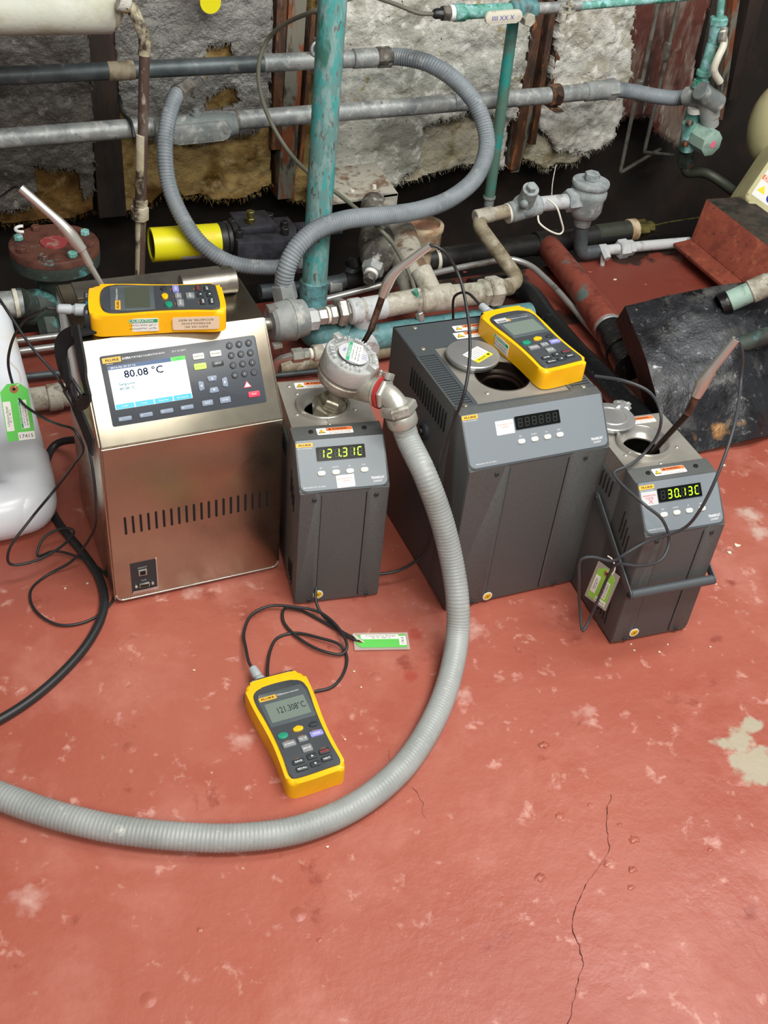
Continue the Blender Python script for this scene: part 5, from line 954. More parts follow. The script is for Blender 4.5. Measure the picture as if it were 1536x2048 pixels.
panel('rusty red hull plate with flaking grey streaks behind the two thin steel tubes', [('plate', sheet([[(1262, -60), (1440, -60), (1395, 100), (1368, 300), (1310, 262), (1300, 235), (1235, 235)]], 2.30, 0.01, 0.003, 0.004, 81), 'rusty_plate')], cat='hull plate')
bar('hull_rib', 'dark rib at the right behind the white valve lever', ((1478, -30), (1440, 240)), 2.28, 0.020, 0.08, 'rib_grey')
bar('hull_rib', 'broad dark pipe-like rib at the top right corner', ((1520, -30), (1470, 200)), 2.33, 0.045, 0.05, 'rust_dark')
bar('hull_rib', 'dark rib hard against the rusty red plate', ((1440, -30), (1400, 170)), 2.31, 0.030, 0.05, 'rust_dark')

# ------------------------------------------------------------------ pipework on the wall
def pipe(name, label, pts, px, m, cat='pipe', seg=24, br=0, smooth=60, ridge=None, group=None, dpx=None):
    """pts: sight points (x, y, dict) ; px: diameter in pixels at the first point"""
    P = [p if isinstance(p, Vector) else Q(p[0], p[1], **p[2]) for p in pts]; r = R(P[0], px) / 2
    mb = MB(); 
    if br is None: mb.tube(P, r, seg, 0.008, ridge=ridge)
    else: mb.tube(bend(P, br or r * 2.2, 8), r, seg, raw=True)
    o = single(name, mb, m, label, cat, group, smooth=smooth); o['_r'] = r; del o['_r']
    return o, P, r
def fit(o, name, a, b, r, m, hexn=False, ch=0.0015, **k):
    mb = MB(); (mb.hexa(a, b, r, 0.3) if hexn else mb.cyl(a, b, r, ch=min(ch, (V(b) - V(a)).length * 0.3)))
    return part_of_single(o, name, mb, m, **k)
y = lambda v: dict(Y=v)
z = lambda v: dict(z=v)
# lower conduit with its long fitting
o, P, r = pipe('conduit', 'lower rigid conduit across the wall with a rusty clamp at its right', [(-40, 281, y(2.12)), (1100, 191, y(2.12)), (1228, 178, y(2.12))], 40, 'galv')
a, b = Q(328, 262, Y=2.11), Q(455, 250, Y=2.11); d = (b - a).normalized()
mb = MB(); mb.cyl(a - d * 0.02, b, r * 1.35, ch=0.004); mb.cyl(b - d * .002, b + d * 0.018, r * 1.18, ch=0.002); mb.ball(b, r * 1.3); cf = part_of_single(o, 'conduit_body', mb, 'galv_paint', label='long grey cast conduit fitting')
q = (a + b) / 2 + V((0, -r * 1.25, 0)); mb = MB(frame(q, d, (0, 0, 1))); l2 = (b - a).length / 2
mb.prism([V((p.x, p.y, 0)) for p in rrect(-l2 * 0.95, l2 * 1.0, -r * 1.05, r * 1.05, r * 0.95, 8)], (0, 0, 0.006), capbev=0.002); cv = part_of_single(o, 'cover_plate', mb, 'galv')
mb = MB(); mb.lathe(q + d * l2 * 0.8 + V((0, -0.006, 0)), (0, -1, 0), [(0.004, 0), (0.004, 0.002), (0.001, 0.002)], 12); part_of_single(o, 'cover_screw', mb, 'nut_steel')
s0 = Q(392, 228, Y=2.11); mb = MB(); mb.cyl(s0 - V((0, 0, 0.03)), s0 + V((0, 0, 0.003)), r * 0.6); mb.cyl(s0, s0 + V((0, 0, 0.010)), r * 0.32); part_of_single(o, 'plugged_hub', mb, 'galv_paint')
for x in (470, 640, 905): a = Q(x, 240 - (x - 470) * 0.082, Y=2.12); fit(o, 'coupling', a, a + d * (0.006 if x == 470 else 0.02), r * 1.1, 'crusty_dark' if x == 470 else 'galv')
a = Q(1108, 190, Y=2.12); fit(o, 'rusty_clamp', a - d * 0.014, a + d * 0.014, r * 1.28, 'rust'); mb = MB(); mb.box(a.x - .012, a.x + .012, 2.085, 2.15, a.z - r * 1.5, a.z - r * 1.25, bev=0.002); mb.cyl(a + V((0, -r, -0.01)), a + V((0, -r * 1.6, 0.012)), 0.007); part_of_single(o, 'clamp_foot', mb, 'rust')
a = Q(1170, 184, Y=2.12); fit(o, 'coupling', a, Q(1228, 178, Y=2.12), r * 1.15, 'galv_paint'); fit(o, 'coupling_nut', Q(1212, 180, Y=2.12), Q(1232, 178, Y=2.12), r * 1.3, 'galv_paint', True)
o, P, r = pipe('flexible_conduit', 'short grey ribbed conduit between the clamped conduit and the elbow by the teal valve', [(1225, 178, y(2.12)), (1270, 184, y(2.11)), (1310, 192, y(2.10)), (1350, 196, y(2.09)), (1385, 192, y(2.085))], 29, 'conduit_blue', 'conduit', br=None, ridge=(0.0055, 0.0007, 1))
# upper conduit: dark at the left, flange hidden by the teal post, flexible from its right end
o, P, r = pipe('conduit', 'upper rigid conduit on the wall, dark at its left end', [(-40, 154, y(2.13)), (220, 142, y(2.13)), (640, 122, y(2.13)), (765, 113, y(2.13))], 36, 'galv_dark')
d = (Q(640, 122, Y=2.13) - Q(220, 142, Y=2.13)).normalized()
for x0, x1, k, m in ((525, 636, 1.06, 'galv'), (680, 705, 1.08, 'galv'), (705, 752, 1.2, 'galv'), (752, 782, 1.3, 'crusty_dark')):
    f = lambda x: Q(x, 142 - (x - 220) * 0.0505, Y=2.13); fit(o, 'coupling', f(x0), f(x1), r * k, m, hexn=(k == 1.3))
fl_ = f(632); mb = MB(); mb.cyl(fl_ - d * 0.003, fl_ + d * 0.004, r * 1.9, ch=0.001); part_of_single(o, 'flange', mb, 'galv')
mb = MB(); q = fl_ + V((0, -0.01, r * 1.5)); mb.torus(q, (0, -1, 0.2), 0.014, 0.0035, 24, 8); part_of_single(o, 'eye_bolt', mb, 'galv')
fit(o, 'stained_joint', Q(215, 143, Y=2.13), Q(268, 140, Y=2.13), r * 1.08, 'beige_pipe')
loop = [f(768), f(790), (850, 124, y(2.08)), (910, 160, y(2.03)), (955, 215, y(1.99)), (974, 285, y(1.95)), (955, 350, y(1.90)), (905, 395, y(1.86)), (840, 420, y(1.82)), (760, 432, y(1.775)), (690, 440, y(1.745)), (630, 462, y(1.725)), (592, 498, y(1.71)), (572, 540, y(1.70)), (567, 580, y(1.70)), (567, 590, y(1.70))]
o, P, r = pipe('flexible_conduit', 'blue-grey ribbed conduit making a large loop in front of the teal post', loop, 33, 'conduit_blue', 'conduit', br=None, ridge=(0.0060, 0.0009, 1))
o, P, r = pipe('flexible_conduit', 'blue-grey ribbed conduit drooping from the left wall fitting over the yellow cylinder', [(366, 176, y(2.10)), (352, 192, y(2.075)), (337, 235, y(2.05)), (330, 300, y(2.02)), (338, 370, y(1.99)), (362, 430, y(1.95)), (405, 490, y(1.91)), (465, 526, y(1.89)), (540, 535, y(1.88)), (615, 527, y(1.88))], 31, 'conduit_blue', 'conduit', br=None, ridge=(0.0060, 0.0009, 1))
a = Q(362, 180, Y=2.10); fit(o, 'end_nut', Q(355, 188, Y=2.075), Q(376, 172, Y=2.11), r * 1.25, 'crusty_dark', True)
fit(o, 'end_nut', Q(590, 528, Y=1.88), Q(614, 524, Y=1.88), r * 1.3, 'galv', True)
# ---- teal post and low teal pipe
th = thing('teal_pipe', 'thick teal pipe standing in front of the wall, elbowed along the floor', 'pipe', loc=Q(640, 680, z=0.0))
a = Q(667, -25, Y=1.80); b = Q(626, 610, Y=1.765); rr = R(b, 50) / 2; g = Q(640, 672, z=0.045); h = Q(1120, 612, z=0.045)
mb = MB(); mb.tube([a, b, Q(624, 650, Y=1.76)], rr, 32, 0.05); obj('post', mb, 'teal_pipe', th, world=True)
mb = MB(); mb.cyl(Q(628, 560, Y=1.768), Q(624, 655, Y=1.762), rr * 1.12, ch=0.002); mb.tube(bend([Q(625, 630, Y=1.765), Q(630, 668, z=0.048), Q(700, 680, z=0.048)], 0.05), rr * 1.25, 28, raw=True); obj('elbow', mb, 'teal_low', th, world=True)
mb = MB(); mb.tube([Q(690, 682, z=0.046), Q(800, 667, z=0.046), Q(950, 645, z=0.046), Q(1060, 630, z=0.046)], rr * 1.02, 28, 0.03); obj('floor_run', mb, 'teal_low', th, world=True)
# ---- thin teal pipe and the valve line at the top
th = thing('teal_pipe', 'thin teal and grey pipe dropping from the valve line behind the looping conduit', 'pipe', loc=Q(978, 412, Y=2.10))
mb = MB(); mb.tube([Q(1030, 15, Y=2.06), Q(979, 392, Y=2.06)], 0.0125, 20, 0.05); obj('tube', mb, 'teal_thin', th, world=True)
mb = MB(); mb.cyl(Q(981, 378, Y=2.06), Q(977, 415, Y=2.06), 0.0112); mb.cyl(Q(979, 392, Y=2.06), Q(978.5, 396, Y=2.06), 0.0145); obj('clear_end', mb, 'galv', th, world=True)
th = thing('valve_line', 'teal pipe line at the top with a cable gland and white lever', 'pipe', loc=Q(1000, 30, Y=2.0))
Y0 = 2.02; L0 = lambda x, k=0: Q(x, 26 - (x - 900) * 0.052 + k, Y=Y0); ra = R(L0(950), 27) / 2
mb = MB(); mb.cyl(L0(925), L0(1024), ra); mb.cyl(L0(906), L0(930), ra * 1.25, ch=0.002); obj('tube', mb, 'teal_bright', th, world=True)
mb = MB(); mb.cyl(L0(898), L0(908), ra * 1.12); obj('white_washer', mb, 'sticker_white', th, world=True)
mb = MB(); mb.hexa(L0(884), L0(898), ra * 1.15); obj('gland_nut', mb, 'crusty_dark', th, world=True)
mb = MB(); mb.lathe(L0(866), L0(890) - L0(866), [(ra * .5, 0), (ra * .75, 0.005), (ra * 0.8, R(L0(870), 22))], 8); obj('gland', mb, 'cable_black', th, world=True)
mb = MB(); mb.cyl(L0(1020), L0(1072), ra * 1.35, ch=0.003); mb.cyl(L0(1030), L0(1060), ra * 1.6, ch=0.004); obj('valve_body', mb, 'teal_low', th, world=True)
mb = MB(); q = L0(1046, 14) + V((0, -0.025, 0)); mb.hexa(q + V((0, .02, 0)), q + V((0, -0.006, 0)), 0.014); lv = obj('stem_nut', mb, 'crusty_pipe', th, world=True)
mb = MB(frame(Q(1006, 33, Y=1.985), Q(1040, 30, Y=1.985) - Q(970, 35, Y=1.985), (0, 0, 1))); mb.prism([V((p.x, p.y, 0)) for p in rrect(-0.042, 0.042, -0.0125, 0.0125, 0.012, 6)], (0, 0, 0.006), capbev=0.002); lv = obj('lever', mb, 'handle_white', th, world=True)
text('IIII XX X', 0.009, lv, frame(Q(1004, 34, Y=1.985), Q(1040, 30, Y=1.985) - Q(970, 35, Y=1.985), (0, 0, 1)) @ T(0, 0, 0.006), 'ink_blue', width=0.05, world=True)
mb = MB(); mb.tube([L0(1070), L0(1115), L0(1160, -2)], ra * 0.85, 20, 0.02); obj('grey_run', mb, 'galv', th, world=True)
mb = MB(); mb.tube([Q(1150, 13, Y=Y0), Q(1300, 0, Y=Y0), Q(1450, -14, Y=Y0)], ra * 0.62, 18, 0.03); obj('teal_run', mb, 'teal_bright', th, world=True)
mb = MB(); q = L0(1131); mb.cyl(q + V((0, 0, -0.008)), q + V((0, 0, -0.004)), 0.022, seg=28); mb.cyl(q + V((0, 0, 0.004)), q + V((0, 0, 0.008)), 0.020); mb.cyl(q + V((0, -0.016, -0.02)), q + V((0, -0.016, 0.018)), 0.004); mb.hexa(q + V((0, -0.016, 0.008)), q + V((0, -0.016, 0.016)), 0.007); obj('pipe_clamp', mb, 'crusty_pipe', th, world=True)
# thin cable from the gland, looping over the wall and down to the floor fitting
pipe('thin_cable', 'thin grey cable looping from the cable gland down past the teal post', [L0(868), (840, 27, y(2.03)), (790, 8, y(2.04)), (740, -8, y(2.03)), (690, 0, y(1.95)), (640, 18, y(1.92)), (570, 48, y(2.02)), (535, 80, y(2.07)), (518, 125, y(2.07)), (520, 180, y(2.06)), (540, 240, y(2.04)), (575, 300, y(2.00)), (620, 348, y(1.93)), (668, 382, y(1.90)), (710, 415, y(1.84)), (740, 440, y(1.80)), (780, 480, y(1.76)), (805, 520, y(1.70)), (820, 550, y(1.67)), (832, 590, y(1.62))], 8.5, 'cable_olive', 'cable', br=None)
th = thing('compression_fitting', 'small chrome compression fitting standing behind the back edge of the large bath', 'fitting', loc=Q(842, 645, Y=1.45)); Pf = [Qn(x, yy, Q(842, 645, Y=1.60)) for x, yy in ((830, 580), (835, 602), (838, 622), (842, 640))]
mb = MB(); mb.cyl(Pf[0] , Pf[1], 0.0055); obj('sleeve', mb, 'teal_bright', th, world=True)
mb = MB(); mb.hexa(Pf[1], Pf[2] - (Pf[2] - Pf[1]) * 0.15, 0.0085); mb.cyl(Pf[1], Pf[3], 0.006); obj('nut', mb, 'nut_steel', th, world=True)
mb = MB(); mb.hexa(Pf[2] + (Pf[3] - Pf[2]) * 0.1, Pf[3], 0.0085); obj('nut', mb, 'nut_steel', th, world=True)

# ---- valve column at the right
th = thing('valve_column', 'teal valve column at the upper right with a white lever and a grey elbow', 'valve', loc=Q(1390, 330, Y=2.0))
YC = 2.02; K = lambda x, yy, Y=YC: Q(x, yy, Y=Y)
mb = MB(); mb.cyl(K(1446, -30), K(1438, 45), R(K(1440, 20), 15) / 2); mb.cyl(K(1438, 38), K(1430, 92), R(K(1434, 60), 32) / 2, ch=0.003); mb.hexa(K(1439, 34), K(1436, 50), R(K(1434, 60), 38) / 2); mb.cyl(K(1424, 88), K(1402, 170), R(K(1420, 130), 22) / 2); mb.cyl(K(1409, 140), K(1406, 152), R(K(1420, 130), 30) / 2, ch=0.002); mb.cyl(K(1404, 160), K(1398, 178), R(K(1420, 130), 32) / 2, ch=0.002); obj('teal_body', mb, 'teal_bright', th, world=True)
mb = MB(); mb.tube([K(1446, 62, 1.995), K(1447, 90, 1.98), K(1436, 115, 1.97), K(1428, 140, 1.97), K(1440, 164, 1.97)], 0.0085, 14, 0.004); obj('lever', mb, 'handle_white', th, world=True)
mb = MB(); mb.cyl(K(1448, 58, 2.0), K(1444, 84, 1.98), 0.0095); obj('lever_joint', mb, 'nut_steel', th, world=True)
mb = MB(); e1, e2, e3 = K(1372, 192, 2.05), K(1412, 196, 2.0), K(1420, 250, 2.0); rr = R(e2, 36) / 2
mb.tube(bend([e1, e2, e3], 0.022), rr, 24, raw=True); mb.cyl(K(1375, 192, 2.05), K(1386, 193, 2.04), rr * 1.15, ch=0.002); mb.cyl(K(1400, 180, 1.99), K(1437, 208, 1.985), rr * 1.05, ch=0.002); mb.cyl(K(1420, 226, 2.0), K(1420, 232, 2.0), rr * 1.08); obj('grey_elbow', mb, 'galv_paint', th, world=True)
mb = MB(); c0, c1 = K(1390, 268, 2.02), K(1424, 288, 1.96); dd = (c1 - c0).normalized(); mb.lathe(c0, dd, [(0.030, 0), (0.031, 0.003), (0.031, (c1 - c0).length), (0.027, (c1 - c0).length + 0.003)], 8, 0.39); hb = obj('solenoid_head', mb, 'pale_green', th, world=True)
mb = MB(); mb.cyl(c1 + dd * 0.003, c1 + dd * 0.004, 0.0085, seg=16); obj('pink_mark', mb, 'label_pink', hb, world=True)
mb = MB(); mb.cyl(K(1392, 208, 2.04), K(1372, 300, 2.04), 0.020, ch=0.003); mb.cyl(K(1378, 245, 2.02), K(1374, 300, 2.02), 0.016); obj('valve_body', mb, 'teal_bright', th, world=True)
mb = MB(); mb.cyl(K(1391, 214, 2.02), K(1390, 224, 2.02), 0.0175); obj('tape_band', mb, 'sticker_white', th, world=True)
for x, yy in ((1381, 246), (1372, 288)): mb = MB(); q = K(x, yy, 1.995); mb.lathe(q, (0, -1, 0.2), [(0.0075, -0.01), (0.0075, 0.002), (0.004, 0.004)], 12); obj('bolt', mb, 'rust', th, world=True)
mb = MB(); mb.hexa(K(1373, 296, 2.04), K(1371, 332, 2.04), 0.021); obj('union_nut', mb, 'flange_green', th, world=True)
pipe('drain_pipe', 'dark green-grey pipe leaving the foot of the valve column towards the plastic drum', [(1370, 325, y(2.04)), (1372, 346, y(2.03)), (1410, 344, y(2.03)), (1440, 362, y(2.00)), (1470, 385, y(1.98)), (1560, 455, y(1.90))], 20, 'olive_pipe')
# two thin steel tubes
for lab, pts in (('left one of two thin bent steel tubes before the rusty plate', [(1322, -20, y(2.2)), (1284, 165, y(2.2)), (1270, 205, y(2.2)), (1240, 346, y(2.2)), (1320, 298, y(2.35))]), ('right one of two thin bent steel tubes before the rusty plate', [(1362, -20, y(2.2)), (1334, 110, y(2.2)), (1288, 305, y(2.2)), (1345, 310, y(2.35))])):
    o, P, r = pipe('steel_tube', lab, pts, 8.5, 'tube_dull', 'pipe', seg=12)
    if 'right' in lab: fit(o, 'coupling', Q(1337, 85, Y=2.195), Q(1331, 120, Y=2.195), r * 1.8, 'tube_dull', True)
    else: fit(o, 'coupling', Q(1281, 160, Y=2.195), Q(1274, 198, Y=2.195), r * 1.8, 'tube_dull', True)

# ---- top left: lagged cylinder and cream pipe
th = thing('lagged_pipe', 'fat white lagged pipe at the top left corner with a worn end', 'pipe', loc=Q(100, 60, Y=1.95))
a, b = Q(-120, 20, Y=2.0), Q(222, 18, Y=2.0); mb = MB(); rr = R(b, 92) / 2; l = (b - a).length; mb.lathe(a, b - a, [(rr, 0), (rr, l * .6), (rr * 1.01, l * 0.61), (rr, l - 0.004), (rr * .93, l)], 40); obj('jacket', mb, 'jacket_white', th, world=True)
mb = MB(); d = (b - a).normalized(); mb.lathe(b - d * 0.003, d, [(rr * 0.85, 0), (rr * 0.80, 0.010), (rr * 0.5, 0.018), (rr * 0.3, 0.022)], 30); obj('end_wrap', mb, 'wool_cream', th, world=True)
o, P, r = pipe('cream_pipe', 'cream and rust spotted pipe bending down from the lagged pipe to the floor', [(222, 5, y(1.99)), (262, 12, y(1.97)), (290, 75, y(1.95)), (287, 200, y(1.95)), (283, 400, y(1.95)), (280, 560, y(1.95))], 22, 'pipe_brown')
for (x0, y0, x1, y1, k, m, hx) in ((236, 3, 258, 12, 1.5, 'lagging', 0), (289, 100, 288, 112, 1.15, 'cream_pipe', 0), (283, 268, 281, 400, 1.05, 'cream_pipe', 0), (281, 398, 280, 412, 1.45, 'cream_pipe', 1), (280, 412, 280, 440, 1.75, 'cream_pipe', 1), (280, 440, 279, 560, 0.95, 'cream_pipe', 0)): fit(o, 'union_nut' if hx else 'sleeve', Q(x0, y0, Y=1.95), Q(x1, y1, Y=1.95), r * k, m, bool(hx))
mb = MB(); mb.tube(bend([Q(240, 8, Y=1.98), Q(264, 14, Y=1.97), Q(290, 75, Y=1.95), Q(289, 110, Y=1.95)], 0.05), r * 1.12, 24, raw=True); part_of_single(o, 'painted_bend', mb, 'cream_pipe')
pipe('thin_cable', 'short dark cable drooping behind the cream pipe at the left conduit', [(238, 190, y(2.2)), (245, 225, y(2.16)), (262, 245, y(2.1)), (268, 275, y(2.08))], 7, 'cable_black', 'cable', br=None)
mb = MB(); q = Q(420, 4, Y=2.20); mb.cyl(q + V((0, 0.0, 0)), q + V((0, -0.004, 0)), 0.021, seg=28); mb.box(q.x - 0.021, q.x + 0.021, q.y - 0.0042, q.y + 0.0003, q.z, q.z + 0.05); single('yellow_tag', mb, 'cyl_yellow', 'yellow plastic tag hanging on the silvery foil at the top edge', 'tag')

# ------------------------------------------------------------------ fittings in the bilge gap and along the deck edge
# flanged valve at the left
th = thing('flanged_valve', 'round flanged valve with a rusty bolted lid and flaking green sides behind the stainless bath', 'valve', loc=Q(110, 560, Y=1.90) * 1)
Yf = 1.93; cT = Q(108, 486, Y=Yf); cF = (cT - V((0, 0, 0.040))); rr = R(cT, 176) / 2
mb = MB(); mb.lathe(cT, (0, 0, -1), [(rr * 0.985, 0), (rr, 0.002), (rr, 0.014)], 56); lid = obj('lid', mb, 'flange_red', th, world=True)
mb = MB(); mb.lathe(cT, (0, 0, -1), [(rr, 0.0145), (rr * 1.0, 0.020), (rr * 0.98, 0.038), (rr * 0.88, 0.043), (rr * 0.55, 0.050), (rr * 0.5, 0.09), (rr * 0.62, 0.12), (rr * 0.5, 0.17)], 56); obj('flange', mb, 'flange_green', th, world=True)
mb = MB(); mb.cyl(cT, cT + V((0, 0, 0.003)), rr * 0.30, seg=36); obj('name_disc', mb, 'flange_disc', th, world=True)
for k in range(8):
    a = k * pi / 4 + 0.35; q = cT + V((cos(a) * rr * 0.8, sin(a) * rr * 0.8, 0)); mb = MB(); mb.hexa(q, q + V((0, 0, 0.009)), 0.009, a); obj('bolt', mb, 'teal_bright' if k % 3 == 0 else 'flange_red', th, world=True)
mb = MB(); q = Q(45, 462, Y=Yf); mb.torus(q + V((0, 0, .004)), (0, 0, 1), 0.012, 0.003, 20, 8, 0.5, 4); obj('paint_drip', mb, 'sticker_white', th, world=True)
a, b = Q(-60, 614, Y=1.86), Q(45, 606, Y=1.86); mb = MB(); mb.cyl(a, b, R(b, 52) / 2); obj('inlet', mb, 'galv', th, world=True); mb = MB(); mb.cyl(Q(28, 607, Y=1.86), Q(36, 606, Y=1.86), R(b, 58) / 2); obj('white_ring', mb, 'handle_white', th, world=True)
mb = MB(); q = Q(70, 615, Y=1.88); mb.ball(q, R(q, 85) / 2, (1.1, 0.8, 0.9)); mb.cyl(Q(36, 606, Y=1.86), q, R(q, 60) / 2); q = Q(95, 640, Y=1.85); mb.hexa(q, q + V((0, -0.03, -0.02)), 0.02); obj('valve_body', mb, 'flange_green', th, world=True)
# silver floor tubes behind the stainless bath
for i, (ya, yb, d_) in enumerate(((684, 671, 13), (706, 692, 14))): pipe('floor_tube', ('upper', 'lower')[i] + ' of two silver tubes running along the deck behind the strap at the left', [(-60, ya + 9, z(0.02)), (120, yb, z(0.02)), (330, yb - 24, z(0.02))], d_, 'silver_tube', seg=16)
pipe('floor_pipe', 'dark grey pipe along the deck just below the two silver tubes at the left', [(-60, 765, z(0.015)), (160, 742, z(0.015))], 14, 'galv_dark')
o, P, r = pipe('lagged_stub', 'plaster-crusted pipe stub on the deck between the white plastic pipe and the stainless bath', [(60, 800, z(0.03)), (160, 786, z(0.03))], 48, 'crusty_pipe', seg=28); fit(o, 'crusted_collar', Q(95, 796, z=0.03), Q(122, 792, z=0.03), r * 1.15, 'bracket_pale')
# yellow cylinder on a dark hydraulic block
th = thing('hydraulic_valve', 'black bolted hydraulic block with a bright yellow cylinder on its left side', 'valve', loc=Q(470, 530, Y=1.96))
Yh = 1.97; a, b = Q(302, 490, Y=Yh), Q(440, 480, Y=Yh); d = (b - a).normalized(); rr = R(a, 68) / 2
mb = MB(); l = (b - a).length; mb.lathe(a, d, [(rr * 0.84, 0.010), (rr * 0.84, 0), (rr, 0), (rr, l), (rr * .9, l)], 44, cap=False); cy = obj('yellow_cylinder', mb, 'cyl_yellow', th, world=True)
mb = MB(); mb.cyl(a + d * 0.003, a + d * 0.005, rr * 0.845, seg=32); obj('end_disc', mb, 'black_pipe', cy, world=True)
f2 = frame(a, d, V((0, 0, 1))); 
for (u0, u1, a0, a1, m) in ((0.055, 0.13, -0.9, -0.45, 'sticker_grey'), (0.08, 0.125, 0.5, 1.0, 'sticker_yellow')):
    mb = MB(); n = 8; vs = []
    nx = (V((0, -1, 0)) - d * V((0, -1, 0)).dot(d)).normalized(); nz2 = d.cross(nx); nz2 = nz2 if nz2.z > 0 else -nz2
    for k in range(n + 1):
        an = a0 + (a1 - a0) * k / n; p = (nx * cos(an) + nz2 * sin(an)) * rr * 1.01; vs += [a + d * u0 + p, a + d * u1 + p]
    mb.add(vs, [(2 * k, 2 * k + 1, 2 * k + 3, 2 * k + 2) for k in range(n)]); st = obj('label', mb, m, cy, world=True)
mb = MB(); mb.cyl(b - d * 0.004, b + d * 0.010, rr * 1.05, ch=0.001); mb.cyl(b + d * 0.012, b + d * 0.020, rr * 0.98); mb.cyl(b + d * 0.022, b + d * 0.034, rr * 1.02, ch=0.001); obj('collar', mb, 'black_pipe', th, world=True)
b0 = Q(500, 500, Y=Yh); Mb = frame(Q(448, 536, Y=1.94), d, (0, 1, 0.0)); hz = R(b0, 62)
mb = MB(Mb); pts = [V((0.022, -0.02, 0)), V((0.115, -0.030, 0)), V((0.150, -0.015, 0)), V((0.165, 0.03, 0)), V((0.165, 0.085, 0)), (V((0.02, 0.085, 0)))]; mb.prism(pts, (0, 0, hz), capbev=0.004); 
obj('block', mb, 'block_dark', th, world=True)
mb = MB(Mb); mb.box(0.035, 0.115, 0.01, 0.09, hz, hz + 0.016, bev=0.004); obj('top_block', mb, 'block_dark', th, world=True); mb = MB(Mb); mb.box(0.165, 0.20, 0.0, 0.06, hz * 0.4, hz * 0.95, bev=0.002); obj('end_block', mb, 'block_dark', th, world=True)
for u_, v_, hh in ((0.030, 0.002, 0), (0.128, 0.000, 0), (0.137, 0.030, 0), (0.118, 0.070, 0.0), (0.032, 0.055, 0.0)):
    mb = MB(Mb); mb.lathe((u_, v_, hz + hh), (0, 0, 1), [(0.0085, 0), (0.0085, 0.014), (0.0075, 0.015), (0.0045, 0.015), (0.0042, 0.010)], 20); obj('cap_screw', mb, 'black_pipe', th, world=True)
mb = MB(Mb); mb.hexa((0.062, 0.03, hz + 0.016), (0.062, 0.03, hz + 0.028), 0.011); mb.cyl((0.062, 0.03, hz + 0.028), (0.062, 0.03, hz + 0.040), 0.007); mb.hexa((0.062, 0.03, hz + .036), (0.062, 0.03, hz + 0.042), 0.009); obj('hex_bolt', mb, 'brass_dirty', th, world=True)
a = Q(540, 500, Y=2.02); pipe('bilge_pipe', 'dark pipe running back from the hydraulic block behind the teal post', [(560, 470, y(2.05)), (680, 455, y(2.05))], 30, 'galv_dark')
# bracket plate and crusted casting in the middle
mb = MB(); Pb = [Q(664, 402, Y=2.10), Q(790, 366, Y=2.20), Q(798, 388, Y=2.12), Q(794, 396, Y=2.10), Q(668, 412, Y=2.06)]; Pb = [V((p.x, p.y, Pb[0].z + (p.z - Pb[0].z) * 0.35)) for p in Pb]
mb = MB(); A_ = Q(662, 405, Y=2.08); B_ = Q(796, 386, Y=2.08); mb.prism([A_, B_, B_ + V((0.0, 0.13, 0.02)), A_ + V((0.0, 0.13, 0.02))], (0, 0, -0.007), bev=0.001)
mb.prism([B_ - V((0.035, 0, 0)), B_, B_ + V((0, 0.09, 0)), B_ + V((-0.035, 0.09, 0))], (0, 0, -0.06)); br_ = single('bracket', mb, 'bracket_pale', 'crusted pale bracket plate with two white-tipped studs behind the teal post', 'bracket')
for x, yy in ((704, 388), (748, 378)):
    q = Q(x, yy + 4, Y=2.11); mb = MB(); mb.hexa(q + V((0, 0, -0.008)), q + V((0, 0, 0.003)), 0.0105); part_of_single(br_, 'nut', mb, 'crusty_dark'); mb = MB(); mb.cyl(q + V((0, 0, 0.003)), q + V((0, 0, 0.014)), 0.0055, 0.0045); part_of_single(br_, 'stud', mb, 'string_white')
th = thing('cast_valve', 'grey crusted casting with a hexagonal plug reaching down from the bracket plate', 'valve', loc=Q(765, 520, Y=1.85))
a, b = Q(748, 412, Y=2.02), Q(756, 510, Y=1.80); mb = MB(); rr = R(b, 74) / 2; l = (b - a).length; mb.lathe(a, b - a, [(rr * .75, -0.01), (rr * 0.8, 0.01), (rr * 0.72, 0.03), (rr * 0.85, l * 0.5), (rr * 1.05, l * 0.8), (rr * 0.95, l * 0.98)], 28); mb.ball(b, rr * 1.0); obj('casting', mb, 'crusty_dark', th, world=True)
c0 = Q(743, 545, Y=1.765); mb = MB(); mb.hexa(b.lerp(c0, 0.55), b.lerp(c0, 1.0), rr * 0.62); obj('hex_boss', mb, 'galv', th, world=True)
dd = (c0 - b).normalized(); mb = MB(); mb.cyl(c0, c0 + dd * 0.008, rr * 0.38); obj('tape', mb, 'sticker_white', th, world=True); mb = MB(); mb.hexa(c0 + dd * 0.008, c0 + dd * 0.024, rr * 0.34); obj('plug', mb, 'crusty_dark', th, world=True)
mb = MB(); mb.tube([Q(770, 430, Y=2.0), Q(800, 470, Y=1.88), Q(815, 520, Y=1.78), Q(828, 560, Y=1.70), Q(845, 600, Y=1.66)], 0.034, 24, 0.01); obj('crusted_neck', mb, 'bracket_pale', th, world=True)
# beige cup filled with gel
th = thing('tundish', 'beige round cup filled with pinkish brown sealant beside the black pipe', 'cup', loc=Q(850, 500, Y=1.86))
cT = Q(849, 446, Y=1.88); rr = R(cT, 80) / 2; mb = MB(); mb.lathe(cT, (0, 0, -1), [(rr * 0.80, 0.018), (rr * 0.80, 0.0), (rr * 0.97, 0), (rr, 0.002), (rr, 0.012), (rr * 0.93, 0.016), (rr * 0.92, 0.045), (rr * 0.7, 0.056), (rr * 0.55, 0.06), (rr * .5, 0.14)], 48, cap=False); obj('cup', mb, 'cup_beige', th, world=True)
mb = MB(); mb.cyl(cT - V((0, 0, 0.016)), cT - V((0, 0, 0.010)), rr * 0.81, seg=40); obj('sealant', mb, 'gel_pink', th, world=True)
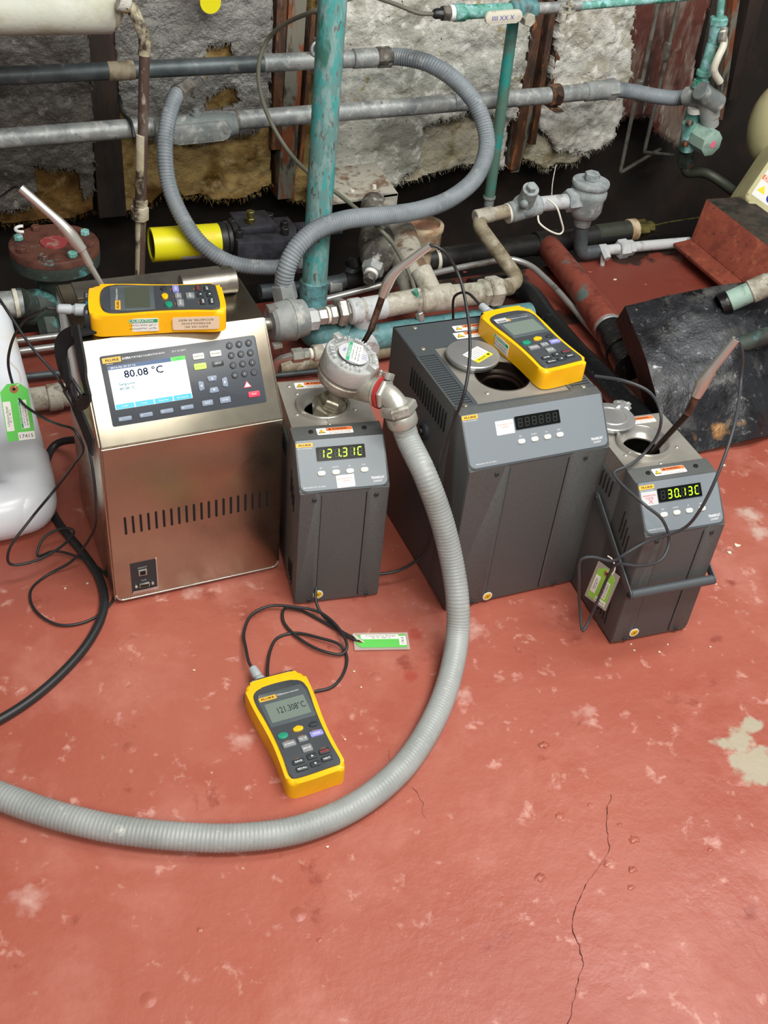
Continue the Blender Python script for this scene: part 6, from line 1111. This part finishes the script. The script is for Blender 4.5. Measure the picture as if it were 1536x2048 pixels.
# crusty pipe run with tee and union
th = thing('crusted_pipe_run', 'crusted pipe run with a tee and chrome union beside the junction box', 'pipe', loc=Q(850, 640, z=0))
zz = 0.105; G = lambda x, yy, k=0: Q(x, yy, z=zz + k); rr = R(G(800, 610), 46) / 2
mb = MB(); mb.tube([G(700, 624), G(780, 610), G(830, 600), G(960, 586), G(1000, 580)], rr, 28, 0.02); obj('run', mb, 'crusty_pipe', th, world=True)
mb = MB(); mb.cyl(G(697, 624), G(722, 620), rr * 1.12, ch=0.003); mb.cyl(G(722, 622), G(722, 622, -0.05) , rr * 0.9); mb.cyl(G(770, 612), G(724, 620), rr * 1.06, ch=0.003); obj('tee', mb, 'white_paint', th, world=True)
mb = MB(); mb.cyl(G(838, 600), G(905, 592), rr * 1.18, ch=0.004); mb.cyl(G(868, 596), Q(842, 540, Y=G(868, 596).y + 0.05), rr * 0.95); obj('crusted_tee', mb, 'crusty_pipe', th, world=True)
for x0, x1, k, hx in ((960, 975, 1.25, 1), (975, 1000, 1.4, 1)): mb = MB(); (mb.hexa if hx else mb.cyl)(G(x0, 586 - (x0 - 960) * 0.15), G(x1, 586 - (x1 - 960) * 0.15), rr * k); obj('union_nut', mb, 'crusty_pipe', th, world=True)
mb = MB(); mb.tube(bend([G(722, 622), G(726, 665, -0.055), G(740, 700, -0.06)], 0.02), rr * 0.85, 24, raw=True); obj('drop_leg', mb, 'white_paint', th, world=True)
# chrome fittings to the junction box
for x0, x1, yy, k, m, hx in ((612, 634, 640, 0.95, 'white_paint', 1), (634, 652, 634, 0.72, 'nut_steel', 1), (652, 657, 631, 0.74, 'string_white', 0), (657, 672, 630, 0.85, 'nut_steel', 1), (672, 690, 625, 1.25, 'nut_steel', 1), (690, 702, 622, 0.95, 'nut_steel', 1)):
    mb = MB(); f_ = mb.hexa if hx else mb.cyl; f_(G(x0, yy, 0.0), G(x1, yy - (x1 - x0) * 0.15, 0.0), rr * k); obj('hex_nut', mb, m, th, world=True)
th = thing('junction_box', 'round cast grey junction box with a screwed lid right behind the stainless bath', 'junction box', loc=Q(585, 680, z=0.03))
c0 = Q(540, 647, z=0.105); c1 = Q(614, 634, z=0.105); d = (c1 - c0).normalized(); rr2 = R(c0, 82) / 2; l = (c1 - c0).length
mb = MB(); mb.lathe(c0, d, [(rr2 * 0.78, 0), (rr2 * 0.86, 0.004), (rr2 * 0.92, 0.006), (rr2, l * 0.4), (rr2 * 1.0, l * 0.52), (rr2 * 1.04, l * 0.53), (rr2 * 1.03, l * 0.6), (rr2 * 0.98, l * 0.62), (rr2 * 0.9, l * 0.92), (rr2 * 0.5, l)], 40); obj('housing', mb, 'galv_paint', th, world=True)
mb = MB(frame(c0, d, (0, 0, 1))); mb.box(-0.006, 0.012, -rr2 * 0.95, -rr2 * 0.72, 0.02, 0.034, bev=0.002); obj('lid_lug', mb, 'nut_steel', th, world=True); mb = MB(frame(c0, d, (0, 0, 1))); mb.box(-0.006, 0.012, rr2 * 0.7, rr2 * 0.95, -0.01, 0.01, bev=0.002); obj('lid_lug', mb, 'nut_steel', th, world=True)
mb = MB(); q = Q(567, 575, Y=1.70); q2 = Q(574, 606, Y=1.69); mb.hexa(q2.lerp(q, 0.1), q + (q - q2) * 0.25, 0.0235); mb.cyl(q2 - (q - q2) * 0.5, q2, 0.017); obj('conduit_nut', mb, 'galv_paint', th, world=True)
mb = MB(); mb.cyl(c0 - d * 0.03, c0, 0.012); mb.hexa(c0 - d * 0.045 , c0 - d * 0.018, 0.017); obj('rear_nut', mb, 'nut_steel', th, world=True)
mb = MB(); q = Q(560, 690, z=0.06); mb.tube([q, Q(563, 705, z=0.045), Q(560, 720, z=0.03), Q(548, 722, z=0.02)], 0.0018, 8, 0.002, ridge=(0.005, 0.0008, 1)); obj('chain', mb, 'black_pipe', th, world=True)
# chrome tube with compression fitting between the baths
o, P, r = pipe('chrome_tube', 'bent chrome tube with a compression nut on the deck left of the sensor head', [(548, 742, z(0.03)), (556, 722, z(0.07)), (585, 712, z(0.09)), (600, 711, z(0.09))], 15, 'steel_bright', br=None, seg=16)
fit(o, 'compression_nut', Q(583, 712, z=0.09), Q(606, 709, z=0.09), r * 1.9, 'nut_steel', True); fit(o, 'body_nut', Q(606, 709, z=0.09), Q(618, 708, z=0.09), r * 1.6, 'nut_steel', True); fit(o, 'white_tape', Q(618, 708, z=0.09), Q(625, 707, z=0.09), r * 1.5, 'string_white'); fit(o, 'coupling', Q(625, 707, z=0.09), Q(645, 704, z=0.09), r * 2.2, 'crusty_pipe'); fit(o, 'elbow', Q(640, 704, z=0.09), Q(690, 695, z=0.09), r * 2.0, 'white_paint')
pipe('floor_bar', 'navy grey bar along the deck right behind the small bath with the sensor head', [(545, 752, z(0.012)), (660, 740, z(0.012))], 10, 'galv_dark')
pipe('floor_pipe', 'grey pipe along the deck behind the sensor head', [(560, 735, z(0.02)), (700, 718, z(0.02)), (790, 700, z(0.02))], 26, 'beige_pipe')
# galvanised pipe and black elbow behind the teal post
o, P, r = pipe('elbow_pipe', 'black elbow and grey galvanised pipe low behind the teal post', [(520, 585, y(1.88)), (640, 572, y(1.88)), (700, 560, y(1.88)), (712, 520, y(1.90))], 32, 'galv_dark', seg=24); fit(o, 'black_elbow', Q(690, 562, Y=1.88), Q(722, 556, Y=1.88), r * 1.25, 'black_pipe'); fit(o, 'black_collar', Q(714, 535, Y=1.89), Q(708, 515, Y=1.90), r * 1.3, 'black_pipe'); fit(o, 'coupling', Q(655, 571, Y=1.88), Q(680, 567, Y=1.88), r * 1.1, 'galv')
pipe('steel_tube', 'long silver tube lying behind the crusted pipe, bending forward past the red pipe', [(645, 600, y(1.80)), (770, 568, z(0.055)), (920, 535, z(0.05)), (1020, 516, z(0.05)), (1062, 530, z(0.045)), (1110, 575, z(0.03)), (1212, 692, z(0.02))], 13, 'silver_tube', br=0.035)
# beige pipe with three bends
o, P, r = pipe('beige_pipe', 'mottled beige pipe bending from the strainer down in front of the crusted union', [(1015, 422, y(1.86)), (948, 438, y(1.86)), (1042, 566, y(1.70)), (985, 578, y(1.68))], 28, 'beige_pipe', br=0.035)
fit(o, 'coupling', Q(1000, 577, Y=1.68), Q(1020, 573, Y=1.69), r * 1.2, 'beige_pipe'); fit(o, 'coupling', Q(950, 436, Y=1.86), Q(985, 428, Y=1.86), r * 1.12, 'crusty_pipe')
# Y strainer, tail pipe and steam trap
th = thing('strainer', 'knobbly grey strainer between the beige pipe and the round trap', 'strainer', loc=Q(1050, 440, Y=1.88)); Ys = 1.87
s0, s1 = Q(1018, 426, Y=Ys), Q(1080, 408, Y=Ys); rr = R(s0, 42) / 2; d = (s1 - s0).normalized()
mb = MB(); mb.cyl(s0, s1, rr, ch=0.004); mb.ball(s0.lerp(s1, 0.5) + V((0, 0, .006)), rr * 1.18, (1.2, 1, 1)); obj('body', mb, 'trap_grey', th, world=True)
q0 = s0.lerp(s1, 0.45); q1 = Q(1062, 378, Y=Ys - 0.03); mb = MB(); mb.cyl(q0, q1, rr * 0.85, rr * 0.78); mb.hexa(q1, q1 + (q1 - q0).normalized() * 0.012, rr * 0.5); obj('basket_cap', mb, 'trap_grey', th, world=True)
mb = MB(); mb.cyl(s0 - d * 0.006, s0 - d * 0.001, rr * 0.95); obj('tape', mb, 'string_white', th, world=True); q = Q(1048, 408, Y=Ys - 0.035); mb = MB(); mb.ball(q, 0.009); obj('boss', mb, 'trap_grey', th, world=True)
mb = MB(); mb.tube([s1 - d * 0.002, Q(1140, 402, Y=Ys)], rr * 0.72, 22, 0.01); obj('tail_pipe', mb, 'white_paint', th, world=True)
th = thing('steam_trap', 'light grey cylindrical trap with a disc lid and hexagonal boss', 'steam trap', loc=Q(1178, 450, Y=Ys)); cT = Q(1183, 360, Y=Ys); rr = R(cT, 76) / 2
mb = MB(); mb.lathe(cT, (0, 0, -1), [(rr * 0.2, -0.0005), (rr * .97, 0.001), (rr * 1.0, 0.004), (rr * 1.0, 0.009), (rr * 0.97, 0.012)], 44); obj('lid', mb, 'trap_grey', th, world=True)
mb = MB(); mb.lathe(cT, (0, 0, -1), [(rr * 0.86, 0.012), (rr * 0.88, 0.018), (rr * 0.97, 0.024), (rr * 0.97, 0.034), (rr * 0.88, 0.042), (rr * 0.88, 0.066), (rr * 0.72, 0.082), (rr * 0.5, 0.088)], 44); obj('body', mb, 'trap_grey', th, world=True)
mb = MB(); mb.hexa(cT, cT + V((0, 0, 0.017)), rr * 0.42, 0.2); obj('hex_boss', mb, 'trap_grey', th, world=True)
mb = MB(); mb.hexa(Q(1132, 402, Y=Ys), Q(1158, 398, Y=Ys), rr * 0.62, 0.5); mb.cyl(Q(1150, 400, Y=Ys), Q(1170, 397, Y=Ys), rr * 0.55); obj('inlet_hex', mb, 'trap_grey', th, world=True)
mb = MB(); k0 = cT - V((0, 0, 0.082)); mb.cyl(k0, k0 - V((0, 0, 0.026)), rr * 0.5, rr * 0.44, ch=0.003); obj('outlet', mb, 'trap_grey', th, world=True)
e0 = Q(1163, 455, Y=Ys); e1 = Q(1160, 508, Y=1.86); e2 = Q(1195, 503, Y=1.86); o, P, r = pipe('drain_elbow', 'grey-brown elbow below the round trap leading into the white painted pipe', [e0, e1, e2], 28, 'galv_dark', br=0.02)
o, P, r = pipe('white_pipe', 'white painted pipe with a union and small cock lying at the deck edge', [(1192, 503, y(1.86)), (1285, 492, y(1.86)), (1378, 484, y(1.86))], 21, 'white_paint'); dd = (P[1] - P[0]).normalized()
fit(o, 'union_nut', Q(1236, 499, Y=1.86), Q(1255, 496, Y=1.86), r * 1.85, 'white_paint', True); fit(o, 'union_nut', Q(1254, 496, Y=1.86), Q(1266, 495, Y=1.86), r * 1.5, 'white_paint', True); fit(o, 'cock_body', Q(1198, 503, Y=1.86), Q(1214, 501, Y=1.86), r * 1.3, 'white_paint', True)
q = Q(1207, 505, Y=1.84); mb = MB(); mb.hexa(q + V((0, 0, 0.006)), q + V((0, -0.02, -0.006)), 0.009); mb.cyl(q, q + V((0, -0.006, -0.03)), 0.0055); part_of_single(o, 'cock', mb, 'white_paint')
pipe('white_wire', 'thin white wire loop hanging from the tail pipe beside the round trap', [(1095, 398, y(1.85)), (1112, 412, y(1.83)), (1122, 440, y(1.82)), (1126, 462, y(1.82)), (1120, 468, y(1.82)), (1096, 460, y(1.82)), (1078, 445, y(1.83)), (1076, 432, y(1.85))], 4, 'string_white', 'wire', br=None, seg=8)
pipe('white_wire', 'fine white thread hanging from the insulation down to the tail pipe', [(1112, 330, y(2.2)), (1106, 360, y(2.1)), (1103, 395, y(1.9))], 2, 'string_white', 'wire', br=None, seg=6)
# black main pipe with brass end
o, P, r = pipe('black_pipe', 'thick black pipe running behind the beige pipe to a brass hex end', [(850, 522, y(1.93)), (1080, 488, y(1.93)), (1262, 462, y(1.93))], 44, 'black_pipe', seg=32)
dd = (P[2] - P[0]).normalized(); fit(o, 'olive_sleeve', Q(1190, 470, Y=1.93), Q(1262, 460, Y=1.93), r * 0.98, 'olive_pipe'); fit(o, 'worn_band', Q(1255, 461, Y=1.93), Q(1270, 459, Y=1.93), r * 1.08, 'cup_beige'); fit(o, 'brass_hex', Q(1270, 459, Y=1.93), Q(1292, 456, Y=1.93), r * 0.9, 'brass_dirty', True); fit(o, 'brass_tip', Q(1290, 456, Y=1.93), Q(1305, 454, Y=1.93), r * 0.6, 'brass_dirty', True)
fit(o, 'tee', Q(1070, 488, Y=1.93), Q(1115, 482, Y=1.93), r * 1.15, 'black_pipe'); fit(o, 'orange_band', Q(868, 520, Y=1.93), Q(876, 519, Y=1.93), r * 1.04, 'handle_white')
# red pipe into a black valve
o, P, r = pipe('red_pipe', 'red painted pipe flaking to green, coming forward from the black pipe', [(1095, 492, y(1.92)), (1150, 560, z(0.045)), (1215, 655, z(0.045))], 48, 'red_pipe', seg=30)
fit(o, 'red_coupling', Q(1180, 603, z=0.045), Q(1216, 655, z=0.045), r * 1.14, 'red_pipe'); fit(o, 'grey_band', Q(1210, 646, z=0.045), Q(1220, 660, z=0.045), r * 1.1, 'galv'); fit(o, 'black_section', Q(1220, 660, z=0.045), Q(1262, 735, z=0.045), r * 1.1, 'tar_black'); fit(o, 'black_end', Q(1235, 686, z=0.045), Q(1246, 704, z=0.045), r * 1.25, 'tar_black')
pipe('black_hose', 'thick glossy black hose lying left of the silver tube and red pipe', [(940, 580, z(0.035)), (1010, 572, z(0.035)), (1055, 590, z(0.035)), (1095, 640, z(0.035)), (1150, 705, z(0.035)), (1215, 770, z(0.035)), (1290, 850, z(0.035))], 46, 'black_hose', 'hose', br=None, seg=26)
# dark floor pipes further right under the drum
pipe('thin_cable', 'thin rusty wire trailing from the brass hex end to the red steel angle', [(1303, 452, y(1.93)), (1340, 444, y(1.95)), (1400, 435, y(1.97))], 3, 'brass_dirty', 'wire', br=None, seg=8)

# ------------------------------------------------------------------ red steel foundation, drum and tarred sheet at the right
th = thing('steel_foundation', 'red painted steel angle foundation with a dirty black top at the right', 'foundation', loc=Q(1400, 560, z=0))
zt_ = 0.115; a = Q(1413, 398, z=zt_); b = Q(1560, 510, z=zt_); e = (b - a).normalized(); p0 = Q(1347, 486, z=0.035); sl = (p0 - a)
# sloped face from the top edge down to the lower lip, then an under web
mb = MB(); A = a; B = a + e * 0.75; A2 = Q(1382, 478, z=0.04); B2 = A2 + e * 0.75; A3 = p0; B3 = p0 + e * 0.7
mb.prism([A, A2, A2 + V((0.008, 0.008, -0.006)), A + V((0.008, 0.008, -0.004))], e * 0.62, bev=0.001); mb.prism([A2, A3, A3 + V((0, 0, -0.008)), A2 + V((0, 0, -0.008))], e * 0.60, bev=0.001); obj('angle', mb, 'red_steel', th, world=True)
mb = MB(); k = A3.lerp(A2, 0.75); mb.prism([k, k + V((0.006, 0.004, 0)), k + V((0.006, 0.004, -k.z)), k + V((0, 0, -k.z))], e * 0.6); obj('web', mb, 'red_steel', th, world=True)
mb = MB(); nrm_ = V((e.y, -e.x, 0)); nrm_ = nrm_ if nrm_.y > 0 else -nrm_; nrm_ = V((-e.y, e.x, 0)) if V((-e.y, e.x, 0)).dot(V((1, 1, 0))) > 0 else V((e.y, -e.x, 0))
mb.prism([A, A + nrm_ * 0.11, A + nrm_ * 0.11 + V((0, 0, -zt_)), A + V((0.01, 0.01, -0.03))], e * 0.62, bev=0.001); obj('top', mb, 'dirty_top', th, world=True)
th = thing('plastic_drum', 'cream plastic drum with a danger sticker at the right edge', 'drum', loc=Q(1540, 420, Y=1.80))
c0 = Q(1555, 250, Y=1.98); mb = MB(); mb.ball(c0, 0.105, (0.62, 0.7, 1.0), 36); obj('shoulder', mb, 'drum_cream', th, world=True)
# flat front slab of the drum
g = [(1390 + 98, 395), (1536, 250), (1640, 240), (1640, 520), (1560, 448)]
a0 = Q(1486, 398, Y=1.84); Md = frame(a0, Q(1560, 452, Y=1.78) - a0, Q(1525, 262, Y=1.90) - a0)
mb = MB(Md); hh = (Q(1525, 262, Y=1.90) - a0).length; mb.prism([V((p.x, p.y, -0.10)) for p in rrect(0, 0.30, 0, hh * 1.6, 0.018, 6)], (0, 0, 0.10), capbev=0.008, seg=4); obj('body', mb, 'drum_cream', th, world=True)
st = obj('danger_sticker', pad(0.010, 0.090, 0.020, 0.095, 0.003, 0, 0.0006, Md), 'sticker_white', th, world=True)
obj('orange_band', pad(0.010, 0.090, 0.062, 0.074, 0.001, 0.0006, 0.0009, Md), 'sticker_orange', st, world=True); text('DANGER', 0.010, st, Md @ T(0.042, 0.068, 0.0009), 'ink_white', width=0.055, bold=0.03, world=True)
obj('hazard_triangle', tri(Md @ T(0.026, 0.042, 0.0007), 0.011, 0.0003), 'sticker_yellow', st, world=True); mb = MB(); mb.M = Md; mb.cyl((0.055, 0.036, 0.0005), (0.055, 0.036, 0.0010), 0.010); obj('blue_disc', mb, 'ink_blue', st, world=True)
for i in range(4): scribble(0.06, 0.002, st, Md @ T(0.05, 0.079 + i * 0.0045, 0.0007), 'ink_black', i, world=True)
# tarred sheet: bowed apron with a rolled left edge
th = thing('tarred_sheet', 'black tarred metal apron stained white and orange, standing at the right behind the small bath', 'sheet metal', loc=Q(1400, 900, z=0))
TL, TR, BL, BR = Q(1250, 612, z=0.16), Q(1600, 545, z=0.20), Q(1338, 918, z=0.004), Q(1640, 850, z=0.004)
mb = MB(); n, mm = 60, 50; G_ = {}
for i in range(n + 1):
    for j in range(mm + 1):
        s, t = i / n, j / mm; p = TL.lerp(TR, s).lerp(BL.lerp(BR, s), t); bow = sin(t * pi) * 0.035 + 0.02 * sin(s * pi * 1.2) * (1 - t * 0.5)
        p = p + V((-0.35, -0.6, 0.7)).normalized() * (bow + noise.fractal(V((s * 4, t * 4, 2)), 1, 2, 3) * 0.006 + 0.016 * math.exp(-((s - 0.42 - 0.1 * t) ** 2) * 90) * t)
        G_[i, j] = p
def quad(P_): 
    vs = {k: mb.b.verts.new(p) for k, p in P_.items()}
    for i in range(n):
        for j in range(mm): mb.b.faces.new((vs[i, j], vs[i + 1, j], vs[i + 1, j + 1], vs[i, j + 1]))
    return vs
v1 = quad(G_); v2 = quad({k: p + V((0.003, 0.005, -0.004)) for k, p in G_.items()})
for i in range(n):
    for j in (0, mm): mb.b.faces.new((v1[i, j], v1[i + 1, j], v2[i + 1, j], v2[i, j]))
for j in range(mm):
    for i in (0, n): mb.b.faces.new((v1[i, j], v1[i, j + 1], v2[i, j + 1], v2[i, j]))
obj('apron', mb, 'tar_sheet', th, world=True, smooth=60)
mb = MB(); edge = [G_[0, j] for j in range(0, mm + 1, 2)]; 
for a_, b_ in zip(edge, edge[1:]): mb.add([a_, b_, V((b_.x + 0.012, b_.y + 0.03, max(0.0, b_.z - 0.05))), V((a_.x + 0.012, a_.y + 0.03, max(0.0, a_.z - 0.05)))], [(0, 1, 2, 3)])
obj('folded_edge', mb, 'tar_black', th, world=True)
q0, q1 = Q(1440, 611, Y=1.335), Q(1600, 540, Y=1.29); o, P, r = pipe('corroded_pipe', 'pipe with pale green corrosion piercing the top of the tarred sheet', [q0, q1], 42, 'pale_green', seg=26); fit(o, 'crusted_coupling', q0.lerp(q1, 0.38), q0.lerp(q1, 0.62), r * 1.12, 'crusty_pipe'); fit(o, 'tar_collar', q0, q0.lerp(q1, 0.12), r * 1.15, 'tar_black')
o, P, r = pipe('corroded_pipe', 'second corroded black-green pipe stub under the first on the tarred sheet', [(1470, 693, y(1.265)), (1600, 650, y(1.22))], 34, 'flange_green', seg=22)
# loose paint chips
random.seed(3)
def chip(x, yy, s, m, lab, grp=None):
    q = Q(x, yy, z=0.0); mb = MB(); n = 7; a0 = random.random() * 6; pts = [q + V((cos(a0 + k * 2 * pi / n) * s * random.uniform(0.4, 1.0), sin(a0 + k * 2 * pi / n) * s * random.uniform(0.3, 0.8), 0.0006)) for k in range(n)]; mb.prism(pts, (0, 0, 0.0012)); single('paint_chip', mb, m, lab, 'paint chip', grp)
chip(1458, 1106, 0.0055, 'chip_pale', 'long white paint chip on the floor right of the handled bath')
chip(1447, 932, 0.005, 'chip_pale', 'cream paint chip on the floor below the tarred sheet')
chip(1474, 1092, 0.007, 'chip_pale', 'yellowish crumb of paint at the right edge of the floor')
G1, G2 = 'tiny paint crumbs on the red floor', 'debris flakes behind the large bath'
for x, yy, lab in ((1318, 1305, 'tiny pale crumb on the floor below the front right corner of the handled bath'), (1335, 1290, 'tiny pale crumb closest to the front right foot of the handled bath'), (1262, 1290, 'tiny pale crumb just below the yellow disc of the handled bath'), (1268, 1302, 'tiny pale crumb a little lower than the one below the yellow disc'), (1432, 1170, 'tiny pale crumb beside the handle grip end of the handled bath'),
    (690, 1480, 'tiny pale crumb right beside the keypad side of the floor meter'), (708, 1344, 'tiny pale crumb between the floor meter and the lime tag'), (722, 1376, 'tiny pale crumb right of the lead loop beside the floor meter'), (175, 1168, 'tiny pale crumb inside the left cable loop, nearer the stainless bath'), (130, 1178, 'tiny pale crumb inside the left cable loop, farther from the bath'),
    (388, 1342, 'tiny pale crumb on the bare floor below the stainless bath'), (655, 1695, 'tiny pale crumb just below the ribbed conduit in the foreground'), (760, 1570, 'tiny pale crumb just inside the bend of the ribbed conduit'), (1420, 1295, 'tiny pale crumb on the floor right of the handled bath base')):
    chip(x, yy, 0.0022, 'chip_pale', lab, G1)
for x, yy, m, lab in ((930, 545, 'chip_red', 'red flake on the deck beside the long silver tube'), (1230, 560, 'chip_pale', 'pale flake on the deck below the white pipe union'), (1180, 545, 'chip_red', 'red flake on the deck right of the red pipe'), (1010, 540, 'chip_pale', 'pale flake on the deck behind the beige pipe bend'), (1290, 570, 'chip_red', 'red flake on the deck near the steel foundation')):
    chip(x, yy, 0.006, m, lab, G2)
